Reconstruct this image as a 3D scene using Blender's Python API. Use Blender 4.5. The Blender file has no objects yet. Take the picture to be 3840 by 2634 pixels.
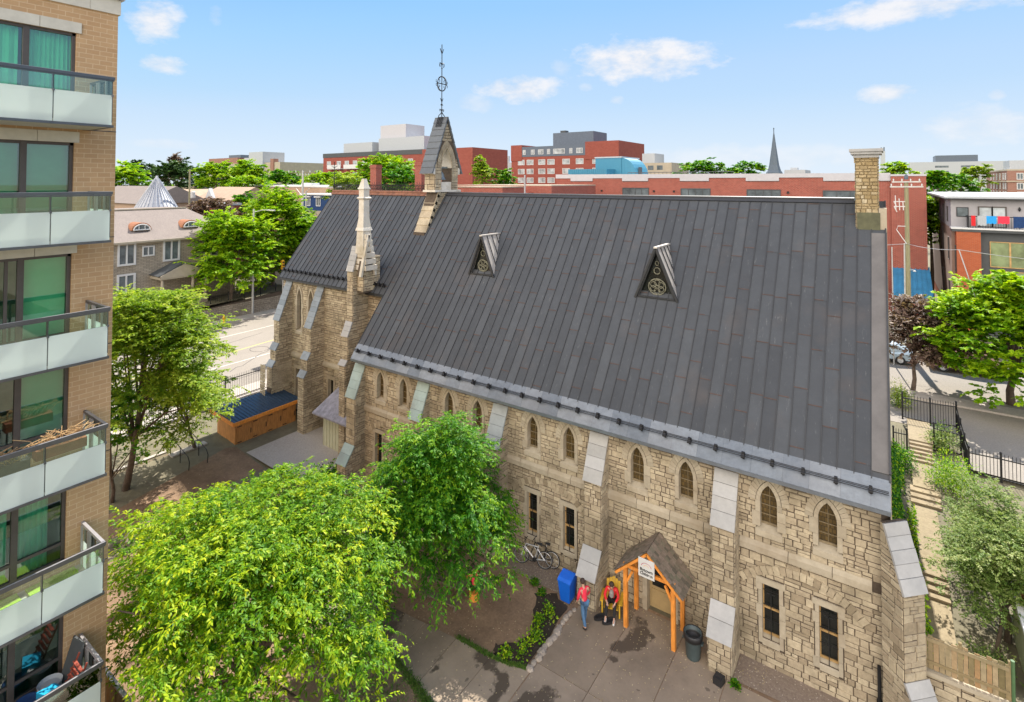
import bpy, bmesh, math, random
import numpy as np
from mathutils import Vector, Matrix
R = math.radians
scene = bpy.context.scene
col = scene.collection

# ------------------------------------------------------------------ camera
cam = bpy.data.cameras.new('camera'); cam_ob = bpy.data.objects.new('camera', cam); col.objects.link(cam_ob)
cam.sensor_width = 36.0
cam.lens = 36.0 * 2021 / 3840
cam.shift_y = -(1317 - 630.1) / 3840
cam.clip_start = 0.1; cam.clip_end = 6000
cam_ob.location = (0, 0, 17.0)
cam_ob.rotation_euler = (R(91.5), 0, R(34.7))
scene.camera = cam_ob
scene.view_settings.view_transform = 'Standard'
scene.view_settings.look = 'None'
scene.view_settings.exposure = 1.05
scene.view_settings.gamma = 1.0
scene.view_settings.use_curve_mapping = False
scene.render.resolution_x = 1024; scene.render.resolution_y = 702

# ------------------------------------------------------------------ sun and sky
SUN_EL = 50.0
SUN_AZ = -9.0      # degrees from +Y towards +X (negative: towards -X)
sun = bpy.data.lights.new('sun', 'SUN'); sun.energy = 4.7; sun.angle = R(0.5); sun.color = (1.0, 0.95, 0.86)
sun_ob = bpy.data.objects.new('sun', sun); col.objects.link(sun_ob)
sd = Vector((math.sin(R(SUN_AZ)) * math.cos(R(SUN_EL)), math.cos(R(SUN_AZ)) * math.cos(R(SUN_EL)), math.sin(R(SUN_EL))))
sun_ob.rotation_euler = sd.to_track_quat('Z', 'Y').to_euler()
sun_ob.location = (0, 0, 60)

world = bpy.data.worlds.new('World'); scene.world = world; world.use_nodes = True
wt = world.node_tree; wn = wt.nodes; wl = wt.links
for n in list(wn): wn.remove(n)
w_out = wn.new('ShaderNodeOutputWorld'); w_bg = wn.new('ShaderNodeBackground')
w_sky = wn.new('ShaderNodeTexSky'); w_sky.sky_type = 'NISHITA'; w_sky.sun_disc = False
w_sky.sun_elevation = R(SUN_EL); w_sky.sun_rotation = R(SUN_AZ)
w_sky.altitude = 100; w_sky.air_density = 1.15; w_sky.dust_density = 0.25; w_sky.ozone_density = 2.2
w_bg.inputs['Strength'].default_value = 0.15
def wmath(op, a, b=None, c=None, clamp=False, clamp2=False):
    clamp = clamp or clamp2
    n = wn.new('ShaderNodeMath'); n.operation = op; n.use_clamp = clamp
    for i, x in enumerate((a, b, c)):
        if x is None: continue
        if isinstance(x, (int, float)): n.inputs[i].default_value = x
        else: wl.new(x, n.inputs[i])
    return n.outputs[0]
w_tc = wn.new('ShaderNodeTexCoord'); w_sep = wn.new('ShaderNodeSeparateXYZ'); wl.new(w_tc.outputs['Generated'], w_sep.inputs[0])
w_az = wmath('ARCTAN2', w_sep.outputs[0], w_sep.outputs[1]); w_el = wmath('ARCSINE', w_sep.outputs[2])
w_n1 = wn.new('ShaderNodeTexNoise'); w_n1.inputs['Scale'].default_value = 17; w_n1.inputs['Detail'].default_value = 7; w_n1.inputs['Roughness'].default_value = 0.62
w_map = wn.new('ShaderNodeMapping'); w_map.inputs['Scale'].default_value = (1, 1, 2.0)
wl.new(w_tc.outputs['Generated'], w_map.inputs[0]); wl.new(w_map.outputs[0], w_n1.inputs[0])
w_noise = wmath('SUBTRACT', w_n1.outputs[0], 0.5)
# (azimuth from +Y, elevation, half width, half height, opacity) in degrees: fair-weather cumulus
CLOUDS = [(-68.4, 14.0, 1.9, 1.7, .95), (-67.9, 10.4, 1.7, .7, .85), (-63.6, 15.3, .65, .75, .35), (-21.2, 12.6, 6.7, 1.9, 1.0),
          (-34.1, 9.9, 4.0, 1.3, .9), (-38.5, 8.3, 2.1, .85, .4), (-29.4, 12.0, 1.2, .7, .35), (-23.7, 8.5, .7, .45, .4), (-26.8, 9.9, .65, .4, .3),
          (.4, 7.7, 2.0, .75, .85), (7.4, 6.9, .5, .4, .5), (2.5, 14.7, 7.6, 1.2, .95), (6.4, 4.5, 3.5, 1.35, .5), (-67.7, 3.4, 2.3, .4, .3),
          (-10.9, 2.3, 11.8, 1.1, .35), (-42.2, .9, 13.8, .7, .15)]
mask = None
for az, el, aw, eh, op in CLOUDS:
    dx = wmath('DIVIDE', wmath('SUBTRACT', w_az, R(az)), R(aw * 1.25)); dy = wmath('DIVIDE', wmath('SUBTRACT', w_el, R(el)), R(eh * 1.3))
    d2 = wmath('ADD', wmath('MULTIPLY', dx, dx), wmath('MULTIPLY', dy, dy))
    v = wmath('MULTIPLY_ADD', w_noise, 3.2, wmath('SUBTRACT', 0.95, d2))
    v = wmath('MULTIPLY', wmath('SMOOTH_MIN', wmath('MAXIMUM', wmath('MULTIPLY', v, 0.95), 0.0), 1.0, 0.35), op)
    mask = v if mask is None else wmath('MAXIMUM', mask, v)
# physical sky evened out by an elevation gradient, plus bright cloud banks added out of view, opposite the sun, to lift the shaded side
w_ramp = wn.new('ShaderNodeValToRGB'); wl.new(wmath('MULTIPLY_ADD', w_sep.outputs[2], 1.0, 0.0, True), w_ramp.inputs[0])
e = w_ramp.color_ramp.elements
while len(e) < 5: e.new(.5)
for i, (p_, c_) in enumerate(((0.0, (.74, .86, .97)), (.05, (.66, .82, .97)), (.15, (.44, .695, .98)), (.31, (.27, .56, 1.0)), (1.0, (.16, .36, .80)))):
    e[i].position = p_; e[i].color = (*c_, 1)
def wmix(f, a, b, mode='MIX'):
    n = wn.new('ShaderNodeMix'); n.data_type = 'RGBA'; n.blend_type = mode
    for k, x in ((0, f), (6, a), (7, b)):
        if hasattr(x, 'node'): wl.new(x, n.inputs[k])
        elif k == 0: n.inputs[0].default_value = x
        else: n.inputs[k].default_value = (*x, 1)
    return n.outputs[2]
w_grad = wmix(1.0, w_ramp.outputs[0], (3.05, 3.05, 3.1), 'MULTIPLY')
w_lo = wmix(1.0, w_sky.outputs[0], (4.5, 4.5, 4.5), 'DARKEN')
w_base = wmix(0.88, w_lo, w_grad)
w_cc = wmix(wmath('MULTIPLY_ADD', w_n1.outputs[0], -2.6, 1.55, True), (3.22, 3.12, 3.10), (2.55, 2.56, 2.68))
w_c = wmix(wmath('MULTIPLY', mask, 0.9, clamp=True), w_base, w_cc)
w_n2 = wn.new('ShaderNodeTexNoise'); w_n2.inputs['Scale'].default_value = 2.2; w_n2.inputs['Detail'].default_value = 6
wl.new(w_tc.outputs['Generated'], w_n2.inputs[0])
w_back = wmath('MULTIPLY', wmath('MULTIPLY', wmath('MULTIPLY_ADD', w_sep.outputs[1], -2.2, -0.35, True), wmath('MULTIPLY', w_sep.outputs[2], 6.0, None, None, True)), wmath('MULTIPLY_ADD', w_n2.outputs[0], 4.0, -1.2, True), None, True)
w_c = wmix(w_back, w_c, (14.5, 13.2, 11.6))  # added cloud brightness behind the camera, fills the shaded walls
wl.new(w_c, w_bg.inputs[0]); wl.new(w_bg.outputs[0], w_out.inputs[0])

# ------------------------------------------------------------------ helpers
ORG = {}
def tag(o, label=None, cat=None, group=None, kind=None):
    if label: o['label'] = label
    if cat: o['category'] = cat
    if group: o['group'] = group
    if kind: o['kind'] = kind
    return o
def empty(name, loc, label, cat, group=None):
    o = bpy.data.objects.new(name, None); col.objects.link(o); o.location = loc; o.empty_display_size = .3
    ORG[o.name] = Vector(loc); tag(o, label, cat, group); return o
def copy_tree(o, parent=None):
    c = o.copy(); col.objects.link(c); c.parent = parent
    ORG[c.name] = ORG.get(o.name, Vector((0, 0, 0)))
    for ch in list(o.children): copy_tree(ch, c)
    return c
class MB:
    def __init__(s): s.v = []; s.f = []; s.m = []; s.t = []
    def poly(s, pts, t=.5, m=0):
        i = len(s.v); s.v += [tuple(p) for p in pts]; s.f.append(tuple(range(i, i + len(pts)))); s.m.append(m); s.t.append(t)
    def faces(s, vs, fs, t=.5, m=0):
        i = len(s.v); s.v += [tuple(p) for p in vs]
        for f in fs: s.f.append(tuple(i + k for k in f)); s.m.append(m); s.t.append(t)
    def box(s, a, b, t=.5, m=0):
        x0, y0, z0 = a; x1, y1, z1 = b
        if x0 > x1: x0, x1 = x1, x0
        if y0 > y1: y0, y1 = y1, y0
        if z0 > z1: z0, z1 = z1, z0
        s.faces([(x0, y0, z0), (x1, y0, z0), (x1, y1, z0), (x0, y1, z0), (x0, y0, z1), (x1, y0, z1), (x1, y1, z1), (x0, y1, z1)],
                [(0, 3, 2, 1), (4, 5, 6, 7), (0, 1, 5, 4), (1, 2, 6, 5), (2, 3, 7, 6), (3, 0, 4, 7)], t, m)
    def bar(s, p, q, w, h=None, t=.5, m=0, up=(0, 0, 1)):
        h = h or w; p = Vector(p); q = Vector(q); d = (q - p).normalized(); u = Vector(up)
        if abs(d.dot(u)) > .97: u = Vector((0, 1, 0))
        sx = d.cross(u).normalized() * w / 2; sy = sx.cross(d).normalized() * h / 2
        s.faces([p - sx - sy, p + sx - sy, p + sx + sy, p - sx + sy, q - sx - sy, q + sx - sy, q + sx + sy, q - sx + sy],
                [(0, 1, 2, 3), (7, 6, 5, 4), (4, 5, 1, 0), (5, 6, 2, 1), (6, 7, 3, 2), (7, 4, 0, 3)], t, m)
    def tube(s, pts, rads, n=8, t=.5, m=0, cap=True):
        pts = [Vector(p) for p in pts]
        if isinstance(rads, (int, float)): rads = [rads] * len(pts)
        vs = []; fs = []
        for i, p in enumerate(pts):
            d = (pts[min(i + 1, len(pts) - 1)] - pts[max(i - 1, 0)]).normalized()
            u = Vector((0, 0, 1)) if abs(d.z) < .9 else Vector((1, 0, 0))
            a = d.cross(u).normalized(); b = a.cross(d)
            for k in range(n):
                c = 2 * math.pi * k / n; vs.append(p + (a * math.cos(c) + b * math.sin(c)) * rads[i])
        for i in range(len(pts) - 1):
            for k in range(n):
                k2 = (k + 1) % n; fs.append((i * n + k, i * n + k2, (i + 1) * n + k2, (i + 1) * n + k))
        if cap:
            fs.append(tuple(range(n))[::-1]); fs.append(tuple((len(pts) - 1) * n + k for k in range(n)))
        s.faces(vs, fs, t, m)
    def lathe(s, c, prof, n=16, t=.5, m=0, sx=1, sy=1):
        vs = []; fs = []
        for r, z in prof:
            for k in range(n):
                a = 2 * math.pi * k / n; vs.append((c[0] + r * math.cos(a) * sx, c[1] + r * math.sin(a) * sy, c[2] + z))
        for i in range(len(prof) - 1):
            for k in range(n):
                k2 = (k + 1) % n; fs.append((i * n + k, i * n + k2, (i + 1) * n + k2, (i + 1) * n + k))
        fs.append(tuple(range(n))[::-1]); fs.append(tuple((len(prof) - 1) * n + k for k in range(n)))
        s.faces(vs, fs, t, m)
    def extrude(s, poly, off, t=.5, m=0):
        off = Vector(off); a = [Vector(p) for p in poly]; b = [p + off for p in a]; n = len(a)
        s.faces(a + b, [tuple(range(n))[::-1], tuple(range(n, 2 * n))] + [(i, (i + 1) % n, n + (i + 1) % n, n + i) for i in range(n)], t, m)
    def build(s, name, mats, parent=None, smooth=False, fix=True):
        o_ = ORG.get(parent.name, Vector((0, 0, 0))) if parent else Vector((0, 0, 0))
        me = bpy.data.meshes.new(name)
        me.from_pydata([(x - o_.x, y - o_.y, z - o_.z) for x, y, z in s.v], [], s.f)
        if not isinstance(mats, (list, tuple)): mats = [mats]
        for m in mats: me.materials.append(m)
        me.polygons.foreach_set('material_index', s.m)
        a = me.attributes.new('tint', 'FLOAT', 'FACE'); a.data.foreach_set('value', s.t)
        if fix:
            bm = bmesh.new(); bm.from_mesh(me); bmesh.ops.recalc_face_normals(bm, faces=bm.faces); bm.to_mesh(me); bm.free()
        if smooth: me.polygons.foreach_set('use_smooth', [True] * len(me.polygons))
        me.update()
        ob = bpy.data.objects.new(name, me); col.objects.link(ob)
        if parent: ob.parent = parent
        ORG[ob.name] = o_
        return ob
def top(mb, name, mats, label, cat, group=None, smooth=False):
    o = mb.build(name, mats, None, smooth); tag(o, label, cat, group)
    # put the origin at the base of the thing
    co = np.array([v.co[:] for v in o.data.vertices]); c = Vector(((co[:, 0].min() + co[:, 0].max()) / 2, (co[:, 1].min() + co[:, 1].max()) / 2, co[:, 2].min()))
    o.data.transform(Matrix.Translation(-c)); o.location = c; ORG[o.name] = c
    return o
def struct(mb, name, mats, kind='structure', label=None):
    o = mb.build(name, mats); o['kind'] = kind
    if label: o['label'] = label
    return o

# ------------------------------------------------------------------ materials
def newmat(name):
    m = bpy.data.materials.new(name); m.use_nodes = True; nt = m.node_tree
    return m, nt, nt.nodes['Principled BSDF']
def N(nt, typ, **kw):
    n = nt.nodes.new(typ)
    for k, v in kw.items():
        if k.startswith('i_'): n.inputs[k[2:].replace('_', ' ')].default_value = v
        else: setattr(n, k, v)
    return n
def ramp(nt, fac, cols, pos=None):
    r = nt.nodes.new('ShaderNodeValToRGB'); e = r.color_ramp.elements
    pos = pos or [i / (len(cols) - 1) for i in range(len(cols))]
    while len(e) < len(cols): e.new(.5)
    for i, c in enumerate(cols): e[i].position = pos[i]; e[i].color = (*c, 1)
    nt.links.new(fac, r.inputs[0]); return r.outputs[0]
def mixc(nt, fac, a, b, mode='MIX'):
    n = nt.nodes.new('ShaderNodeMix'); n.data_type = 'RGBA'; n.blend_type = mode
    for i, x in ((0, fac), (6, a), (7, b)):
        if hasattr(x, 'node'): nt.links.new(x, n.inputs[i])
        elif i == 0: n.inputs[0].default_value = x
        else: n.inputs[i].default_value = (*x, 1)
    return n.outputs[2]
def noise(nt, scale, detail=4, rough=.6, stretch=None):
    tc = N(nt, 'ShaderNodeTexCoord'); n = N(nt, 'ShaderNodeTexNoise'); n.inputs['Scale'].default_value = scale
    n.inputs['Detail'].default_value = detail; n.inputs['Roughness'].default_value = rough
    if stretch:
        mp = N(nt, 'ShaderNodeMapping'); mp.inputs['Scale'].default_value = stretch; nt.links.new(tc.outputs['Object'], mp.inputs[0]); nt.links.new(mp.outputs[0], n.inputs[0])
    else: nt.links.new(tc.outputs['Object'], n.inputs[0])
    return n.outputs[0]
def bump(nt, bs, h, dist=.02, st=.6):
    b = N(nt, 'ShaderNodeBump'); b.inputs['Distance'].default_value = dist; b.inputs['Strength'].default_value = st
    nt.links.new(h, b.inputs['Height']); nt.links.new(b.outputs[0], bs.inputs['Normal'])
def simple(name, c, rough=.7, metal=0, var=.18, scale=3, bmp=0, spec=None, stretch=None):
    m, nt, bs = newmat(name)
    n = noise(nt, scale, 5, .65, stretch)
    lo = tuple(max(0, x * (1 - var)) for x in c); hi = tuple(min(1, x * (1 + var)) for x in c)
    nt.links.new(ramp(nt, n, [lo, hi], [.3, .7]), bs.inputs['Base Color'])
    bs.inputs['Roughness'].default_value = rough; bs.inputs['Metallic'].default_value = metal
    if spec is not None: bs.inputs['Specular IOR Level'].default_value = spec
    if bmp: bump(nt, bs, noise(nt, scale * 6, 4), bmp)
    return m
def tinted(name, cols, rough=.85, nscale=8, namt=.5, dirt=None, bmp=.01, metal=0, dscale=.6):
    """colour picked per face from the 'tint' attribute, broken up by noise"""
    m, nt, bs = newmat(name)
    at = N(nt, 'ShaderNodeAttribute', attribute_name='tint')
    c = ramp(nt, at.outputs['Fac'], cols)
    n = noise(nt, nscale, 6, .7)
    g = ramp(nt, n, [(.5 + .0 - namt * .35,) * 3, (.5 + namt * .35,) * 3], [.3, .7])
    c = mixc(nt, namt, c, g, 'OVERLAY')
    if dirt:
        d = ramp(nt, noise(nt, dscale, 6, .62), [(0, 0, 0), (1, 1, 1)], [.48, .72])
        c = mixc(nt, d, c, dirt)
    nt.links.new(c, bs.inputs['Base Color']); bs.inputs['Roughness'].default_value = rough; bs.inputs['Metallic'].default_value = metal
    if bmp: bump(nt, bs, noise(nt, nscale * 3, 5, .7), bmp, .7)
    return m
def brickmat(name, c1, c2, mortar, sx=.21, sy=.075, msize=.012, rough=.85, bmp=.004, var=.5):
    m, nt, bs = newmat(name)
    tc = N(nt, 'ShaderNodeTexCoord'); sp = N(nt, 'ShaderNodeSeparateXYZ'); nt.links.new(tc.outputs['Object'], sp.inputs[0])
    ad = N(nt, 'ShaderNodeMath', operation='ADD'); nt.links.new(sp.outputs[0], ad.inputs[0]); nt.links.new(sp.outputs[1], ad.inputs[1])
    cb = N(nt, 'ShaderNodeCombineXYZ'); nt.links.new(ad.outputs[0], cb.inputs[0]); nt.links.new(sp.outputs[2], cb.inputs[1])
    b = N(nt, 'ShaderNodeTexBrick'); nt.links.new(cb.outputs[0], b.inputs['Vector'])
    b.inputs['Scale'].default_value = 1; b.inputs['Brick Width'].default_value = sx; b.inputs['Row Height'].default_value = sy
    b.inputs['Mortar Size'].default_value = msize; b.inputs['Color1'].default_value = (*c1, 1); b.inputs['Color2'].default_value = (*c2, 1)
    b.inputs['Mortar'].default_value = (*mortar, 1); b.inputs['Bias'].default_value = 0; b.inputs['Mortar Smooth'].default_value = .3
    g = ramp(nt, noise(nt, .7, 6, .7), [(.36,) * 3, (.62,) * 3], [.3, .7])
    nt.links.new(mixc(nt, var, b.outputs[0], g, 'OVERLAY'), bs.inputs['Base Color']); bs.inputs['Roughness'].default_value = rough
    bs.inputs['Specular IOR Level'].default_value = .2
    inv = N(nt, 'ShaderNodeMath', operation='SUBTRACT'); inv.inputs[0].default_value = 1; nt.links.new(b.outputs['Fac'], inv.inputs[1])
    bump(nt, bs, inv.outputs[0], bmp, .5)
    return m
def leafmat(name, cols, trans=.45, rough=.55):
    m, nt, bs = newmat(name); nt.nodes.remove(bs)
    at = N(nt, 'ShaderNodeAttribute', attribute_name='tint')
    c = ramp(nt, at.outputs['Fac'], cols)
    d = N(nt, 'ShaderNodeBsdfPrincipled'); d.inputs['Roughness'].default_value = rough; d.inputs['Specular IOR Level'].default_value = .3
    t = N(nt, 'ShaderNodeBsdfTranslucent'); mx = N(nt, 'ShaderNodeMixShader'); mx.inputs[0].default_value = trans
    nt.links.new(c, d.inputs['Base Color'])
    nt.links.new(mixc(nt, 1.0, c, (1.0, 1.0, .45), 'MULTIPLY'), t.inputs['Color'])
    nt.links.new(d.outputs[0], mx.inputs[1]); nt.links.new(t.outputs[0], mx.inputs[2])
    nt.links.new(mx.outputs[0], nt.nodes['Material Output'].inputs[0])
    return m
def glassmat(name, tintc, mix=.35, rough=.02):
    """clear glass: tinted transparency with a mirror coat"""
    m, nt, bs = newmat(name); nt.nodes.remove(bs)
    t = N(nt, 'ShaderNodeBsdfTransparent'); t.inputs[0].default_value = (*tintc, 1)
    g = N(nt, 'ShaderNodeBsdfGlossy'); g.inputs['Roughness'].default_value = rough; g.inputs['Color'].default_value = (.9, .95, .92, 1)
    f = N(nt, 'ShaderNodeFresnel'); f.inputs[0].default_value = 1.6
    ad = N(nt, 'ShaderNodeMath', operation='ADD', use_clamp=True); nt.links.new(f.outputs[0], ad.inputs[0]); ad.inputs[1].default_value = mix
    mx = N(nt, 'ShaderNodeMixShader'); nt.links.new(ad.outputs[0], mx.inputs[0]); nt.links.new(t.outputs[0], mx.inputs[1]); nt.links.new(g.outputs[0], mx.inputs[2])
    nt.links.new(mx.outputs[0], nt.nodes['Material Output'].inputs[0]); return m
def frostmat(name, c, trans=.35, clear=.1):
    m, nt, bs = newmat(name)
    bs.inputs['Base Color'].default_value = (*c, 1); bs.inputs['Roughness'].default_value = .3
    t = N(nt, 'ShaderNodeBsdfTranslucent'); t.inputs[0].default_value = (*c, 1)
    tr = N(nt, 'ShaderNodeBsdfTransparent'); tr.inputs[0].default_value = (.9, 1, .97, 1)
    a = N(nt, 'ShaderNodeMixShader'); a.inputs[0].default_value = trans; b = N(nt, 'ShaderNodeMixShader'); b.inputs[0].default_value = clear
    nt.links.new(bs.outputs[0], a.inputs[1]); nt.links.new(t.outputs[0], a.inputs[2])
    nt.links.new(a.outputs[0], b.inputs[1]); nt.links.new(tr.outputs[0], b.inputs[2])
    nt.links.new(b.outputs[0], nt.nodes['Material Output'].inputs[0]); return m

M = {}
M['stone'] = tinted('rubble_stone', [(.24, .19, .125), (.34, .275, .19), (.405, .335, .235), (.48, .405, .285), (.35, .285, .20)], .92, 9, .55, (.20, .165, .11), .012)
M['stone_side'] = M['stone']
M['mortar'] = simple('dark_mortar', (.085, .063, .045), .95, var=.35, scale=6)
M['dressed'] = tinted('dressed_limestone', [(.33, .285, .215), (.42, .365, .275), (.37, .315, .24)], .85, 7, .4, (.27, .215, .145), .006)
M['slab'] = tinted('weathering_slab', [(.31, .305, .295), (.41, .405, .40), (.36, .35, .335)], .7, 5, .35, (.30, .30, .30), .005)
M['slab_green'] = tinted('copper_green_slab', [(.27, .36, .35), (.34, .43, .42), (.30, .38, .36)], .6, 5, .35, (.22, .25, .24), .004)
M['slab_blue'] = tinted('blue_slate_slab', [(.15, .18, .21), (.24, .27, .30), (.19, .22, .25)], .6, 6, .35, (.12, .13, .14), .004)
M['white_stone'] = tinted('pale_limestone', [(.50, .47, .41), (.62, .58, .52), (.55, .51, .44)], .8, 6, .4, (.36, .31, .22), .008)
# roof sheet
def roofmat():
    m, nt, bs = newmat('slate_grey_metal_roof')
    at = N(nt, 'ShaderNodeAttribute', attribute_name='tint')
    c = ramp(nt, at.outputs['Fac'], [(.040, .044, .051), (.051, .056, .064), (.062, .068, .077), (.082, .089, .099)])
    n = noise(nt, 1.3, 8, .72); c = mixc(nt, .55, c, ramp(nt, n, [(.38,) * 3, (.60,) * 3], [.3, .7]), 'OVERLAY')
    # pale scuffs and rusty runs with a shape of their own
    sc = noise(nt, 7, 8, .75, (1.6, .35, .35)); sm = ramp(nt, sc, [(0,) * 3, (1,) * 3], [.60, .74])
    c = mixc(nt, sm, c, (.16, .165, .165))
    rs = ramp(nt, noise(nt, .45, 5, .6), [(0,) * 3, (.35,) * 3], [.55, .78]); c = mixc(nt, rs, c, (.125, .095, .078))
    nt.links.new(c, bs.inputs['Base Color']); bs.inputs['Roughness'].default_value = .62; bs.inputs['Specular IOR Level'].default_value = .35
    bump(nt, bs, noise(nt, 2.0, 6, .6), .03, .35); return m
M['roof'] = roofmat()
M['seam'] = simple('dark_roof_seam', (.026, .028, .033), .5, var=.2)
M['lap'] = simple('rusty_lap_joint', (.085, .048, .036), .8, var=.4, scale=5)
M['flash'] = tinted('zinc_eaves_flashing', [(.10, .12, .15), (.145, .168, .20), (.19, .21, .238)], .34, 4, .5, (.14, .155, .18), .02, metal=.35)
M['iron'] = simple('black_iron', (.018, .018, .02), .55, .3, .3)
M['rust'] = simple('rusty_ridge_metal', (.20, .085, .05), .8, var=.45, scale=4)
M['amber'] = brickmat('leaded_amber_glazing', (.125, .082, .03), (.075, .052, .022), (.035, .028, .02), .11, .15, .009, .3, 0, .8)
M['darkglass'] = simple('dark_window_glass', (.012, .014, .013), .12, var=.5, scale=2, spec=.6)
M['pinewood'] = simple('yellow_window_wood', (.42, .26, .10), .7, var=.25, scale=4)
M['orangewood'] = simple('orange_stained_timber', (.68, .25, .04), .6, var=.28, scale=5, bmp=.004, stretch=(3, 3, .6))
M['cedar'] = simple('cedar_boards', (.42, .19, .055), .7, var=.4, scale=4, bmp=.004, stretch=(6, 6, .5))
M['shake'] = tinted('weathered_wood_shingle', [(.10, .085, .06), (.17, .13, .095), (.22, .165, .125), (.13, .12, .08)], .9, 12, .6, None, .01)
M['bluemetal'] = simple('navy_corrugated_metal', (.025, .05, .088), .4, .2, .2)
M['creamboard'] = simple('pale_cream_boards', (.50, .50, .37), .8, var=.15, scale=5, stretch=(5, 5, .6))
M['concrete'] = None
M['gravel'] = None
def groundmat(name, cols, scales, rough=.95, specks=None, bmp=.03, pos=None):
    m, nt, bs = newmat(name)
    c = ramp(nt, noise(nt, scales[0], 8, .68), cols, pos)
    g = ramp(nt, noise(nt, scales[1], 6, .75), [(.34,) * 3, (.64,) * 3], [.3, .7]); c = mixc(nt, .7, c, g, 'OVERLAY')
    if specks:
        tc = N(nt, 'ShaderNodeTexCoord'); v = N(nt, 'ShaderNodeTexVoronoi'); v.inputs['Scale'].default_value = specks[1]; nt.links.new(tc.outputs['Object'], v.inputs[0])
        lt = N(nt, 'ShaderNodeMath', operation='LESS_THAN'); nt.links.new(v.outputs['Distance'], lt.inputs[0]); lt.inputs[1].default_value = specks[2]
        c = mixc(nt, lt.outputs[0], c, specks[0])
    nt.links.new(c, bs.inputs['Base Color']); bs.inputs['Roughness'].default_value = rough; bs.inputs['Specular IOR Level'].default_value = .25
    bump(nt, bs, noise(nt, scales[1] * 2, 6, .75), bmp, .8); return m
M['dirt'] = groundmat('bare_earth', [(.13, .085, .055), (.25, .165, .105), (.38, .26, .165)], (.35, 9), specks=((.6, .52, .4), 5.5, .07), pos=[.3, .5, .7])
M['mulch'] = groundmat('dark_mulch', [(.018, .014, .011), (.05, .038, .028), (.09, .065, .045)], (1.5, 14), bmp=.05)
M['gravel'] = groundmat('brown_gravel', [(.15, .11, .085), (.27, .21, .165), (.42, .35, .29)], (10, 22), bmp=.05, specks=((.55, .49, .42), 9, .16))
def concretemat():
    m, nt, bs = newmat('stained_concrete')
    at = N(nt, 'ShaderNodeAttribute', attribute_name='tint')
    c = ramp(nt, at.outputs['Fac'], [(.225, .172, .122), (.31, .24, .172), (.26, .20, .145)])
    g = ramp(nt, noise(nt, .5, 9, .68), [(.30,) * 3, (.66,) * 3], [.3, .7]); c = mixc(nt, .8, c, g, 'OVERLAY')
    st = ramp(nt, noise(nt, .55, 5, .55, (1, .8, 1)), [(0,) * 3, (1,) * 3], [.60, .625]); c = mixc(nt, st, c, (.085, .062, .042))
    st2 = ramp(nt, noise(nt, 3.1, 3, .5), [(0,) * 3, (.8,) * 3], [.70, .72]); c = mixc(nt, st2, c, (.11, .085, .062))
    nt.links.new(c, bs.inputs['Base Color']); bs.inputs['Roughness'].default_value = .85
    bump(nt, bs, noise(nt, 12, 6, .7), .012, .6); return m
M['concrete'] = concretemat()
M['pathstone'] = groundmat('pale_path_paving', [(.20, .16, .10), (.28, .225, .145), (.32, .265, .175)], (.8, 9), bmp=.01)
M['asphalt'] = groundmat('worn_asphalt', [(.215, .188, .16), (.265, .235, .20), (.31, .275, .235)], (.25, 16), bmp=.008)
M['walk'] = groundmat('concrete_sidewalk', [(.36, .32, .28), (.42, .375, .33), (.47, .425, .37)], (.5, 12), bmp=.006)
M['earth'] = groundmat('city_ground', [(.10, .115, .05), (.17, .15, .10), (.24, .21, .16)], (.05, 2), bmp=.02)
M['grass'] = leafmat('grass_blades', [(.05, .13, .02), (.10, .20, .03), (.16, .24, .05)], .3)
M['yellowline'] = simple('yellow_road_paint', (.62, .50, .10), .8, var=.2)
M['whiteline'] = simple('white_road_paint', (.62, .58, .52), .8, var=.25)
M['crack'] = simple('tar_seal', (.07, .06, .055), .8)
M['bark'] = simple('grey_brown_bark', (.13, .095, .07), .95, var=.4, scale=6, bmp=.02)
M['palebark'] = simple('pale_branch_bark', (.36, .30, .235), .9, var=.3, scale=6)
# apartment tower
M['tanbrick'] = brickmat('tan_brick', (.46, .285, .15), (.51, .325, .175), (.60, .43, .27), .30, .125, .009, var=.3)
M['lintel'] = simple('pale_precast_stone', (.56, .52, .44), .85, var=.08, scale=4)
M['bronze'] = simple('bronze_window_frame', (.085, .07, .062), .5, .2, .15)
M['rail'] = simple('grey_metal_rail', (.11, .115, .125), .35, .6, .15)
M['railpale'] = simple('pale_metal_edge', (.42, .40, .40), .4, .4, .12)
M['gglass'] = glassmat('green_tinted_glass', (.25, .72, .50), .12)
M['clear'] = glassmat('clear_balcony_glass', (.80, .90, .85), .05)
M['frost'] = frostmat('frosted_glass', (.80, .86, .83), .5, .10)
M['curtain'] = simple('white_curtain', (.80, .82, .78), .9, var=.05)
M['blind'] = simple('roller_blind', (.62, .70, .60), .9, var=.05)
M['room'] = simple('room_interior', (.22, .22, .20), .9)
M['soffit'] = simple('balcony_concrete', (.42, .40, .36), .85, var=.1)
M['turf'] = simple('bright_artificial_turf', (.30, .46, .04), .9, var=.3, scale=30, bmp=.01)
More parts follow.
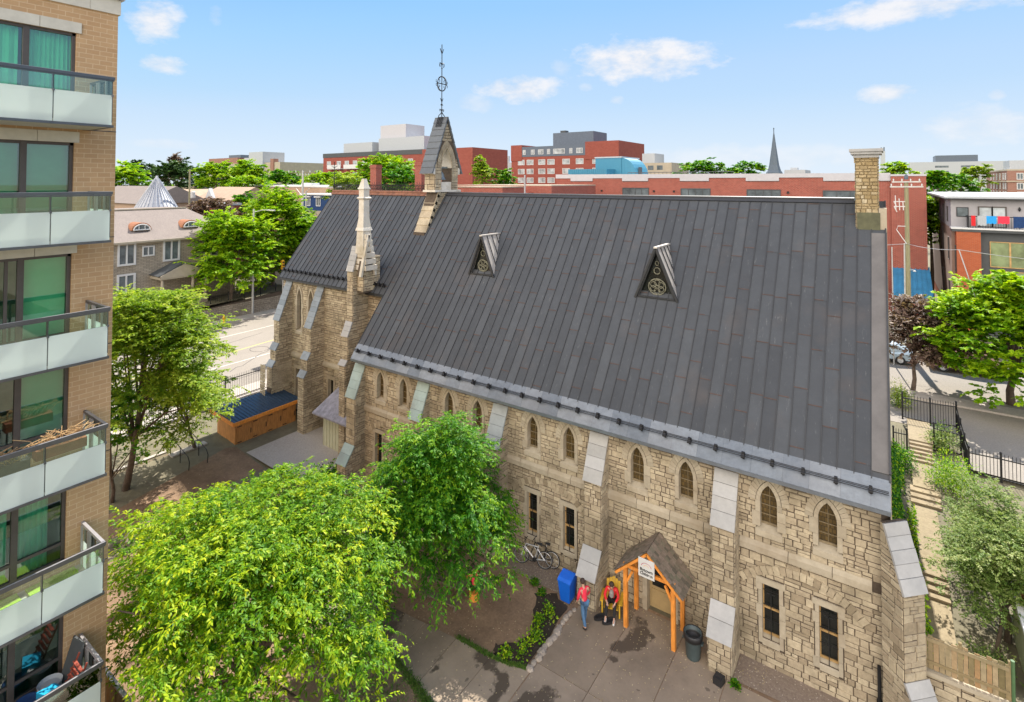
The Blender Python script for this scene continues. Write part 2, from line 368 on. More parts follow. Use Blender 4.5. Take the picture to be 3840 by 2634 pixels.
# city
M['redbrick'] = brickmat('red_brick', (.235, .040, .027), (.32, .066, .044), (.33, .20, .16), .24, .085, .013, var=.45)
M['redbrick_far'] = brickmat('far_red_brick', (.245, .062, .044), (.285, .078, .056), (.24, .10, .08), .6, .25, .02, var=.25)
M['orangebrick'] = brickmat('orange_brick', (.33, .08, .032), (.38, .098, .04), (.32, .13, .08), .24, .085, .01, var=.25)
M['pinkbrick'] = brickmat('pink_brown_brick', (.26, .13, .095), (.29, .15, .115), (.28, .19, .15), .5, .2, .02, var=.3)
M['housestone'] = brickmat('grey_brown_house_stone', (.30, .26, .205), (.39, .34, .27), (.16, .135, .10), .55, .16, .02, var=.7)
M['shingle'] = groundmat('pinkish_grey_shingles', [(.18, .15, .135), (.22, .185, .165), (.26, .215, .19)], (1.0, 8), bmp=.01)
M['cap'] = simple('pale_parapet_cap', (.44, .43, .45), .7, var=.06)
M['stucco'] = simple('grey_stucco', (.33, .315, .325), .9, var=.06)
M['beige'] = simple('tan_render', (.36, .25, .175), .9, var=.1, scale=1)
M['beige2'] = simple('pale_tan_masonry', (.38, .33, .25), .9, var=.1, scale=1)
M['charcoal'] = simple('charcoal_cladding', (.06, .065, .068), .7, var=.12)
M['white'] = simple('white_paint', (.58, .58, .57), .7, var=.05)
M['offwhite'] = simple('pale_grey_panel', (.38, .40, .42), .7, var=.06)
M['cyan'] = simple('cyan_blue_metal', (.04, .20, .30), .45, var=.12, stretch=(8, 8, .2))
M['awning'] = simple('blue_awning_metal', (.03, .17, .32), .45, var=.2, scale=2)
M['glasswin'] = simple('window_glass_grey', (.10, .12, .13), .15, var=.6, scale=.8, spec=.6)
M['paleglass'] = simple('pale_window_glass', (.34, .37, .38), .2, var=.6, scale=.6)
M['greenwin'] = simple('green_reflecting_glass', (.19, .23, .12), .12, var=.5, scale=.8)
M['tin'] = simple('galvanised_tin', (.36, .37, .40), .5, .3, .2, scale=4)
M['bluegrey'] = simple('blue_grey_slate', (.10, .125, .16), .7, var=.15)
M['metalpole'] = simple('galvanised_pole', (.48, .47, .45), .6, .3, .15)
M['woodpole'] = simple('old_wooden_pole', (.25, .225, .13), .9, var=.3, scale=6, stretch=(5, 5, .4))
M['hydrant'] = simple('yellow_hydrant_paint', (.70, .38, .02), .5)
M['fencewood'] = tinted('weathered_fence_board', [(.15, .12, .055), (.25, .19, .10), (.33, .26, .16), (.33, .19, .085)], .9, 8, .5, (.12, .12, .06), .008)
M['blue'] = simple('blue_plastic', (.01, .125, .62), .35, var=.08)
M['greybin'] = simple('grey_green_plastic', (.06, .085, .09), .5, var=.1)
M['blackplastic'] = simple('black_plastic', (.02, .02, .022), .5)
M['yellow'] = simple('yellow_plastic', (.62, .38, .03), .5, var=.08)
M['redcloth'] = simple('coral_red_knit', (.74, .035, .07), .85, var=.12, scale=14)
M['redcloth2'] = simple('bright_red_cotton', (.62, .02, .025), .85, var=.12, scale=14)
M['pink'] = simple('pink_fabric', (.75, .09, .20), .85)
M['greycloth'] = simple('heather_grey_cotton', (.26, .245, .23), .9, var=.3, scale=20)
M['jeans'] = simple('blue_denim', (.07, .15, .27), .9, var=.25, scale=12)
M['blackcloth'] = simple('black_cotton', (.015, .014, .015), .9)
M['skin'] = simple('skin', (.50, .29, .20), .6, var=.06)
M['hair'] = simple('dark_brown_hair', (.045, .025, .018), .7, var=.3, scale=20)
M['chrome'] = simple('silver_frame_paint', (.62, .63, .65), .3, .4)
M['carpaint'] = simple('brown_red_car_paint', (.22, .12, .10), .3, .2)
M['carblue'] = simple('pale_blue_car_paint', (.40, .50, .58), .3, .2)
M['terracotta'] = simple('terracotta', (.36, .12, .06), .8)
M['dryplant'] = simple('dry_stems', (.50, .32, .15), .9, var=.3)
M['cyanplastic'] = simple('cyan_plastic', (.02, .36, .60), .4)
M['slats'] = simple('red_brown_slats', (.30, .06, .035), .6)
M['picnic'] = simple('grey_weathered_wood', (.16, .12, .085), .9, var=.3, scale=5)
M['rock'] = simple('garden_rock', (.32, .27, .22), .9, var=.3, scale=5, bmp=.02)

M['barbrown'] = simple('brown_glazing_bar', (.22, .17, .10), .7)
rnd = random.Random(7)
rng = np.random.default_rng(11)

# ------------------------------------------------------------------ stone facing
def clip(poly, cl):
    """clip polygon (2D) by a convex polygon cl (counter-clockwise)"""
    out = poly
    for i in range(len(cl)):
        a = cl[i]; b = cl[(i + 1) % len(cl)]; inp = out; out = []
        if not inp: break
        def side(p): return (b[0] - a[0]) * (p[1] - a[1]) - (b[1] - a[1]) * (p[0] - a[0])
        for j in range(len(inp)):
            p = inp[j]; q = inp[(j + 1) % len(inp)]; sp, sq = side(p), side(q)
            if sp >= 0: out.append(p)
            if (sp >= 0) != (sq >= 0):
                t = sp / (sp - sq); out.append((p[0] + (q[0] - p[0]) * t, p[1] + (q[1] - p[1]) * t))
    return out
def area(p): return abs(sum(p[i][0] * p[(i + 1) % len(p)][1] - p[(i + 1) % len(p)][0] * p[i][1] for i in range(len(p)))) / 2
def inset(p, d):
    cx = sum(q[0] for q in p) / len(p); cy = sum(q[1] for q in p) / len(p); r = []
    for q in p:
        dx, dy = q[0] - cx, q[1] - cy; L = math.hypot(dx, dy) or 1
        ax, ay = abs(dx), abs(dy)
        r.append((q[0] - math.copysign(min(d, ax * .4), dx), q[1] - math.copysign(min(d, ay * .4), dy)))
    return r
def stone(mb, O, U, V, Nn, p, d, t, gap=.011, ch=.012, m=0):
    if area(p) < .0012: return
    a = inset(p, gap); b = inset(p, gap + ch)
    A = [O + U * x + V * y for x, y in a]; B = [O + U * x + V * y + Nn * d for x, y in b]; n = len(p)
    mb.faces(A + B, [tuple(range(n, 2 * n))] + [(i, (i + 1) % n, n + (i + 1) % n, n + i) for i in range(n)], t, m)
def rect_minus(r, holes):
    rs = [r]
    for h in holes:
        nr = []
        for x0, y0, x1, y1 in rs:
            if h[2] <= x0 or h[0] >= x1 or h[3] <= y0 or h[1] >= y1: nr.append((x0, y0, x1, y1)); continue
            if x0 < h[0]: nr.append((x0, y0, h[0], y1))
            if x1 > h[2]: nr.append((h[2], y0, x1, y1))
            a, b = max(x0, h[0]), min(x1, h[2])
            if y0 < h[1]: nr.append((a, y0, b, h[1]))
            if y1 > h[3]: nr.append((a, h[3], b, y1))
        rs = nr
    return rs
def masonry(mb, O, U, V, Nn, x0, y0, x1, y1, holes=(), cp=None, course=.25, wid=.46, seed=1, quoin=0, tone=0):
    """squared rubble laid in broken courses over a rectangle, minus holes, clipped by the convex polygon cp"""
    r = random.Random(seed); O = Vector(O); U = Vector(U).normalized(); V = Vector(V).normalized(); Nn = Vector(Nn).normalized()
    y = y0
    while y < y1 - .02:
        h = min(course * r.uniform(.65, 1.35), y1 - y)
        if y1 - y - h < .08: h = y1 - y
        x = x0; k = 0
        while x < x1 - .01:
            w = wid * r.uniform(.45, 1.5)
            if x1 - x - w < .13: w = x1 - x
            cells = [(x, y, x + w, y + h)]
            if h > .2 and r.random() < .42:
                s = y + h * r.uniform(.38, .62)
                if w > .45 and r.random() < .6:
                    xs = x + w * r.uniform(.35, .65); cells = [(x, y, x + w, s), (x, s, xs, y + h), (xs, s, x + w, y + h)]
                else: cells = [(x, y, x + w, s), (x, s, x + w, y + h)]
            for c in cells:
                for q in rect_minus(c, holes):
                    if q[2] - q[0] < .03 or q[3] - q[1] < .03: continue
                    p = [(q[0], q[1]), (q[2], q[1]), (q[2], q[3]), (q[0], q[3])]
                    if not any(abs(q[i] - e) < .001 for hh in holes for i, e in ((0, hh[2]), (2, hh[0]))):
                        p = [(a + r.uniform(-.008, .008), b + r.uniform(-.011, .011)) for a, b in p]
                    if cp: p = clip(p, cp)
                    if len(p) > 2: stone(mb, O, U, V, Nn, p, r.uniform(.012, .04), min(1, max(0, r.betavariate(2, 2) + tone)))
            x += w
        y += h
def backing(mb, O, U, V, x0, y0, x1, y1, holes, m):
    O = Vector(O); U = Vector(U); V = Vector(V)
    for q in rect_minus((x0, y0, x1, y1), holes):
        mb.poly([O + U * a + V * b for a, b in ((q[0], q[1]), (q[2], q[1]), (q[2], q[3]), (q[0], q[3]))], .3, m)
def arch_pts(hw, h, off, n=7):
    """pointed arch outline, springing at height 0, from right springing to apex"""
    Rr = (hw * hw + h * h) / (2 * hw); c = Rr - hw; t1 = math.acos(c / (Rr + off)); 
    return [(-c + (Rr + off) * math.cos(t1 * i / n), (Rr + off) * math.sin(t1 * i / n)) for i in range(n + 1)]
def ring(mb, O, U, V, Nn, cx, sy, hw, h, o1, o2, d, n, gap, seed, d0=0, tint=None):
    """ring of arch stones from offset o1 to o2, proud d"""
    r = random.Random(seed); a = arch_pts(hw, h, o1, n); b = arch_pts(hw, h, o2, n)
    for s in (1, -1):
        for i in range(n):
            p = [(cx + s * a[i][0], sy + a[i][1]), (cx + s * b[i][0], sy + b[i][1]), (cx + s * b[i + 1][0], sy + b[i + 1][1]), (cx + s * a[i + 1][0], sy + a[i + 1][1])]
            ct = (sum(q[0] for q in p) / 4, sum(q[1] for q in p) / 4)
            p = [(q[0] + (ct[0] - q[0]) * gap, q[1] + (ct[1] - q[1]) * gap) for q in p]
            A = [O + U * x + V * y - Nn * d0 for x, y in p]; B = [O + U * x + V * y + Nn * d for x, y in p]
            mb.faces(A + B, [(4, 5, 6, 7), (0, 1, 5, 4), (1, 2, 6, 5), (2, 3, 7, 6), (3, 0, 4, 7)], tint if tint is not None else r.random())

G0 = .35           # level of the church yard
church = empty('church', (0, 20.6, G0), 'grey stone church with steep dark metal roof, bell cote and buttressed wall', 'church')
WY = 20.6; X0 = -24.75
Ux, Uy, Uz = Vector((1, 0, 0)), Vector((0, 1, 0)), Vector((0, 0, 1))
NY = Vector((0, -1, 0))
ARCHX = [-1.72, -3.48, -6.31, -8.22, -11.28, -13.12, -16.25, -18.06, -21.28, -23.07]
LOWX = [-1.73, -3.45, -11.3, -13.16, -16.3, -18.05, -21.3, -23.2]
DOOR = (-7.85, -6.83)
holes = [(x - .40, 4.80, x + .40, 6.62) for x in ARCHX] + [(x - .27, 1.3, x + .27, 3.13) for x in LOWX] + [(DOOR[0], .0, DOOR[1], 2.45)]
mb = MB()
O = Vector((0, WY, 0))
backing(mb, O, Ux, Uz, X0, -1, -.25, 7.3, holes, 1)
lowframe = [(x - .41, 1.02, x + .41, 3.33) for x in LOWX]
masonry(mb, O, Ux, Uz, NY, X0, -.3, -.25, 4.17, holes[len(ARCHX) + len(LOWX):] + lowframe, None, .205, .37, 3)
masonry(mb, O, Ux, Uz, NY, X0, 4.49, -.25, 7.2, holes[:len(ARCHX)], None, .195, .34, 5, tone=.08)
# plinth rising at the right-hand corner, other walls of the nave (east and west gables, rear)
for (oy, ux) in ((0, 1),):
    gx = -.02
    gp = [(WY, -1), (34.0, -1), (34.0, 7.3), (27.3, 16.0), (WY, 7.3)]
    mb.poly([(gx, a, b) for a, b in gp], .3, 1); mb.poly([(-24.76, a, b) for a, b in gp], .3, 1)
    masonry(mb, (gx, 0, 0), (0, 1, 0), (0, 0, 1), (1, 0, 0), WY, 0, 34.0, 16, (), [(WY, 0), (34, 0), (34, 7.3), (27.3, 16), (WY, 7.3)], .28, .5, 9)
mb.poly([(0, 34.0, -1), (X0, 34.0, -1), (X0, 34.0, 7.3), (0, 34.0, 7.3)], .3, 1)
mb.poly([(-.25, WY, -1), (-.02, WY + .23, -1), (-.02, WY + .23, 7.2), (-.25, WY, 7.2)], .3, 1)
masonry(mb, (0, WY - .02, 0), Ux, Uz, NY, X0, 6.84, -.25, 7.1, [(x - .46, 6.0, x + .46, 7.0) for x in ARCHX], None, .13, .5, 6)
nave_wall = mb.build('nave_wall', [M['stone'], M['mortar']], church)
# pale string course
mb = MB(); r = random.Random(4)
x = X0
while x < -.55:
    w = min(r.uniform(.9, 1.6), -.52 - x)
    mb.faces([(x + .01, WY, 4.14), (x + w - .01, WY, 4.14), (x + w - .01, WY - .10, 4.16), (x + .01, WY - .10, 4.16), (x + .01, WY, 4.50), (x + w - .01, WY, 4.50), (x + w - .01, WY - .10, 4.36), (x + .01, WY - .10, 4.36)],
             [(0, 1, 2, 3), (3, 2, 6, 7), (7, 6, 5, 4), (0, 3, 7, 4), (1, 5, 6, 2)], r.random()); x += w
mb.build('string_course', M['dressed'], church)
# relieving arches over the lower windows
def relieving(cx, half, zs, rise, seed, th=.27, n=20):
    mb = MB(); r = random.Random(seed); Rr = (half ** 2 + rise ** 2) / (2 * rise); a0 = math.asin(half / Rr); cz = zs + rise - Rr
    for i in range(n):
        a, b = -a0 + 2 * a0 * (i + .06) / n, -a0 + 2 * a0 * (i + .94) / n; d = r.uniform(.045, .065)
        p = [(cx + q * math.sin(w), cz + q * math.cos(w)) for q, w in ((Rr - th, a), (Rr, a), (Rr, b), (Rr - th, b))]
        A = [(x, WY, z) for x, z in p]; B = [(x, WY - d, z) for x, z in p]
        mb.faces(A + B, [(4, 5, 6, 7), (0, 1, 5, 4), (1, 2, 6, 5), (2, 3, 7, 6), (3, 0, 4, 7)], r.random())
    mb.build('relieving_arch', M['stone'], church)
for i, cx in enumerate((-2.55, -12.35, -17.3, -22.2)): relieving(cx, 1.95, 3.18, .78, i)
# pointed windows
def arch_window(cx, sill, spring, apex, hw, wy, parent=church, bars=3, pane=None, deep=.24, vous=True, seed=0, backdrop=.04):
    O = Vector((0, wy, 0)); h = apex - spring; r = random.Random(seed)
    f = MB()
    ring(f, O, Ux, Uz, NY, cx, spring, hw, h, 0, .13, .055, 5, .03, seed, d0=deep)
    if vous: ring(f, O, Ux, Uz, NY, cx, spring, hw, h, .135, .40, .045, 8, .07, seed + 9)
    for s in (1, -1):
        z = sill - .02
        while z < spring - .01:
            hh = min(r.uniform(.3, .5), spring - z)
            if spring - z - hh < .12: hh = spring - z
            e = r.choice((.15, .26)); f.box((cx + s * hw, wy + deep, z + .006), (cx + s * (hw + e), wy - .05 - r.uniform(0, .01), z + hh - .006), r.random()); z += hh
    # sloping sill block
    f.faces([(cx - hw - .16, wy, sill - .34), (cx + hw + .16, wy, sill - .34), (cx + hw + .16, wy - .065, sill - .34), (cx - hw - .16, wy - .065, sill - .34),
             (cx - hw - .16, wy + deep, sill), (cx + hw + .16, wy + deep, sill), (cx + hw + .16, wy - .065, sill - .14), (cx - hw - .16, wy - .065, sill - .14)],
            [(0, 1, 2, 3), (3, 2, 6, 7), (7, 6, 5, 4), (0, 3, 7, 4), (1, 5, 6, 2)], .6)
    # filler between the ring and the square opening in the wall
    a = arch_pts(hw, h, .10, 6)
    for s in (1, -1):
        f.poly([(cx + s * p[0], wy + .03, spring + p[1]) for p in a] + [(cx, wy + .03, apex + .35), (cx + s * (hw + .3), wy + .03, apex + .35), (cx + s * (hw + .3), wy + .03, spring)], .3)
    fr = f.build('arched_window', M['dressed'], parent)
    g = MB(); a = arch_pts(hw, h, 0, 7)
    g.poly([(cx - hw, wy + deep - .02, sill), (cx + hw, wy + deep - .02, sill)] + [(cx + p[0], wy + deep - .02, spring + p[1]) for p in a] + [(cx - p[0], wy + deep - .02, spring + p[1]) for p in a[-2::-1]])
    g.build('pane', pane or M['amber'], fr)
    b = MB(); tot = apex - sill
    b.box((cx - .008, wy + deep - .028, sill), (cx + .008, wy + deep - .021, apex - .08))
    for i in range(1, bars + 1):
        z = sill + tot * i / (bars + 1.4); b.box((cx - hw, wy + deep - .05, z - .011), (cx + hw, wy + deep - .02, z + .011))
    b.box((cx - hw, wy + deep - .06, sill), (cx + hw, wy + deep - .02, sill + .07))
    b.build('glazing_bar', M['barbrown'], fr)
for i, x in enumerate(ARCHX): arch_window(x, 5.07, 5.93, 6.52, .27, WY, seed=20 + i)
# lower square-headed windows
def low_window(cx, z0, z1, hw, wy, seed=0, wood=True):
    r = random.Random(seed); f = MB(); deep = .22
    for s in (1, -1):
        z = z0 - .25
        while z < z1 - .01:
            hh = min(r.uniform(.32, .6), z1 - z)
            if z1 - z - hh < .15: hh = z1 - z
            f.box((cx + s * hw, wy + deep, z + .006), (cx + s * (hw + r.choice((.12, .19))), wy - .045, z + hh - .006), r.random()); z += hh
    f.box((cx - hw - .19, wy + deep, z1), (cx + hw + .19, wy - .05, z1 + .19), .4)
    f.faces([(cx - hw, wy, z0 - .3), (cx + hw, wy, z0 - .3), (cx + hw, wy - .045, z0 - .3), (cx - hw, wy - .045, z0 - .3), (cx - hw, wy + deep, z0), (cx + hw, wy + deep, z0), (cx + hw, wy - .045, z0 - .12), (cx - hw, wy - .045, z0 - .12)],
            [(0, 1, 2, 3), (3, 2, 6, 7), (7, 6, 5, 4)], .5)
    fr = f.build('square_window', M['dressed'], church)
    g = MB(); g.box((cx - hw, wy + deep - .03, z0), (cx + hw, wy + deep, z1)); g.build('pane', M['darkglass'], fr)
    if wood:
        b = MB(); m = (z0 + z1) / 2
        b.box((cx - hw, wy + deep - .08, z0), (cx + hw, wy + deep - .03, z0 + .06)); b.box((cx - hw, wy + deep - .08, m - .03), (cx + hw, wy + deep - .03, m + .03))
        for q in (-1, 1): b.box((cx + q * hw, wy + deep - .07, z0), (cx + q * (hw - .035), wy + deep - .03, z1))
        b.build('sash', M['pinewood'], fr)
    b = MB()
    for i in range(1, 4): b.box((cx - hw, wy + deep - .1, z0 + (z1 - z0) * (i / 3.6) - .008), (cx + hw, wy + deep - .085, z0 + (z1 - z0) * (i / 3.6) + .008))
    b.box((cx - .012, wy + .02, z0 - .15), (cx + .012, wy + .04, z1 - .3)); b.box((cx - .12, wy + .02, z1 - .34), (cx + .12, wy + .04, z1 - .31))
    b.build('iron_bar', M['iron'], fr)
for i, x in enumerate(LOWX): low_window(x, 1.36, 3.13, .27, WY, 40 + i)
# door under the porch
f = MB(); f.box((DOOR[0] - .18, WY + .3, G0), (DOOR[0], WY - .05, 2.45), .5); f.box((DOOR[1], WY + .3, G0), (DOOR[1] + .18, WY - .05, 2.45), .6); f.box((DOOR[0] - .18, WY + .3, 2.45), (DOOR[1] + .18, WY - .05, 2.70), .7)
dfr = f.build('doorway', M['dressed'], church)
M['doorpaint'] = simple('tan_door_paint', (.40, .28, .13), .6, var=.12)
f = MB(); f.box((DOOR[0], WY + .27, G0 + .02), (DOOR[1], WY + .31, 2.45)); f.box((DOOR[0] + .08, WY + .24, G0 + .2), (DOOR[1] - .08, WY + .27, 1.1)); f.build('door', M['doorpaint'], dfr)
f = MB(); f.box((DOOR[0] + .12, WY + .22, 1.25), (DOOR[1] - .12, WY + .24, 2.2)); f.build('door_pane', M['darkglass'], dfr)
f = MB(); f.lathe((0, 0, 0), [(.02, 0), (.13, .02), (.15, .06), (.09, .12)], 14)
f.v = [(x - 8.02, WY - .05 - z, y + 1.75) for x, y, z in f.v]; f.build('round_lamp', M['blackplastic'], dfr)

# buttresses: profile of (outward distance, height) pairs, slopes get weathering slabs
def buttress(o, ang, w, prof, ground, slabmat, name='buttress', seed=0, course=.26, wid=.42, tone=0, slabs=4):
    d = Vector((math.sin(ang), -math.cos(ang), 0)); u = Vector((math.cos(ang), math.sin(ang), 0)); o = Vector((o[0], o[1], 0))
    mb = MB(); r = random.Random(seed); hw = w / 2
    pr = [(prof[-1][0], ground - .6)] + prof[::-1]           # from the foot up
    # solid core
    poly = [(0, ground - .6)] + pr + [(0, pr[-1][1])]
    L = [o - u * (hw - .005) + d * a + Uz * b for a, b in poly]; mb.extrude(L, u * (w - .01), .3, 1)
    for i in range(len(pr) - 1):
        (a0, z0), (a1, z1) = pr[i], pr[i + 1]
        if abs(a0 - a1) < 1e-4:
            masonry(mb, o + d * a0, u, Uz, d, -hw, z0, hw, z1, (), None, course, wid * .8, seed + i, tone=tone)
    for s in (1, -1):
        for i in range(len(pr) - 1):
            (a0, z0), (a1, z1) = pr[i], pr[i + 1]
            masonry(mb, o + u * s * hw, d, Uz, u * s, 0, z0, max(a0, a1), z1, (), [(0, z0), (a0, z0), (a1, z1), (0, z1)] if z1 > z0 else None, course, wid, seed + 7 * i + s + 50)
    b = mb.build(name, [M['stone'], M['mortar']], church)
    for i in range(len(pr) - 1):
        (a0, z0), (a1, z1) = pr[i], pr[i + 1]
        if abs(a0 - a1) > 1e-4:
            sm = MB(); L = math.hypot(a0 - a1, z1 - z0); n = max(1, round(L / .45)) if slabs == 4 else max(1, round(L / .33))
            nrm = Vector((0, 0, 0)) + d * (z1 - z0) / L + Uz * (a0 - a1) / L
            for k in range(n):
                f0, f1 = k / n, (k + 1) / n
                pa = o + d * (a0 + (a1 - a0) * f0) + Uz * (z0 + (z1 - z0) * f0); pb = o + d * (a0 + (a1 - a0) * f1) + Uz * (z0 + (z1 - z0) * f1)
                if k == 0: pa = pa + (pa - pb).normalized() * .07
                q = (pb - pa).normalized() * .006
                base = [pa - u * (hw + .04) + q, pa + u * (hw + .04) + q, pb + u * (hw + .04) - q, pb - u * (hw + .04) - q]
                sm.extrude(base, nrm * (.075 - .012 * (k % 2)), r.random())
            sm.build('weathering_slab', slabmat, b)
    return b
NP = [(0, 6.62), (.7, 4.98), (.7, 2.38), (1.3, 1.53)]
for i, (x, sl) in enumerate(((-4.85, 'slab'), (-9.85, 'slab'), (-14.87, 'slab_mid'), (-19.78, 'slab_green'), (-24.75, 'slab_green'))):
    M.setdefault('slab_mid', tinted('grey_lead_slab', [(.30, .33, .345), (.36, .385, .40)], .6, 5, .35, (.24, .26, .27), .004))
    buttress((x, WY), 0, .74, NP, G0, M[sl], seed=60 + 3 * i)
buttress((-.02, WY + .02), R(45), .75, [(.1, 6.55), (.75, 4.9), (.75, 2.35), (1.35, 1.4)], G0, M['slab'], 'corner_buttress', seed=90, slabs=5)

# ------------------------------------------------------------------ main roof
SL = (16.2 - 7.05) / (27.3 - 20.2)
def rz(y): return 7.05 + SL * (y - 20.2)
rn = Vector((0, -SL, 1)).normalized(); rs_ = Vector((0, 1, SL)).normalized()
mb = MB(); r = random.Random(12)
def roof_panels(mb, xa, xb, ylow, yhigh, step, seed, off=0.0):
    r = random.Random(seed); n = round((xb - xa) / step); st = (xb - xa) / n
    Ltot = (yhigh - ylow) * math.sqrt(1 + SL * SL)
    for i in range(n):
        x = xa + i * st; s = -r.uniform(0.2, 2.0) if i % 2 else -r.uniform(0, .25)
        base = r.uniform(.36, .64)
        while s < Ltot:
            s0 = max(0, s); s1 = min(Ltot, s + 2.05)
            if s1 > s0 + .02:
                p0 = Vector((0, ylow, rz(ylow))) + rs_ * s0; p1 = Vector((0, ylow, rz(ylow))) + rs_ * s1
                up0 = rn * (off + .012); up1 = rn * off; t = min(1, max(0, base + r.uniform(-.2, .2)))
                tw = rn * r.uniform(-.004, .004)
                mb.poly([(x, *(p0 + up0)[1:]), (x + st, *(p0 + up0 + tw)[1:]), (x + st, *(p1 + up1)[1:]), (x, *(p1 + up1)[1:])], t, 0)
                if s > 0:
                    q = p0 + rn * (off + .014)
                    mb.faces([(x + .01, *q[1:]), (x + st - .01, *q[1:]), (x + st - .01, *(q + rs_ * .03)[1:]), (x + .01, *(q + rs_ * .03)[1:])], [(0, 1, 2, 3)], .5, 2)
            s += 2.05
        for xx in ((x,) if i else (x, )):
            a = Vector((xx, ylow, rz(ylow))) + rn * off; b = Vector((xx, yhigh, rz(yhigh))) + rn * off
            mb.bar(a, b, .026, .08, .5, 1, up=rn)
    a = Vector((xb, ylow, rz(ylow))) + rn * off; b = Vector((xb, yhigh, rz(yhigh))) + rn * off
    mb.bar(a, b, .05, .09, .5, 1, up=rn)
roof_panels(mb, -25.1, -.02, 20.66, 27.3, .47, 3)
roof_panels(mb, -36.15, -25.1, 22.6, 27.3, .47, 8)
# thickness, soffit and the far slope
for xa, xb, ylo in ((-25.1, -.02, 20.2), (-36.15, -25.12, 22.6)):
    yh = 54.6 - ylo; t = .16
    mb.faces([(xa, ylo, rz(ylo) - t), (xb, ylo, rz(ylo) - t), (xb, 27.3, 16.2 - t), (xa, 27.3, 16.2 - t), (xa, ylo, rz(ylo) - .02), (xb, ylo, rz(ylo) - .02), (xb, 27.3, 16.18), (xa, 27.3, 16.18)],
             [(0, 3, 2, 1), (0, 1, 5, 4), (1, 2, 6, 5), (0, 4, 7, 3)], .4, 1)
    mb.faces([(xa, 27.3, 16.2), (xb, 27.3, 16.2), (xb, yh, rz(ylo)), (xa, yh, rz(ylo))], [(0, 1, 2, 3)], .4, 0)
roof = mb.build('roof', [M['roof'], M['seam'], M['lap']], church)
# ridge roll over the nave
mb = MB(); mb.tube([(-24.0, 27.3, 16.26), (-12, 27.3, 16.235), (-1.1, 27.3, 16.26)], .075, 8); mb.bar((-24.2, 27.22, 16.17), (-1.1, 27.22, 16.17), .2, .04, up=rn)
mb.build('ridge_cap', M['seam'], roof)
# zinc eaves flashing with sheets
mb = MB(); r = random.Random(2); x = -25.12
while x < -.0:
    w = min(r.uniform(.75, 1.0), 0.0 - x); t = r.random()
    a = Vector((0, 20.17, rz(20.17) - .02)); b = Vector((0, 20.42, rz(20.42) + .028)); c = Vector((0, 20.68, rz(20.68) + .03))
    j = [r.uniform(-.006, .01) for _ in range(4)]
    mb.poly([(x, a.y, a.z), (x + w - .004, a.y, a.z), (x + w - .004, b.y, b.z + j[0]), (x, b.y, b.z + j[1])], t)
    mb.poly([(x, b.y, b.z + j[1]), (x + w - .004, b.y, b.z + j[0]), (x + w - .004, c.y, c.z + j[2]), (x, c.y, c.z + j[2])], t * .9)
    mb.box((x + w - .02, 20.2, rz(20.2)), (x + w, 20.21, rz(20.2) + .01), .2)
    x += w
mb.box((-25.12, 20.16, rz(20.17) - .15), (0, 20.19, rz(20.17) - .025), .6)
mb.build('eaves_flashing', M['flash'], roof)
# snow guards with clamps
def snowguard(xa, xb, y, n, h=.16, rough=False, pipes=3):
    g = MB(); base = Vector((0, y, rz(y)))
    for k in range(pipes):
        p = base + rn * (h - .03 + .03 * (k % 2)) + rs_ * (k - 1) * .045
        g.tube([(xa, p.y, p.z), ((xa + xb) / 2, p.y, p.z - .01), (xb, p.y, p.z)], .012, 6)
    go = g.build('snow_guard', M['iron'], church)
    first = None
    for i in range(n):
        x = xa + (xb - xa) * (i + .5) / n
        if first is None:
            c = MB(); p = base
            c.box((-.03, -.12, 0), (.03, .12, .03)); c.box((-.045, -.06, 0), (.045, .05, h + .06)); c.tube([(-.06, -.08, h + .02), (.06, -.08, h + .02)], .055, 8); c.tube([(-.045, .04, h + .06), (.045, .04, h + .06)], .045, 8)
            c.v = [(x + a, *(base + rs_ * b + rn * cc)[1:]) for a, b, cc in c.v]; first = c.build('clamp', M['iron'], go); fx = x
        else:
            c = first.copy(); col.objects.link(c); c.location = (x - fx, 0, 0)
    return go
snowguard(-25.15, -.05, 20.45, 27)
snowguard(-36.1, -27.5, 22.95, 17, rough=True); snowguard(-26.7, -25.2, 22.95, 4)
# rusty ridge metal and iron cresting above the chancel
mb = MB(); mb.tube([(-36.3, 27.3, 16.27), (-25.3, 27.3, 16.27)], .10, 8); mb.bar((-36.3, 27.2, 16.15), (-25.3, 27.2, 16.15), .3, .04, up=rn)
mb.build('rusty_ridge', M['rust'], roof)
mb = MB(); x = -36.1
while x < -25.5:
    mb.tube([(x, 27.3, 16.3), (x, 27.3, 17.0)], .02, 4)
    for s in (1, -1):
        mb.tube([(x, 27.3, 16.45), (x + s * .12, 27.3, 16.62), (x + s * .06, 27.3, 16.76), (x + s * .17, 27.3, 16.80)], .022, 4)
        mb.tube([(x + s * .03, 27.3, 16.34), (x + s * .15, 27.3, 16.42), (x + s * .14, 27.3, 16.55)], .02, 4)
    x += .26
for z in (16.36, 16.72): mb.tube([(-36.1, 27.3, z), (-25.5, 27.3, z)], .012, 4)
mb.build('iron_cresting', M['iron'], church)
mb = MB(); mb.tube([(-36.15, 27.3, 16.2), (-36.15, 27.3, 18.6)], .03, 6)
for z in (17.2, 17.6, 18.1):
    for a in range(6): mb.tube([(-36.15, 27.3, z), (-36.15 + .28 * math.cos(a), 27.3 + .28 * math.sin(a), z + .2)], .012, 4)
mb.build('end_finial', M['iron'], church)
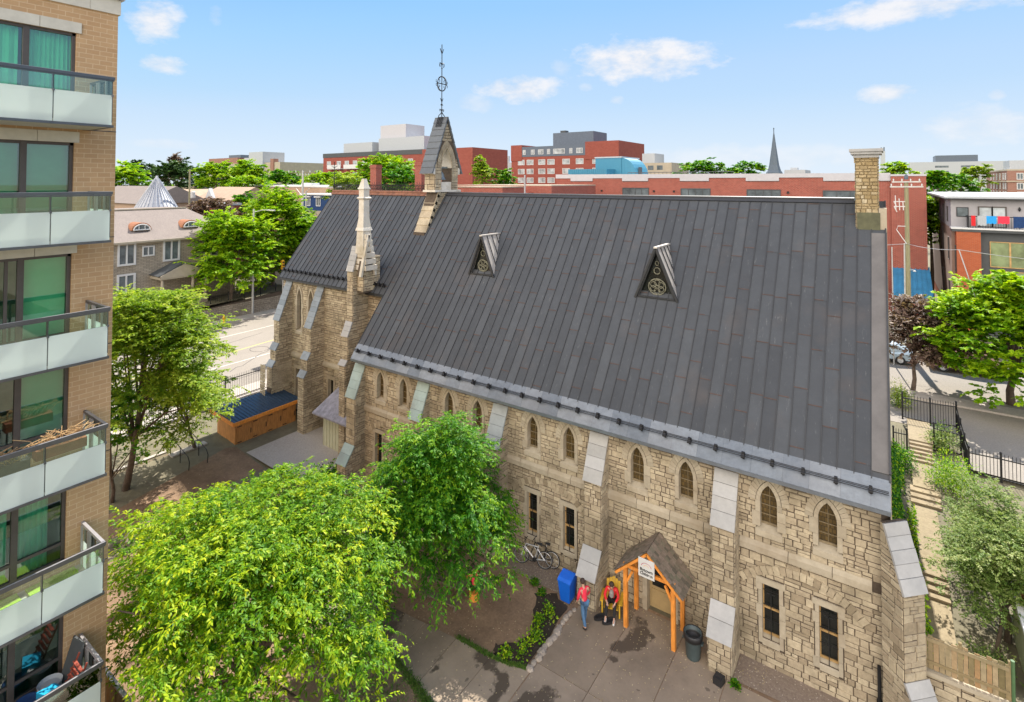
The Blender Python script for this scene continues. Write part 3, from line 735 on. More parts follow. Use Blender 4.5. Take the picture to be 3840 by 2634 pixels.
# cladding strip beside the right verge
mb = MB(); a = Vector((-.26, 20.8, rz(20.8))) + rn * .035; b = Vector((-.26, 26.3, rz(26.3))) + rn * .035
mb.bar(a, b, .46, .03, .9, 0, up=rn); a = a + Ux * .25; b = b + Ux * .25; mb.bar(a, b, .06, .14, .5, 1, up=rn)
M['verge'] = simple('brown_grey_verge_metal', (.125, .115, .11), .55, var=.2, scale=1)
mb.build('verge_strip', [M['verge'], M['seam']], roof)

# ------------------------------------------------------------------ dormers
M['palemetal'] = tinted('pale_standing_seam', [(.46, .42, .38), (.55, .51, .46)], .45, 3, .25, None, 0, metal=.2)
M['tracery'] = simple('weathered_tracery', (.17, .165, .12), .85, var=.35, scale=8)
def dormer(cx, hw, yf, zf, zr):
    """triangular dormer standing on the roof slope, gable to the yard"""
    t = MB(); yb = 20.2 + (zr - 7.05) / SL
    A = Vector((cx, yf, zr)); B = Vector((cx, yb + .05, zr))
    for s in (1, -1):
        E0 = Vector((cx + s * hw, yf, zf)); E1 = Vector((cx + s * hw, yf + .02, zf))
        yv = 20.2 + (zf - 7.05) / SL
        q = [A, B, Vector((cx + s * hw, yf + .0, zf - .02))]
        # four standing-seam strips fanning down to the valley
        K = 4
        for k in range(K):
            f0, f1 = k / K, (k + 1) / K
            a0 = A.lerp(B, f0); a1 = A.lerp(B, f1)
            b0 = E0.lerp(B, f0); b1 = E0.lerp(B, f1)
            b0 = Vector((E0.x, E0.y, E0.z)).lerp(B, f0); b1 = Vector((E0.x, E0.y, E0.z)).lerp(B, f1)
            nn = (a1 - a0).cross(b0 - a0)
            if nn.length < 1e-6: continue
            nn = nn.normalized(); nn = nn if nn.z > 0 else -nn
            t.poly([a0 + nn * .03, a1 + nn * .03, b1 + nn * .03, b0 + nn * .03], rnd.random(), 0)
            if k: t.bar(a0 + nn * .05, b0 + nn * .05, .03, .05, .5, 1)
    d = t.build('dormer', [M['palemetal'], M['seam']], church)
    f = MB()
    for s in (1, -1):
        f.bar((cx + s * .02, yf - .02, zr + .0), (cx + s * (hw + .03), yf - .02, zf - .03), .10, .07, up=(0, 1, 0))
        f.bar((cx + s * .0, yf + .03, zr - .12), (cx + s * (hw - .12), yf + .03, zf + .08), .05, .05, up=(0, 1, 0))
    f.bar((cx - hw + .1, yf + .0, zf + .06), (cx + hw - .1, yf + .0, zf + .06), .07, .06)
    f.build('barge_board', M['seam'], d)
    f = MB(); f.bar((cx, yf - .08, zr + .03), (cx, yb + .1, zr + .03), .16, .07); f.build('ridge_cap', M['palemetal'], d)
    f = MB(); f.poly([(cx - hw + .03, yf + .22, zf), (cx + hw - .03, yf + .22, zf), (cx, yf + .22, zr - .08)]); f.build('recess', M['darkglass'], d)
    # tracery: ring, ogee and foils
    f = MB(); rr = hw * .42; cz = zf + .52
    ringp = [(cx + rr * math.cos(a), yf + .16, cz + rr * .9 * math.sin(a)) for a in [2 * math.pi * k / 16 for k in range(17)]]
    f.tube(ringp, .03, 5, cap=False)
    for a in range(6):
        c_, s_ = math.cos(a * math.pi / 3 + .5), math.sin(a * math.pi / 3 + .5)
        f.tube([(cx + rr * .5 * c_ + rr * .35 * math.cos(w), yf + .16, cz + rr * .45 * s_ + rr * .33 * math.sin(w)) for w in [2 * math.pi * k / 8 for k in range(9)]], .022, 4, cap=False)
    f.tube([(cx + .15 * math.cos(w), yf + .16, cz + rr + .32 + .15 * math.sin(w)) for w in [2 * math.pi * k / 9 for k in range(10)]], .025, 4, cap=False)
    f.tube([(cx + .08 * math.cos(w), yf + .16, cz + rr + .66 + .1 * math.sin(w)) for w in [2 * math.pi * k / 8 for k in range(9)]], .02, 4, cap=False)
    f.build('tracery', M['tracery'], d)
dormer(-8.58, .95, 23.8, 11.72, 14.0); dormer(-18.6, .84, 23.85, 11.80, 13.97)

# ------------------------------------------------------------------ bell cote on the gable between nave and chancel
BX0, BX1 = -25.25, -24.35; BC = 27.4
bc = MB()
# raised parapet with stepped stones, running down the slope
k = 0; y = 26.45
mb_ = bc
masonry(bc, (BX1, 0, 0), Uy, Uz, Ux, 25.4, 13.5, 28.6, 16.4, (), [(25.45, 13.7), (28.6, 13.7), (28.6, 16.35), (26.5, 16.35)], .22, .4, 71)
bc.extrude([(BX0 + .01, 25.45, 13.5), (BX0 + .01, 28.9, 13.5), (BX0 + .01, 28.9, 16.33), (BX0 + .01, 26.45, 16.33)], (BX1 - BX0 - .02, 0, 0), .4, 1)
for k in range(6):
    f0 = k / 5; ya = 25.40 + 1.05 * f0; za = 13.75 + 2.3 * f0
    bc.faces([(BX0 - .06, ya - .06, za), (BX1 + .06, ya - .06, za), (BX1 + .06, ya + .28, za + .62), (BX0 - .06, ya + .28, za + .62), (BX0 - .06, ya + .15, za - .12), (BX1 + .06, ya + .15, za - .12), (BX1 + .06, ya + .45, za + .5), (BX0 - .06, ya + .45, za + .5)],
             [(0, 1, 2, 3), (4, 7, 6, 5), (0, 4, 5, 1), (1, 5, 6, 2), (2, 6, 7, 3), (3, 7, 4, 0)], .75 if k % 2 else .55, 0)
# plinth slab
bc.box((BX0 - .08, 26.15, 16.33), (BX1 + .12, 28.75, 16.47), .6, 2)
def gable_y(z): return (21.35 - z) / (21.35 - 17.6) * 1.45        # half width of the gable at height z
for s in (-1, 1):
    a, b = BC + s * .52, BC + s * 1.15
    bc.box((BX0, min(a, b), 16.47), (BX1, max(a, b), 17.95), .5, 1)
    masonry(bc, (BX1 + .003, 0, 0), Uy, Uz, Ux, min(a, b), 16.47, max(a, b), 17.95, (), None, .3, .5, 75 + s, tone=.2)
    masonry(bc, (0, b - .003 if s < 0 else b, 0), Ux, Uz, (0, s, 0), BX0, 16.47, BX1, 17.95, (), None, .3, .45, 79 + s, tone=.1)
    bc.box((BX0 - .04, min(b, b + s * .18), 17.5), (BX1 + .04, max(b, b + s * .18), 17.95), .5, 2)
bc.box((BX0 + .05, BC - .52, 16.47), (BX1 - .03, BC + .52, 17.0), .7, 2); bc.box((BX0 - .03, 25.24, 13.25), (BX1 + .03, 25.5, 13.75), .1, 1)
# gable masonry around the arch (arch springs at 17.95)
ap = arch_pts(.52, 1.35, 0, 8)
for xx, nn in ((BX1 + .001, 1), (BX0 - .001, -1)):
    for s in (1, -1):
        pts = [(xx, BC + s * p[0], 17.95 + p[1]) for p in ap] + [(xx, BC, 21.2), (xx, BC + s * 1.36, 17.75), (xx, BC + s * 1.1, 17.75), (xx, BC + s * .52, 17.75)]
        bc.poly(pts, .4, 1)
for s in (1, -1):
    for i in range(len(ap) - 1):
        p, q = ap[i], ap[i + 1]
        bc.poly([(BX0, BC + s * p[0], 17.95 + p[1]), (BX1, BC + s * p[0], 17.95 + p[1]), (BX1, BC + s * q[0], 17.95 + q[1]), (BX0, BC + s * q[0], 17.95 + q[1])], .8, 2)
Ob = Vector((BX1, BC, 0))
ring(bc, Ob, Uy, Uz, Ux, 0, 17.95, .52, 1.35, 0, .10, .05, 6, .03, 33)
ring(bc, Ob, Uy, Uz, Ux, 0, 17.95, .52, 1.35, .11, .42, .035, 11, .10, 34)
for z in np.arange(19.75, 21.0, .2):
    w = gable_y(z) - .12
    if w > .05: masonry(bc, Ob + Vector((.002, 0, 0)), Uy, Uz, Ux, -w, z, w, z + .19, (), None, .25, .35, int(z * 10))
for s in (1, -1):
    masonry(bc, Ob + Vector((.002, 0, 0)), Uy, Uz, Ux, min(s * .95, s * 1.3), 17.75, max(s * .95, s * 1.3), 18.6, (), [(-1.28, 17.75), (1.28, 17.75), (1.0, 18.6), (-1.0, 18.6)], .22, .3, 97 + s)
bell_cote = bc.build('bell_cote', [M['stone'], M['mortar'], M['white_stone']], church)
f = MB()
for s in (1, -1):
    # slate-grey roof slabs, steep, with courses
    for k in range(9):
        f0, f1 = k / 9, (k + 1) / 9
        za, zb = 17.55 + 3.85 * f0, 17.55 + 3.85 * f1; ya, yb = gable_y(za) + .05, gable_y(zb) + .05
        f.faces([(BX0 - .12, BC + s * (ya + .04), za), (BX1 + .12, BC + s * (ya + .04), za), (BX1 + .12, BC + s * (yb + .0), zb), (BX0 - .12, BC + s * (yb + .0), zb),
                 (BX0 - .12, BC + s * (ya - .06), za), (BX1 + .12, BC + s * (ya - .06), za), (BX1 + .12, BC + s * (yb - .1), zb), (BX0 - .12, BC + s * (yb - .1), zb)],
                [(0, 1, 2, 3), (4, 7, 6, 5), (0, 4, 5, 1), (1, 5, 6, 2), (3, 7, 4, 0)], rnd.random())
f.build('bell_cote_roof', tinted('slate_grey_slab', [(.09, .10, .115), (.125, .14, .155)], .7, 4, .4, None, .006), bell_cote)
f = MB(); f.lathe((-24.8, BC, 17.15), [(.30, 0), (.27, .05), (.19, .2), (.15, .38), (.10, .48), (.03, .55)], 18); f.tube([(-24.8, BC, 17.68), (-24.8, BC, 17.95)], .03, 6); f.box((-24.88, BC - .55, 17.92), (-24.72, BC + .55, 18.04))
f.build('bell', simple('old_bronze_bell', (.22, .25, .26), .5, .5, .3), bell_cote)
# wrought iron finial
f = MB(); fx, fy = -24.8, BC
def T(pts, r_=.022, n=5): f.tube([(fx + (p[0] if len(p) == 3 else 0), fy + p[-2], p[-1]) for p in pts], r_, n)
T([(0, 21.3), (0, 26.4)], .03, 6)
for s in (1, -1):
    T([(s * .02, 21.75), (s * .15, 21.6), (s * .3, 21.5), (s * .35, 21.35)], .03)
    T([(0, 21.75), (s * .1, 21.95), (s * .2, 21.95), (s * .17, 21.8)], .028)
    T([(0, 22.15), (s * .07, 22.3), (s * .12, 22.22)], .022); T([(0, 22.45), (s * .06, 22.55), (s * .13, 22.7)], .026)
    T([(0, 24.7), (s * .06, 24.78)], .02); T([(0, 24.95), (s * .08, 25.1), (s * .19, 25.12), (s * .22, 24.95), (s * .17, 24.85)], .035)
    T([(s * 0, 25.75), (s * .06, 25.85), (s * .17, 26.1)], .028)
    T([(s * .42, 23.7), (s * .58, 23.78), (s * .56, 23.92)], .022); T([(s * .42, 23.7), (s * .58, 23.62), (s * .54, 23.48)], .022)
    for t in (1, -1): T([(s * .35, 23.7 + t * .28), (s * .2, 23.7 + t * .22), (s * .22, 23.7 + t * .1)], .025)
T([(-.45, 23.7), (.45, 23.7)], .035)
T([(.42 * math.cos(a), 23.7 + .5 * math.sin(a)) for a in [2 * math.pi * k / 20 for k in range(21)]], .032)
T([(.42 * math.cos(a), 0, 23.7 + .5 * math.sin(a)) for a in [2 * math.pi * k / 20 for k in range(21)]], .022)
f.box((fx - .18, fy - .14, 21.2), (fx + .18, fy + .14, 21.42)); 
for k in range(4): f.tube([(fx - .2 + .13 * k, fy - .14, 21.4), (fx - .22 + .14 * k, fy - .36, 20.75)], .035, 5)
f.build('iron_finial', simple('dark_wrought_iron', (.035, .038, .045), .6, .4, .3), bell_cote)

# ------------------------------------------------------------------ chancel (lower, beyond the bell cote)
CY = 22.9; CX0 = -36.0
mb = MB(); O = Vector((0, CY, 0)); ch = [(-34.05, 6.65, 8.75, 9.5, .24), (-32.72, 6.65, 8.75, 9.5, .24)]
hol = [(x - .36, a - .25, x + .36, c + .08) for x, a, b, c, w in ch]; dhol = [(-34.4, 1.0, -33.86, 3.88), (-30.74, 2.2, -30.2, 3.88)]
backing(mb, O, Ux, Uz, CX0, -.5, -24.76, 10.3, hol + dhol, 1)
masonry(mb, O, Ux, Uz, NY, CX0, 0, -24.78, 4.68, [(a - .16, b - .1, c + .16, d + .22) for a, b, c, d in dhol], None, .2, .4, 101)
masonry(mb, O, Ux, Uz, NY, CX0, 4.95, -24.78, 10.2, hol, None, .19, .38, 102)
mb.poly([(CX0, a, b) for a, b in ((CY, -1), (31.7, -1), (31.7, 10.2), (27.3, 16.0), (CY, 10.2))], .3, 1)
mb.poly([(CX0, 31.7, -1), (X0, 31.7, -1), (X0, 31.7, 10.2), (CX0, 31.7, 10.2)], .3, 1)
chw = mb.build('chancel_wall', [M['stone'], M['mortar']], church)
mb = MB(); mb.faces([(CX0, CY, 4.65), (X0, CY, 4.65), (X0, CY - .12, 4.67), (CX0, CY - .12, 4.67), (CX0, CY, 5.02), (X0, CY, 5.02), (X0, CY - .12, 4.82), (CX0, CY - .12, 4.82)], [(0, 1, 2, 3), (3, 2, 6, 7), (7, 6, 5, 4)], .3)
mb.build('string_course', M['dressed'], church)
for i, (x, a, b, c, w) in enumerate(ch): arch_window(x, a, b, c, w, CY, bars=4, vous=False, seed=120 + i, pane=M['darkglass'])
for i, (a, b, c, d) in enumerate(dhol):
    f = MB(); f.box((a - .15, CY + .25, b), (a, CY - .04, d), .5); f.box((c, CY + .25, b), (c + .15, CY - .04, d), .3); f.box((a - .15, CY + .25, d), (c + .15, CY - .05, d + .22), .7)
    fr = f.build('narrow_opening', M['dressed'], church); g = MB(); g.box((a, CY + .2, b), (c, CY + .24, d)); g.box(((a + c) / 2 - .02, CY + .17, b), ((a + c) / 2 + .02, CY + .2, d)); g.build('dark_door', M['darkglass'], fr)
CP = [(0, 9.9), (1.0, 7.35), (1.0, 5.75), (1.25, 5.35), (1.25, 4.6), (1.5, 4.25)]
for i, x in enumerate((-35.22, -31.6)): buttress((x, CY), 0, .66, CP, .6, M['slab_blue'], 'chancel_buttress', seed=130 + 5 * i, slabs=5, course=.19)
# low spreading base of the far chancel buttress
mb = MB(); masonry(mb, (-34.87, 0, 0), Uy, Uz, Ux, 20.9, .3, CY, 4.6, (), [(20.9, .3), (CY, .3), (CY, 4.6), (21.7, 4.6)], .19, .4, 140)
mb.extrude([(-35.5, 20.92, .3), (-35.5, CY, .3), (-35.5, CY, 4.58), (-35.5, 21.72, 4.58)], (.62, 0, 0), .3, 1)
masonry(mb, (0, 20.9, 0), Ux, Uz, NY, -35.5, .3, -34.88, 4.5, (), None, .22, .4, 141)
mb.build('buttress_base', [M['stone'], M['mortar']], church)
# pinnacle buttress
buttress((-27.12, CY), 0, .54, [(.75, 13.0), (1.2, 11.55), (1.2, 8.45), (1.55, 7.65), (1.55, 6.2), (1.75, 5.95)], .5, M['slab'], 'pinnacle_buttress', seed=150, slabs=5, course=.22, tone=.15)
mb = MB()
mb.box((-27.35, 22.0, 10.2), (-26.25, 23.3, 12.4), .5, 1)
masonry(mb, (0, 22.0, 0), Ux, Uz, NY, -26.8, 10.3, -26.25, 12.4, (), None, .22, .3, 151, tone=.3)
masonry(mb, (-26.25, 0, 0), Uy, Uz, Ux, 22.0, 10.3, 23.3, 12.4, (), None, .22, .3, 152, tone=.3)
for k in range(6):                                                   # stepped white stones climbing to the shaft
    z = 11.6 + .38 * k; w = 1.0 - .11 * k
    mb.box((-26.9, 22.25 - w * .35, z), (-26.35 + w * .42, 22.3 + w * .5, z + .30), .3 + .1 * k, 2)
# small gable facing right with pale coping
g0 = -26.2
mb.extrude([(g0, 21.75, 11.3), (g0, 22.75, 11.3), (g0, 22.25, 13.6)], (-.35, 0, 0), .6, 1)
mb.bar((g0 + .05, 21.7, 11.25), (g0 + .05, 22.25, 13.75), .2, .14, .8, 2, up=(0, 1, 0)); mb.bar((g0 + .05, 22.8, 11.25), (g0 + .05, 22.25, 13.75), .2, .14, .7, 2, up=(0, 1, 0))
masonry(mb, (g0 + .005, 0, 0), Uy, Uz, Ux, 21.7, 11.3, 22.8, 13.6, (), [(21.85, 11.3), (22.65, 11.3), (22.25, 13.2)], .2, .3, 155)
sx, sy = -26.6, 22.3
def sq(z0, z1, a, b, t=.6):
    a *= .86; b *= .86
    mb.faces([(sx - a, sy - a, z0), (sx + a, sy - a, z0), (sx + a, sy + a, z0), (sx - a, sy + a, z0), (sx - b, sy - b, z1), (sx + b, sy - b, z1), (sx + b, sy + b, z1), (sx - b, sy + b, z1)],
             [(0, 3, 2, 1), (4, 5, 6, 7), (0, 1, 5, 4), (1, 2, 6, 5), (2, 3, 7, 6), (3, 0, 4, 7)], t, 2)
sq(12.6, 13.5, .42, .36, .4); sq(13.5, 14.0, .36, .34, .8); sq(14.0, 14.18, .43, .38, .5); sq(14.18, 14.75, .36, .27, .9); sq(14.75, 15.9, .27, .25, .6); sq(15.9, 16.0, .27, .38, .7); sq(16.0, 16.08, .38, .30, .3)
sq(16.08, 16.55, .26, .26, .8); sq(16.55, 16.65, .33, .31, .4); sq(16.65, 17.12, .27, .14, .3); sq(17.12, 17.2, .14, .12, .1)
mb.build('pinnacle', [M['stone'], M['mortar'], M['white_stone']], church)

# ------------------------------------------------------------------ chimney at the right-hand gable
mb = MB()
cx0, cx1, cy0, cy1 = -1.02, -.25, 26.45, 27.9
mb.box((cx0 + .01, cy0 + .01, 14.5), (cx1 - .01, cy1 - .01, 18.1), .4, 1)
M['oldstone'] = tinted('weathered_ochre_rubble', [(.27, .20, .10), (.33, .25, .135), (.37, .29, .17), (.50, .43, .30)], .95, 7, .7, (.26, .18, .08), .03)
masonry(mb, (0, cy0, 0), Ux, Uz, NY, cx0, 14.9, cx1, 18.1, (), None, .15, .2, 160); masonry(mb, (cx1, 0, 0), Uy, Uz, Ux, cy0, 14.9, cy1, 18.1, (), None, .15, .22, 161); masonry(mb, (cx0, 0, 0), Uy, Uz, -Ux, cy0, 14.9, cy1, 18.1, (), None, .24, .4, 162)
chim = mb.build('chimney', [M['oldstone'], simple('ochre_mortar', (.25, .185, .10), .95, var=.4)], church)
mb = MB(); mb.box((cx0 - .06, cy0 - .06, 18.0), (cx1 + .06, cy1 + .06, 18.14), .3); mb.box((cx0 - .15, cy0 - .15, 18.14), (cx1 + .15, cy1 + .15, 18.24), .6); mb.box((cx0 - .2, cy0 - .2, 18.245), (cx1 + .2, cy1 + .2, 18.36), .8)
mb.build('chimney_cap', M['slab'], chim)
mb = MB(); mb.box((cx0 + .04, cy0 - .06, 15.05), (cx1 + .06, cy0 - .035, 15.75)); mb.build('flashing_plate', simple('mossy_metal_plate', (.10, .10, .055), .6, .2, .3), chim)
mb = MB(); 
for k in range(9):
    mb.box((-.24, 26.4 + .02, 7.4 + .95 * k), (.03, 27.2, 7.4 + .95 * k + .93), .3 + .07 * k)
mb.build('gable_pilaster', M['dressed'], church)
# rainwater downpipe at the far right
mb = MB(); mb.tube([(-.38, 20.47, G0 - .2), (-.38, 20.47, 2.05)], .05, 8); mb.box((-.46, 20.44, .9), (-.30, 20.58, .96)); mb.build('downpipe', M['iron'], church)

# ------------------------------------------------------------------ lean-to porch in the nave / chancel angle
mb = MB(); mb.box((-29.2, 21.4, G0), (-25.2, 22.86, 2.6)); 
x = -29.2
lp = mb.build('side_porch', M['creamboard'], church)
mb = MB(); 
for k in range(14): mb.box((-29.2 + .29 * k, 21.37, G0), (-29.16 + .29 * k, 21.40, 2.6))
for k in range(5): mb.box((-25.2, 21.45 + .3 * k, G0), (-25.17, 21.49 + .3 * k, 2.6))
mb.build('batten', M['creamboard'], lp)
mb = MB(); mb.faces([(-29.6, 20.85, 2.55), (-25.0, 20.85, 2.55), (-25.0, 22.85, 4.25), (-28.7, 22.85, 4.25), (-29.6, 20.85, 2.65), (-25.0, 20.85, 2.65), (-25.0, 22.85, 4.35), (-28.7, 22.85, 4.35)], [(0, 3, 2, 1), (4, 5, 6, 7), (0, 1, 5, 4), (1, 2, 6, 5), (2, 3, 7, 6), (3, 0, 4, 7)])
mb.build('lean_to_roof', simple('lavender_grey_roof_sheet', (.25, .245, .29), .75, var=.35, scale=3), lp)
for cx in (-27.3, -26.75):
    f = MB(); a = arch_pts(.22, .28, .05, 5)
    for s in (1, -1):
        f.tube([(cx + s * .25, 21.33, 1.35), (cx + s * .25, 21.33, 2.0)], .035, 5); f.tube([(cx + s * p[0], 21.33, 2.0 + p[1]) for p in a], .035, 5)
    f.box((cx - .28, 21.3, 1.28), (cx + .28, 21.37, 1.36)); w = f.build('porch_window', M['pinewood'], lp)


# ------------------------------------------------------------------ ground
def lerp(a, b, t): t = max(0, min(1, t)); return a + (b - a) * t
def garden_z(y): return lerp(1.9, 3.0, (y - 22) / 15)
def gz(x, y):
    left = lerp(G0, .95, (-29.5 - x) / 5.0) if x > -35.2 else 1.0
    far = lerp(1.0, 3.0, (x + 33) / 33)
    if y < 20.9: right = 2.45 if y > 20.75 else G0
    else: right = lerp(2.45, 2.0, (y - 20.9) / 1.5) if y < 23 else lerp(2.0, 3.0, (y - 24.5) / 12.5)
    if y > 36: return lerp(left if x < -30 else G0, far, (y - 33) / 3) if x < .3 else lerp(garden_z(36), 3.0, (y - 36) / 3)
    if x > .3: return right
    if y > 33: return lerp(left, far, (y - 33) / 3)
    return left
xs = sorted(set([-3000, -1500, -700, -350, -180, -120, -90] + list(np.arange(-75, -36, 3.0)) + [-35.35, -35.25] + list(np.arange(-35, -29, 1.0)) + list(np.arange(-28, 0, 2.0)) + [.28, .32, 1, 2, 3, 4, 6, 9, 14, 20, 40, 80, 160, 350, 900, 3000]))
ys = sorted(set([-400, -100, -20, -5, 0, 5, 10, 15, 18, 20.70, 20.8, 20.9] + list(np.arange(22, 45, 1.0)) + [48, 52, 58, 65, 75, 90, 120, 160, 250, 400, 800, 1600, 3500]))
gm = MB(); nx = len(xs)
vs = [(x, y, gz(x, y)) for y in ys for x in xs]
gm.faces(vs, [(j * nx + i, j * nx + i + 1, (j + 1) * nx + i + 1, (j + 1) * nx + i) for j in range(len(ys) - 1) for i in range(nx - 1)])
ground = struct(gm, 'ground', M['earth'])

def sheet(name, pts, z, mat, kind='structure', tints=None):
    m = MB(); m.poly([(x, y, z if not callable(z) else z(x, y)) for x, y in pts]); o = m.build(name, mat, None, False, False)
    if o.data.polygons[0].normal.z < 0: o.data.flip_normals()
    o['kind'] = kind; return o
# yard: bare earth, gravel strips, mulch bed, concrete slabs
sheet('yard_earth', [(-29.5, 3), (.25, 3), (.25, 20.7), (-29.5, 20.7)], G0 + .004, M['dirt'])
sheet('gravel_strip', [(-24, 19.55), (-10.3, 19.35), (-10.3, 20.7), (-24, 20.7)], G0 + .009, M['gravel'])
sheet('gravel_strip', [(-4.45, 19.38), (.2, 19.55), (.2, 20.68), (-4.45, 20.68)], G0 + .03, M['gravel'])
def blob(pts, k=4, amp=.08, seed=0):
    r = random.Random(seed); out = []
    for i in range(len(pts)):
        a, b = pts[i], pts[(i + 1) % len(pts)]
        for j in range(k): t = j / k; out.append((a[0] + (b[0] - a[0]) * t + r.uniform(-amp, amp), a[1] + (b[1] - a[1]) * t + r.uniform(-amp, amp)))
    return out
sheet('mulch_bed', blob([(-10.35, 16.0), (-10.38, 18.9), (-11.2, 19.25), (-11.9, 18.9), (-11.5, 18.0), (-11.0, 17.2), (-11.2, 16.4), (-11.9, 15.95), (-11.6, 15.6), (-10.7, 15.7)], 4, .1, 3), G0 + .013, M['mulch'])
mb = MB(); r = random.Random(5)
def slab(pts, t): mb.extrude([(x, y, G0 - .05) for x, y in pts], (0, 0, .075), t)
xsl = [-10.14, -8.22, -6.34, -4.62, -2.8, -.9, .2]; ysl = [3, 5.5, 8, 10.2, 12.3, 14.3, 16.2, 19.3]
for i in range(len(xsl) - 1):
    for j in range(len(ysl) - 1):
        y1 = ysl[j + 1] if not (i in (1, 2, 0) and j == 6) else 20.55
        slab([(xsl[i] + .012, ysl[j] + .012), (xsl[i + 1] - .012, ysl[j] + .012), (xsl[i + 1] - .012, y1 - .012), (xsl[i] + .012, y1 - .012)], r.random())
# curved walk: strips between the two curved edges
A = [(-22, 14.9), (-19, 14.95), (-16.5, 15.0), (-14.5, 15.2), (-13.1, 15.35), (-11.6, 15.4), (-10.16, 15.75)]
B = [(-22, 12.6), (-19, 12.9), (-16.5, 13.2), (-14.5, 13.6), (-13.0, 13.3), (-11.6, 12.9), (-10.16, 11.2)]
for i in range(len(A) - 1): slab([(A[i][0] + .01, A[i][1]), (A[i + 1][0] - .01, A[i + 1][1]), (B[i + 1][0] - .01, B[i + 1][1]), (B[i][0] + .01, B[i][1])], r.random())
struct(mb, 'yard_pavement', M['concrete'])
# paved strip around the side porch
sheet('side_paving', [(-32, 18), (-24, 18), (-24, 22.8), (-32, 22.8)], lambda x, y: gz(x, y) + .008, M['walk'])
# left street (runs away from the camera), kerbs, sidewalks
def zs(x, y): return 1.0
sheet('road', [(-61.2, -40), (-41.3, -40), (-41.3, 41), (-61.2, 41)], 1.012, M['asphalt'])
sheet('road', [(-400, 43.2), (400, 43.2), (400, 52.5), (-400, 52.5)], lambda x, y: 3.03, M['asphalt']) if False else None
mb = MB(); mb.box((-63.1, -40, .9), (-61.2, 41, 1.14)); mb.box((-41.3, -40, .9), (-39.6, 41, 1.14)); struct(mb, 'sidewalk', M['walk'])
mb = MB(); mb.box((-50.5, -40, 1.014), (-50.4, 24, 1.020)); mb.faces([(-50.5, 24, 1.017), (-50.4, 24, 1.017), (-52.0, 41, 1.017), (-52.12, 41, 1.017)], [(0, 1, 2, 3)])
struct(mb, 'yellow_road_line', M['yellowline'])
mb = MB(); mb.faces([(-54.9, -40, 1.017), (-54.8, -40, 1.017), (-56.5, 41, 1.017), (-56.6, 41, 1.017)], [(0, 1, 2, 3)]); mb.faces([(-46.9, -40, 1.017), (-46.8, -40, 1.017), (-47.6, 41, 1.017), (-47.7, 41, 1.017)], [(0, 1, 2, 3)])
struct(mb, 'white_road_line', M['whiteline'])
mb = MB(); r = random.Random(8)
def crackline(pts):
    for i in range(len(pts) - 1): mb.bar((*pts[i], 1.018), (*pts[i + 1], 1.018), .05, .004)
p = [(-45.5 - .3 * k + r.uniform(-.2, .2), 24.0 + .55 * k + r.uniform(-.15, .15)) for k in range(14)]; crackline(p)
crackline([(-49.5 + .9 * math.cos(a) * r.uniform(.9, 1.1), 29.0 + .8 * math.sin(a)) for a in np.linspace(0, 6.0, 14)]); crackline([(-53 - .2 * k, 25 + .9 * k + r.uniform(-.3, .3)) for k in range(9)])
crackline([(-42.9 - .12 * k + r.uniform(-.05, .05), 19 + 1.1 * k) for k in range(12)])
struct(mb, 'road_cracks', M['crack'])
# rear street behind the church
mb = MB(); mb.box((-40, 45.0, 2.85), (60, 53.2, 3.03)); struct(mb, 'rear_road', M['asphalt'])
mb = MB(); mb.poly([(3.2, 34.6, 3.014), (60, 30.0, 3.014), (60, 43.6, 3.02), (3.2, 43.6, 3.02)]); mb.box((-30, 38.9, 2.9), (3.22, 43.6, 3.015)); struct(mb, 'rear_forecourt', M['asphalt'])
mb = MB(); mb.box((-40, 43.6, 2.85), (60, 45.0, 3.13)); mb.box((-40, 53.2, 2.85), (60, 55.2, 3.13)); struct(mb, 'rear_sidewalk', M['walk'])

# right-hand garden path and steps beside the east gable
mb = MB()
def pathseg(y0, y1, z0, z1, x0=.86, x1=1.66): mb.faces([(x0, y0, z0 - .3), (x1, y0, z0 - .3), (x1, y1, z1 - .3), (x0, y1, z1 - .3), (x0, y0, z0), (x1, y0, z0), (x1, y1, z1), (x0, y1, z1)], [(4, 5, 6, 7), (0, 1, 5, 4), (1, 2, 6, 5), (2, 3, 7, 6), (3, 0, 4, 7)])
pathseg(21.2, 24.6, 2.15, 2.15); pathseg(25.5, 30.6, 2.50, 2.50); pathseg(31.8, 34.5, 2.80, 2.80); pathseg(35.9, 39, 3.35, 3.35, .82, 1.85)
struct(mb, 'garden_path', M['pathstone'])
mb = MB()
for k in range(3): mb.box((.8, 24.6 + .3 * k, 1.9), (1.68, 25.6, 2.24 + .09 * k), .3 + .2 * k)
for k in range(3): mb.box((.74, 30.6 + .4 * k, 2.3), (1.85, 31.9, 2.60 + .075 * k), .3 + .2 * k)
for k in range(5): mb.box((.84, 34.5 + .28 * k, 2.6), (1.80, 36.0, 2.90 + .095 * k), .2 + .15 * k)
struct(mb, 'garden_steps', simple('brown_step_stone', (.27, .21, .13), .9, var=.25))
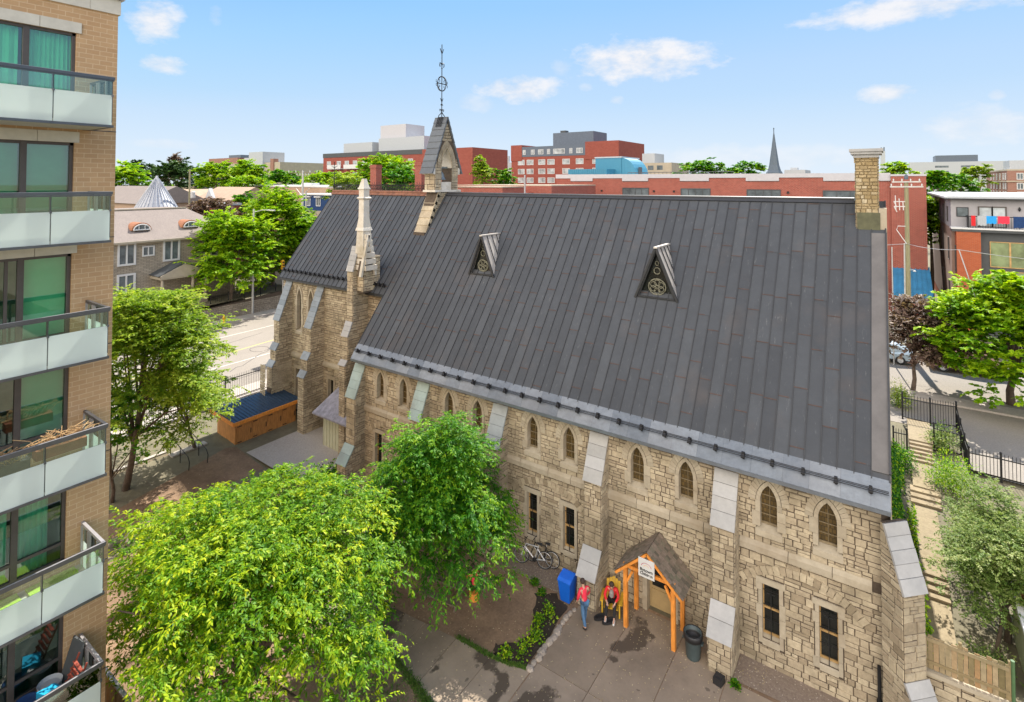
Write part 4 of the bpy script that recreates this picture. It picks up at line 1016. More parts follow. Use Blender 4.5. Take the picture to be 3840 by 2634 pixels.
# ---- walls and fences on the right
mb = MB(); masonry(mb, (0, 20.68, 0), Ux, Uz, NY, .35, G0, 2.75, 2.3, (), None, .22, .42, 201); mb.box((.35, 20.69, 0), (2.75, 20.95, 2.28), .3, 1)
mb.box((.3, 20.6, 2.29), (2.78, 20.98, 2.41), .7, 2)
top(mb, 'retaining_wall', [M['stone'], M['mortar'], M['dressed']], 'low rubble stone retaining wall under the board fence at the church corner', 'wall')
fence = empty('board_fence', (1.65, 20.75, 2.41), 'weathered wooden board fence standing on the stone retaining wall beside the church', 'fence')
r = random.Random(6); x = .58; k = 0
mb = MB(); 
while x < 2.62:
    w = r.uniform(.11, .15)
    mb.box((x, 20.70, 2.44), (x + w - .012, 20.72, 3.42 + r.uniform(-.05, .03) - (.1 if k in (5, 9) else 0)), r.random()); x += w; k += 1
mb.build('board_panel', M['fencewood'], fence)
mb = MB(); mb.box((.55, 20.66, 3.26), (2.66, 20.695, 3.36), .5); mb.build('top_rail', M['fencewood'], fence)
mb = MB(); mb.box((.55, 20.66, 2.62), (2.66, 20.695, 2.70), .3); mb.build('bottom_rail', M['fencewood'], fence)
for x in (.55, 1.6, 2.68): mb = MB(); mb.box((x - .04, 20.73, 2.42), (x + .04, 20.81, 3.5), .2); mb.build('post', M['fencewood'], fence)
def iron_fence(pts, h, label, name='iron_fence', step=.13, group=None, zf=None, postevery=1, cat='fence'):
    """pts: list of (x, y, z) post positions"""
    o = empty(name, pts[0], label, cat, group)
    for i in range(len(pts) - 1):
        a, b = Vector(pts[i]), Vector(pts[i + 1]); L = (b - a).length; n = max(2, int(L / step)); m = MB()
        for k in range(1, n):
            p = a.lerp(b, k / n); m.tube([p + Uz * .08, p + Uz * (h - .02)], .012, 4); m.tube([p + Uz * (h - .02), p + Uz * (h + .06)], [.014, .002], 4)
        for zz in (.16, h - .2): m.bar(a + Uz * zz, b + Uz * zz, .04, .05)
        m.build('picket_panel', M['iron'], o)
    for p in pts:
        m = MB(); p = Vector(p); m.box((p.x - .04, p.y - .04, p.z), (p.x + .04, p.y + .04, p.z + h + .06)); m.lathe((p.x, p.y, p.z + h + .05), [(.05, 0), (.06, .03), (.02, .09)], 8); m.build('post', M['iron'], o)
    return o
iron_fence([(-39.35, 6.0 + 2.9 * k, 1.14) for k in range(7)], 1.75, 'long black iron picket fence between the church yard and the street on the left')
mb = MB(); mb.box((-39.5, 3, .85), (-39.2, 25, 1.13)); top(mb, 'fence_kerb', M['walk'], 'long pale concrete kerb carrying the black picket fence by the left street', 'kerb')
iron_fence([(.62, 38.9, 3.25), (1.9, 38.9, 3.2), (3.1, 39.6, 3.05)], 1.45, 'tall black iron fence panels with arched gate top at the head of the garden steps', 'iron_gate', cat='gate')
iron_fence([(3.1, 39.6, 3.05), (3.12, 37.8, 2.9), (3.12, 36.0, 2.8), (3.15, 34.6, 2.7), (4.3, 34.4, 2.8), (5.5, 34.3, 2.8), (7, 34.2, 2.8)], 1.3, 'black iron fence stepping down the garden edge beside the shaded forecourt')
iron_fence([(1.9, 36.2, 2.9), (3.0, 36.3, 2.8)], 1.35, 'short black iron fence section between the steps and the planted bed', step=.15)
iron_fence([(.15, 34.9, 2.8), (.72, 34.9, 2.8)], 1.3, 'small black iron gate against the back corner of the church', 'iron_gate', step=.1, cat='gate')
# retaining kerbs and steps at the left of the yard
mb = MB(); mb.box((-35.4, 8, .3), (-35.15, 15.0, 1.06)); top(mb, 'planter_kerb', M['walk'], 'pale concrete retaining kerb at the edge of the left earth bed', 'kerb')
mb = MB()
for k in range(4): mb.box((-34.9 + .5 * k, 14.9, .2), (-34.4 + .5 * k, 16.9, 1.0 - .15 * k), .3)
mb.box((-32.9, 14.9, .2), (-31.4, 16.9, .52), .5)
struct(mb, 'yard_steps', M['walk'])
hr = empty('handrail', (-33.5, 15.0, .5), 'bent black metal handrails on the concrete steps left of the wooden shed', 'handrail')
for y in (14.98, 16.0):
    mb = MB(); mb.tube([(-34.8, y, 1.0), (-34.8, y, 1.9), (-34.4, y, 1.92), (-32.7, y, 1.45), (-32.5, y, 1.2), (-32.6, y, .5)], .025, 6); mb.tube([(-33.6, y, .7), (-33.6, y, 1.68)], .025, 6); mb.build('rail', M['iron'], hr)
sheet('left_earth_bed', [(-35.1, 4), (-29.6, 4), (-29.6, 17.9), (-32.9, 17.9), (-35.1, 14.85)], lambda x, y: gz(x, y) + .012, M['dirt'])

# ------------------------------------------------------------------ apartment tower on the left
TX = -17.2; TY = 5.9; BXF = -15.8
tower = empty('apartment_tower', (-24, 0, 0), 'tan brick apartment tower with stacked frosted glass balconies at the left edge', 'building')
SP = 2.845; rail_z = [19.6 - SP * k for k in range(7)]
win = [(1.6, 20.86 - SP * k - 2.08, 4.99, 20.86 - SP * k) for k in range(7)]
mb = MB(); backing(mb, (TX, 0, 0), Uy, Uz, -12, -1, TY, 22.05, win, 0)
mb.poly([(TX, TY, -1), (-32, TY, -1), (-32, TY, 22.05), (TX, TY, 22.05)]); mb.poly([(-32, -12, -1), (-32, TY, -1), (-32, TY, 22.05), (-32, -12, 22.05)]); mb.poly([(TX, -12, 22.0), (-32, -12, 22.0), (-32, TY, 22.0), (TX, TY, 22.0)])
for a, b, c, d in win:                                               # reveals
    mb.poly([(TX, c, b), (TX - .16, c, b), (TX - .16, c, d), (TX, c, d)]); mb.poly([(TX, a, d), (TX - .16, a, d), (TX - .16, c, d), (TX, c, d)]); mb.poly([(TX, a, b), (TX - .16, a, b), (TX - .16, c, b), (TX, c, b)])
mb.build('wall', M['tanbrick'], tower)
for k in range(7):                                                   # movement joints
    z = 18.36 - SP * k; m = MB(); m.box((TX + .001, 5.15, z - .012), (TX + .006, TY + .003, z + .012)); m.build('joint', M['crack'], tower)
mb = MB(); 
y = -12
while y < TY: 
    y2 = min(y + 1.15, TY + .05); mb.box((TX - .02, y + .004, 21.56), (TX + .05, y2 - .004, 21.96), .5); y = y2
mb.box((TX - .3, TY, 21.56), (TX, TY + .05, 21.96))
mb.build('parapet_stone', M['lintel'], tower)
mb = MB(); mb.box((-32, -12, 21.97), (TX + .12, TY + .12, 22.12)); mb.build('parapet_cap', M['railpale'], tower)
r = random.Random(17)
for k, (a, b, c, d) in enumerate(win):
    m = MB(); y = 1.4
    while y < 5.09 - .01: y2 = min(y + 1.12, 5.09) if y > 1.5 else 2.0; m.box((TX - .02, y + .004, d + .0), (TX + .035, y2 - .006, d + .275)); y = y2
    m.build('lintel', M['lintel'], tower)
    m = MB(); X = TX - .14; bw = .075
    m.box((X, c - bw, b), (X + .08, c, d)); m.box((X, a, d - bw), (X + .08, c, d)); m.box((X, a, b), (X + .08, c, b + bw)); m.box((X - .01, 3.95, b), (X + .09, 4.07, d)); m.box((X, 2.75, b), (X + .08, 2.84, d))
    if k == 2: m.box((X, 3.72, b), (X + .07, 3.78, d))
    if k in (3, 4, 5): m.box((X, a, b + .42), (X + .07, c, b + .49))
    fr = m.build('window', M['bronze'], tower)
    m = MB(); m.poly([(X + .03, a, b), (X + .03, c, b), (X + .03, c, d), (X + .03, a, d)]); m.build('pane', M['gglass'], fr)
    # room behind the glass
    m = MB(); X1 = X - 2.6
    m.poly([(X1, a, b), (X1, c, b), (X1, c, d), (X1, a, d)]); m.poly([(X1, c, b), (X, c, b), (X, c, d), (X1, c, d)]); m.poly([(X1, a, b), (X, a, b), (X, c, b), (X1, c, b)]); m.poly([(X1, a, d), (X, a, d), (X, c, d), (X1, c, d)]); m.poly([(X1, a, b), (X, a, b), (X, a, d), (X1, a, d)])
    m.build('room', M['room'], fr, fix=False)
    m = MB()
    def folds(y0, y1, z0, z1, amp=.035, n=26):
        P = [(X - .12 + amp * math.sin(i * 1.9) + r.uniform(-.008, .008), y0 + (y1 - y0) * i / n) for i in range(n + 1)]
        for i in range(n): m.poly([(P[i][0], P[i][1], z0), (P[i + 1][0], P[i + 1][1], z0), (P[i + 1][0], P[i + 1][1], z1), (P[i][0], P[i][1], z1)])
    if k == 0: folds(4.1, 4.95, b + .02, d, .04, 30); folds(1.7, 3.9, b + .02, d, .02, 40); cm = M['curtain']
    elif k == 1: folds(4.08, 4.93, b + .35, d - .05, 0, 2); folds(1.7, 3.95, b, d - .05, 0, 2); cm = M['blind']
    elif k == 2: folds(4.08, 4.93, b + .02, d - .03, 0, 2); cm = M['blind']
    elif k == 3: folds(4.08, 4.93, b + .45, d - .03, 0, 2); folds(1.7, 3.2, b + .7, d - .03, 0, 2); cm = M['blind']
    elif k == 4: folds(4.1, 4.68, b + .02, d, .045, 18); folds(1.7, 3.9, b + .02, d, .045, 50); cm = M['curtain']
    else: folds(1.7, 3.0, b + .3, d, .03, 20); cm = M['curtain']
    m.build('curtain', cm, fr, fix=False)
# balconies
for k, rzz in enumerate(rail_z):
    zb = rzz - 1.22
    m = MB(); m.box((TX, -2, zb - .02), (BXF - .04, 5.30, zb + .17)); bal = m.build('balcony', M['soffit'], tower)
    m = MB(); m.box((BXF - .05, -2, zb - .03), (BXF + .025, 5.36, zb + .03)); m.box((TX, 5.31, zb - .03), (BXF, 5.36, zb + .03)); m.build('slab_edge_trim', M['rail'], bal)
    ys_ = [5.33, 4.17, 2.98, 1.8, .6, -2]
    for i in range(len(ys_) - 1):
        m = MB(); m.box((BXF - .006, ys_[i + 1] + .012, zb + .02), (BXF + .006, ys_[i] - .012, rzz - .45)); m.build('frosted_panel', M['frost'], bal)
        m = MB(); m.box((BXF - .005, ys_[i + 1] + .012, rzz - .447), (BXF + .005, ys_[i] - .012, rzz - .06)); m.build('clear_panel', M['clear'], bal)
        m = MB(); m.box((BXF - .07, ys_[i] - .02, zb + .1), (BXF - .02, ys_[i] + .015, rzz - .05)); m.lathe((BXF - .01, ys_[i], rzz - .48), [(.03, 0), (.03, .05)], 8); m.build('post', M['rail'], bal)
    # end panel with slatted posts
    m = MB(); m.box((TX + .1, 5.325, zb + .02), (BXF - .03, 5.335, rzz - .45)); m.build('frosted_panel', M['frost'], bal)
    m = MB(); m.box((TX + .1, 5.325, rzz - .447), (BXF - .03, 5.335, rzz - .06)); m.build('clear_panel', M['clear'], bal)
    for x in (TX + .06, TX + .5, TX + .62, -16.1): m = MB(); m.box((x, 5.27, zb + .1), (x + .05, 5.31, rzz - .05)); m.build('post', M['railpale'], bal)
    m = MB(); m.bar((BXF, -2, rzz - .03), (BXF, 5.37, rzz - .03), .075, .07); m.bar((BXF - .005, -2, rzz - .085), (BXF - .005, 5.36, rzz - .085), .05, .03); m.build('handrail', M['rail'], bal)
    m = MB(); m.bar((BXF + .012, -2, rzz + .008), (BXF + .012, 5.36, rzz + .008), .03, .008); m.build('rail_highlight', M['railpale'], bal)  # pale strip laid along the rail top as a painted highlight
    m = MB(); m.bar((TX, 5.33, rzz - .03), (BXF, 5.33, rzz - .03), .07, .07); m.build('handrail', M['railpale'] if k > 3 else M['rail'], bal)

# ------------------------------------------------------------------ timber porch over the church door
PX, PYF, PZ = -7.33, 19.24, 3.52
porch = empty('timber_porch', (PX, 19.9, G0), 'orange stained timber porch with shingled gable roof over the church door', 'porch')
for x, y in ((PX - .9, 19.38), (PX + .9, 19.38), (PX - .9, 20.42), (PX + .9, 20.42)):
    m = MB(); m.box((x - .07, y - .07, G0 + .02), (x + .07, y + .07, 2.62)); m.build('post', M['orangewood'], porch)
sl = (PZ - 2.40) / 1.23
for s in (1, -1):
    m = MB(); m.bar((PX, PYF, PZ - .06), (PX + s * 1.23, PYF, 2.34), .09, .15, up=(0, 1, 0)); m.build('rafter', M['orangewood'], porch)
    m = MB(); m.bar((PX + s * .62, 19.36, 2.52), (PX + s * .9, 19.36, 1.95), .08, .08, up=(0, 1, 0)); m.build('brace', M['orangewood'], porch)
    m = MB(); m.bar((PX + s * .9, 19.3, 2.52), (PX + s * .9, 20.58, 2.52), .1, .14); m.build('side_beam', M['orangewood'], porch)
m = MB(); m.bar((PX - .98, 19.36, 2.66), (PX + .98, 19.36, 2.66), .09, .12); m.bar((PX, 19.37, 2.72), (PX, 19.37, 3.4), .08, .08, up=(0, 1, 0)); m.build('tie_beam', M['orangewood'], porch)
m = MB(); r = random.Random(31)
for s in (1, -1):
    n = 9
    for k in range(n):                                               # shingle courses, split into shingles
        f0 = k / n; a = Vector((PX + s * 1.30 * (1 - f0), 0, PZ + .03 - 1.30 * (1 - f0) * sl)); b = Vector((PX + s * 1.30 * (1 - f0 - 1 / n), 0, PZ + .03 - 1.30 * (1 - f0 - 1 / n) * sl))
        nn = Vector((s * sl, 0, 1)).normalized(); y = PYF - .08
        while y < 20.52:
            w = min(r.uniform(.10, .19), 20.55 - y); d = r.uniform(.03, .045)
            p = [Vector((a.x, y, a.z)) + nn * d, Vector((a.x, y + w - .008, a.z)) + nn * d, Vector((b.x, y + w - .008, b.z)) + nn * .016, Vector((b.x, y, b.z)) + nn * .016]
            q = [v - nn * .02 for v in p]
            m.faces(p + q, [(0, 1, 2, 3), (0, 4, 5, 1), (1, 5, 6, 2), (3, 7, 4, 0), (4, 7, 6, 5)], r.random()); y += w
m.build('shingle_roof', M['shake'], porch)
# the sign: white board, rainbow arc, two lines of black lettering
sg = MB(); S0 = Vector((-7.33, 19.13, 2.98)); sw, sh = .60, .66
sg.box((S0.x - sw / 2, S0.y, S0.z - sh / 2), (S0.x + sw / 2, S0.y + .02, S0.z + sh / 2))
sign = sg.build('sign_board', M['white'], porch)
for rr, cname, cc in ((.20, 'rose', (.45, .10, .16)), (.10, 'peach', (.70, .42, .22))):
    m = MB(); P = [(S0.x + rr * math.cos(a), S0.z + .05 + rr * .75 * math.sin(a)) for a in np.linspace(.15, math.pi - .1, 14)]; Q = [(S0.x + (rr - .022) * math.cos(a), S0.z + .05 + (rr - .022) * .75 * math.sin(a)) for a in np.linspace(.15, math.pi - .1, 14)]
    for i in range(13): m.poly([(P[i][0], S0.y - .003, P[i][1]), (P[i + 1][0], S0.y - .003, P[i + 1][1]), (Q[i + 1][0], S0.y - .003, Q[i + 1][1]), (Q[i][0], S0.y - .003, Q[i][1])])
    m.build('arc', simple(cname + '_paint', cc, .7), sign)
def text(s, size, loc, mat, parent, rot=(R(90), 0, 0)):
    c = bpy.data.curves.new('lettering', 'FONT'); c.body = s; c.size = size; c.align_x = 'CENTER'; c.extrude = .002; c.offset = .004
    t = bpy.data.objects.new('lettering_curve', c); col.objects.link(t); dg = bpy.context.evaluated_depsgraph_get()
    me = bpy.data.meshes.new_from_object(t.evaluated_get(dg)); bpy.data.objects.remove(t)
    me.materials.clear(); me.materials.append(mat); o = bpy.data.objects.new('lettering', me); col.objects.link(o)
    o.parent = parent; o.location = Vector(loc) - ORG[parent.name]; o.rotation_euler = rot; return o
text('Bytown', .155, (S0.x, S0.y - .004, S0.z - .115), M['iron'], sign); text('Children', .135, (S0.x, S0.y - .004, S0.z - .245), M['iron'], sign)

# ------------------------------------------------------------------ people (skinned from joints)
def skin(name, pts, edges, mat, parent, sub=1, rootv=0):
    o_ = ORG[parent.name]; me = bpy.data.meshes.new(name); bm = bmesh.new(); lay = bm.verts.layers.skin.verify()
    vs = [bm.verts.new(Vector(p[:3]) - o_) for p in pts]
    for v, p in zip(vs, pts): v[lay].radius = (p[3], p[3] if len(p) < 5 else p[4])
    vs[rootv][lay].use_root = True
    for a, b in edges: bm.edges.new((vs[a], vs[b]))
    bm.to_mesh(me); bm.free(); me.materials.append(mat)
    o = bpy.data.objects.new(name, me); col.objects.link(o); o.parent = parent; ORG[o.name] = o_
    sk = o.modifiers.new('skin', 'SKIN'); sk.use_smooth_shade = True; sk.branch_smoothing = .4
    ss = o.modifiers.new('sub', 'SUBSURF'); ss.levels = sub; ss.render_levels = sub
    return o
def person(loc, yaw, J, label, top_m, leg_m, shoe_m, hair_m, hairlong=False, extra=None):
    """J: joints in the figure's own frame (x right, y forward, z up)"""
    p = empty('person', loc, label, 'person')
    c, s = math.cos(yaw), math.sin(yaw); Lo = Vector(loc)
    def W(v): return Vector((v[0] * c - v[1] * s, v[0] * s + v[1] * c, v[2])) + Lo
    P = []; E = []
    def add(v, r_, par=None):
        P.append((*W(v), r_)); i = len(P) - 1
        if par is not None: E.append((par, i))
        return i
    pel = add(J['pelvis'], .10); ab = add(J['waist'], .095, pel); chst = add(J['chest'], .11, ab); nk = add(J['neck'], .05, chst)
    hv = Vector(J['head']); hb = add(Vector(J['neck']).lerp(hv, .45), .062, nk); hd = add(hv, .088, hb); ht = add(hv + Vector((0, -.01, .07)), .068, hd)
    f = (Vector(J.get('face', (0, 1, 0)))).normalized()
    ns = add(hv + f * .092 + Vector((0, 0, -.012)), .013, hd)
    for sd_ in ('L', 'R'):
        sh_ = add(J['sh' + sd_], .058, chst); el = add(J['el' + sd_], .042, sh_); wr = add(J['wr' + sd_], .028, el)
        w = Vector(J['wr' + sd_]); d = (w - Vector(J['el' + sd_])).normalized(); side = d.cross(Vector((0, 0, 1)))
        side = side.normalized() if side.length > .1 else Vector((0, 1, 0))
        pm = add(w + d * .05, .026, wr)
        for q, (o_, L) in enumerate(((-.03, .06), (-.01, .075), (.01, .07), (.03, .055))):
            k1 = add(w + d * (.09 + L * .35) + side * o_, .0085, pm); add(w + d * (.085 + L) + side * o_ * .9 + Vector((0, 0, -.018)), .0075, k1)
        add(w + d * .06 + side * -.055, .009, pm)
        hp = add(J['hp' + sd_], .085, pel); kn = add(J['kn' + sd_], .058, hp); an = add(J['an' + sd_], .038, kn); add(Vector(J['an' + sd_]) + Vector(J['toe' + sd_]), .032, an)
    skin('body', P, E, M['skin'], p)
    # clothes: slightly larger shells over the same joints
    Q = []; E2 = []
    def a2(v, r_, par=None):
        Q.append((*W(v), r_)); 
        if par is not None: E2.append((par, len(Q) - 1))
        return len(Q) - 1
    h = a2(Vector(J['pelvis']) + Vector((0, 0, .0)), .135); w_ = a2(J['waist'], .125, h); t = a2(J['chest'], .145, w_); a2(Vector(J['chest']).lerp(Vector(J['neck']), .75), .07, t)
    for sd_ in ('L', 'R'):
        a = a2(J['sh' + sd_], .078, t); b = a2(J['el' + sd_], .06, a); a2(Vector(J['el' + sd_]).lerp(Vector(J['wr' + sd_]), .9), .044, b)
    skin('sweater', Q, E2, top_m, p)
    Q = []; E2 = []
    h = a2(Vector(J['pelvis']) + Vector((0, 0, -.03)), .118)
    for sd_ in ('L', 'R'):
        a = a2(J['hp' + sd_], .10, h); b = a2(J['kn' + sd_], .075, a); a2(Vector(J['kn' + sd_]).lerp(Vector(J['an' + sd_]), .95), .058, b)
    skin('trousers', Q, E2, leg_m, p)
    for sd_ in ('L', 'R'):
        Q = []; E2 = []; an = Vector(J['an' + sd_]); tt = Vector(J['toe' + sd_]); a = a2(an - tt * .25 + Vector((0, 0, -.02)), .05); b = a2(an + tt * .6 + Vector((0, 0, -.03)), .052, a); a2(an + tt * 1.15 + Vector((0, 0, -.035)), .04, b)
        skin('shoe', Q, E2, shoe_m, p)
    m = MB(); hc = hv - f * .022 + Vector((0, 0, .03)); n_ = 12
    for a_ in range(n_):
        for b_ in range(5):
            q4 = []
            for da, db in ((0, 0), (1, 0), (1, 1), (0, 1)):
                th = 2 * math.pi * (a_ + da) / n_; ph = math.pi * .5 * (1 - (b_ + db) / 5 * 1.35); d3 = Vector((math.cos(th) * math.cos(ph), math.sin(th) * math.cos(ph), math.sin(ph)))
                rr_ = .104 if d3.dot(f) < .35 else .092
                q4.append(W(hc + Vector((d3.x * rr_, d3.y * rr_, d3.z * rr_ * 1.02))))
            m.poly(q4)
    if hairlong: m.tube([W(hv - f * .08), W(hv - f * .1 - Vector((0, 0, .18)))], [.06, .04], 8)
    m.build('hair', hair_m, p, True)
    m = MB()
    sd2 = f.cross(Vector((0, 0, 1))).normalized()
    for k in (1, -1): q = W(hv + f * .083 + sd2 * .033 * k + Vector((0, 0, .012))); m.lathe(q, [(.002, -.009), (.009, -.004), (.009, .004), (.002, .009)], 8)
    m.build('eyes', M['blackcloth'], p)
    q0 = W(hv + f * .082 + sd2 * .025 - Vector((0, 0, .045))); q1 = W(hv + f * .082 - sd2 * .025 - Vector((0, 0, .045))); m = MB(); m.tube([q0, q1], .006, 5); m.build('mouth', M['terracotta'], p)
    for k in (1, -1): q = W(hv + sd2 * .088 * k); m = MB(); m.lathe(q, [(.004, -.03), (.014, -.015), (.016, .015), (.005, .03)], 8); m.build('ear', M['skin'], p)
    return p, W
# standing figure in the coral sweater, seen from behind, leaning a little
person((-9.5, 18.5, G0 + .03), R(62), dict(pelvis=(0, 0, .90), waist=(0, .02, 1.06), chest=(0, .05, 1.26), neck=(0, .09, 1.43), head=(0, .15, 1.53), face=(0, .9, -.45),
    shL=(-.17, .04, 1.36), elL=(-.25, .05, 1.12), wrL=(-.21, .16, .92), shR=(.17, .04, 1.36), elR=(.25, .06, 1.12), wrR=(.20, .18, .93),
    hpL=(-.09, 0, .86), knL=(-.10, -.04, .48), anL=(-.10, -.20, .10), toeL=(0, .15, -.05), hpR=(.09, 0, .86), knR=(.10, .10, .48), anR=(.10, .14, .08), toeR=(0, .16, -.04)),
    'person in a coral red sweater and blue jeans standing beside the blue bin', M['redcloth'], M['jeans'], M['blackcloth'], M['hair'])
# seated figure, red hoodie, on the yellow garden chair
seat, Ws = person((-8.98, 19.85, G0 + .03), R(195), dict(pelvis=(0, 0, .40), waist=(0, .02, .56), chest=(0, .09, .78), neck=(0, .17, .95), head=(0, .24, 1.04), face=(0, .85, -.55),
    shL=(-.18, .10, .88), elL=(-.27, .22, .66), wrL=(-.16, .42, .55), shR=(.18, .10, .88), elR=(.27, .22, .66), wrR=(.16, .42, .55),
    hpL=(-.10, .04, .40), knL=(-.15, .44, .47), anL=(-.16, .66, .12), toeL=(0, .16, -.05), hpR=(.10, .04, .40), knR=(.15, .44, .47), anR=(.16, .66, .12), toeR=(0, .16, -.05)),
    'person in a red hoodie and black trousers sitting on the yellow garden chair', M['redcloth2'], M['blackcloth'], M['white'], M['hair'])
m = MB(); q = Ws((0, .215, .74)); m.lathe((q.x, q.y, q.z - .16), [(.03, 0), (.095, .06), (.10, .2), (.06, .3)], 12, sx=.9, sy=.9); m.build('grey_shirt', M['greycloth'], seat)
# figure half hidden under the tree
person((-13.75, 17.25, G0 + .02), R(60), dict(pelvis=(0, 0, .45), waist=(0, .04, .60), chest=(0, .12, .80), neck=(0, .2, .95), head=(0, .27, 1.04), face=(0, .8, -.6),
    shL=(-.17, .1, .90), elL=(-.24, .25, .72), wrL=(-.14, .42, .62), shR=(.17, .1, .90), elR=(.24, .25, .72), wrR=(.14, .42, .62),
    hpL=(-.09, .03, .43), knL=(-.13, .42, .46), anL=(-.14, .56, .10), toeL=(0, .15, -.05), hpR=(.09, .03, .43), knR=(.13, .42, .46), anR=(.14, .72, .12), toeR=(0, .15, -.05)),
    'person in a pinkish red top half hidden under the drooping tree branches', M['redcloth'], M['blackcloth'], M['blackcloth'], M['hair'])
st = MB(); st.lathe((-13.75, 17.2, G0), [(.2, 0), (.2, .3), (.22, .33)], 12); top(st, 'stool', M['orangewood'], 'low round wooden stool in the shade of the yard tree', 'stool')

# yellow garden chair (adirondack style), facing the camera
ch_ = empty('garden_chair', (-8.98, 19.9, G0), 'yellow plastic garden chair against the wall, left of the timber porch', 'chair')
def CH(v): c, s = math.cos(R(195)), math.sin(R(195)); return (v[0] * c - v[1] * s - 8.98, v[0] * s + v[1] * c + 19.85, v[2] + G0 + .03)
def cbox(m, a, b, t=.5):
    i0 = len(m.v); m.box(a, b, t); m.v[i0:] = [CH(v) for v in m.v[i0:]]
m = MB()
for k in range(5): cbox(m, (-.27 + .11 * k, -.12, .26), (-.17 + .11 * k, .38, .30))
m.build('seat', M['yellow'], ch_)
m = MB()
for k in range(5):
    i0 = len(m.v); m.box((-.27 + .11 * k, 0, 0), (-.17 + .11 * k, .03, .74 - .05 * abs(k - 2))); m.v[i0:] = [CH((x, -.12 + y - z * .35, .26 + z)) for x, y, z in m.v[i0:]]
m.build('backrest', M['yellow'], ch_)
for s in (1, -1):
    m = MB(); cbox(m, (s * .36 - .06, -.25, .50), (s * .36 + .06, .42, .535)); m.build('armrest', M['yellow'], ch_)
    m = MB(); cbox(m, (s * .33 - .02, .32, 0), (s * .33 + .03, .40, .5)); m.build('leg', M['yellow'], ch_)
    m = MB(); cbox(m, (s * .33 - .02, -.35, 0), (s * .33 + .03, -.25, .5)); m.build('leg', M['yellow'], ch_)
# two black trays under the feet
for k, s in enumerate((-1, 1)):
    m = MB(); a = Vector((-8.98 + s * .17 - .02, 19.17, G0 + .03)); i0 = len(m.v)
    m.lathe((0, 0, 0), [(.16, 0), (.17, .09), (.13, .09), (.12, .03)], 14, sx=.75, sy=1.7); ca, sa = math.cos(R(-35)), math.sin(R(-35))
    m.v = [(a.x + x * ca - y * sa, a.y + x * sa + y * ca, a.z + z) for x, y, z in m.v]
    top(m, 'rubber_tray', M['blackplastic'], ('black rubber tray under the seated person, nearer the church wall corner', 'black rubber tray under the seated person, nearer the porch')[k], 'tray', 'black trays on the concrete')

# blue wheeled bin against the second buttress
bb = empty('blue_bin', (-10.62, 19.2, G0), 'bright blue wheeled plastic bin standing beside the buttress', 'bin')
def tap(m, c, a0, b0, z0, a1, b1, z1): m.faces([(c[0] + i * a0, c[1] + j * b0, z0) for i, j in ((-1, -1), (1, -1), (1, 1), (-1, 1))] + [(c[0] + i * a1, c[1] + j * b1, z1) for i, j in ((-1, -1), (1, -1), (1, 1), (-1, 1))], [(0, 3, 2, 1), (4, 5, 6, 7), (0, 1, 5, 4), (1, 2, 6, 5), (2, 3, 7, 6), (3, 0, 4, 7)])
m = MB(); tap(m, (-10.66, 19.28), .2, .22, G0 + .06, .27, .3, G0 + .84); m.build('body', M['blue'], bb)
m = MB(); m.extrude([(-10.95, 18.96, G0 + .84), (-10.95, 19.6, G0 + .84), (-10.95, 19.6, G0 + .95), (-10.95, 19.45, G0 + 1.03), (-10.95, 19.08, G0 + .95), (-10.95, 18.96, G0 + .88)], (.58, 0, 0)); m.tube([(-10.9, 19.62, G0 + .9), (-10.42, 19.62, G0 + .9)], .02, 6); m.build('lid', M['blue'], bb)
for s in (-1, 1): m = MB(); m.tube([(-10.62 + s * .27, 19.47, G0 + .12), (-10.62 + s * .33, 19.47, G0 + .12)], .12, 14); m.build('wheel', M['blackplastic'], bb)
# grey round bin with black liner beside the porch
gb = empty('round_bin', (-5.78, 19.45, G0), 'round grey-green rubbish bin with a black liner right of the timber porch', 'bin')
m = MB(); m.lathe((-5.78, 19.5, G0 + .02), [(.22, 0), (.24, .05), (.29, .78), (.31, .80), (.31, .86), (.27, .86), (.26, .5), (.2, .2)], 24); m.build('body', M['greybin'], gb, True)
m = MB(); m.lathe((-5.78, 19.5, G0 + .68), [(.325, 0), (.33, .20), (.30, .215), (.25, .0), (.15, -.25)], 24); m.build('liner', M['blackplastic'], gb, True)
for s in (-1, 1): m = MB(); m.box((-5.78 + s * .29, 19.42, G0 + .58), (-5.78 + s * .35, 19.58, G0 + .64)); m.build('handle', M['greybin'], gb)
m = MB(); m.extrude([(-4.95, 18.85, G0 + .03), (-4.68, 18.8, G0 + .03), (-4.62, 19.1, G0 + .03), (-4.9, 19.14, G0 + .03)], (0, 0, .22)); m.box((-4.9, 18.9, G0 + .25), (-4.7, 19.08, G0 + .27))
top(m, 'bait_box', M['blackplastic'], 'small black box on the concrete at the foot of the third buttress', 'box')

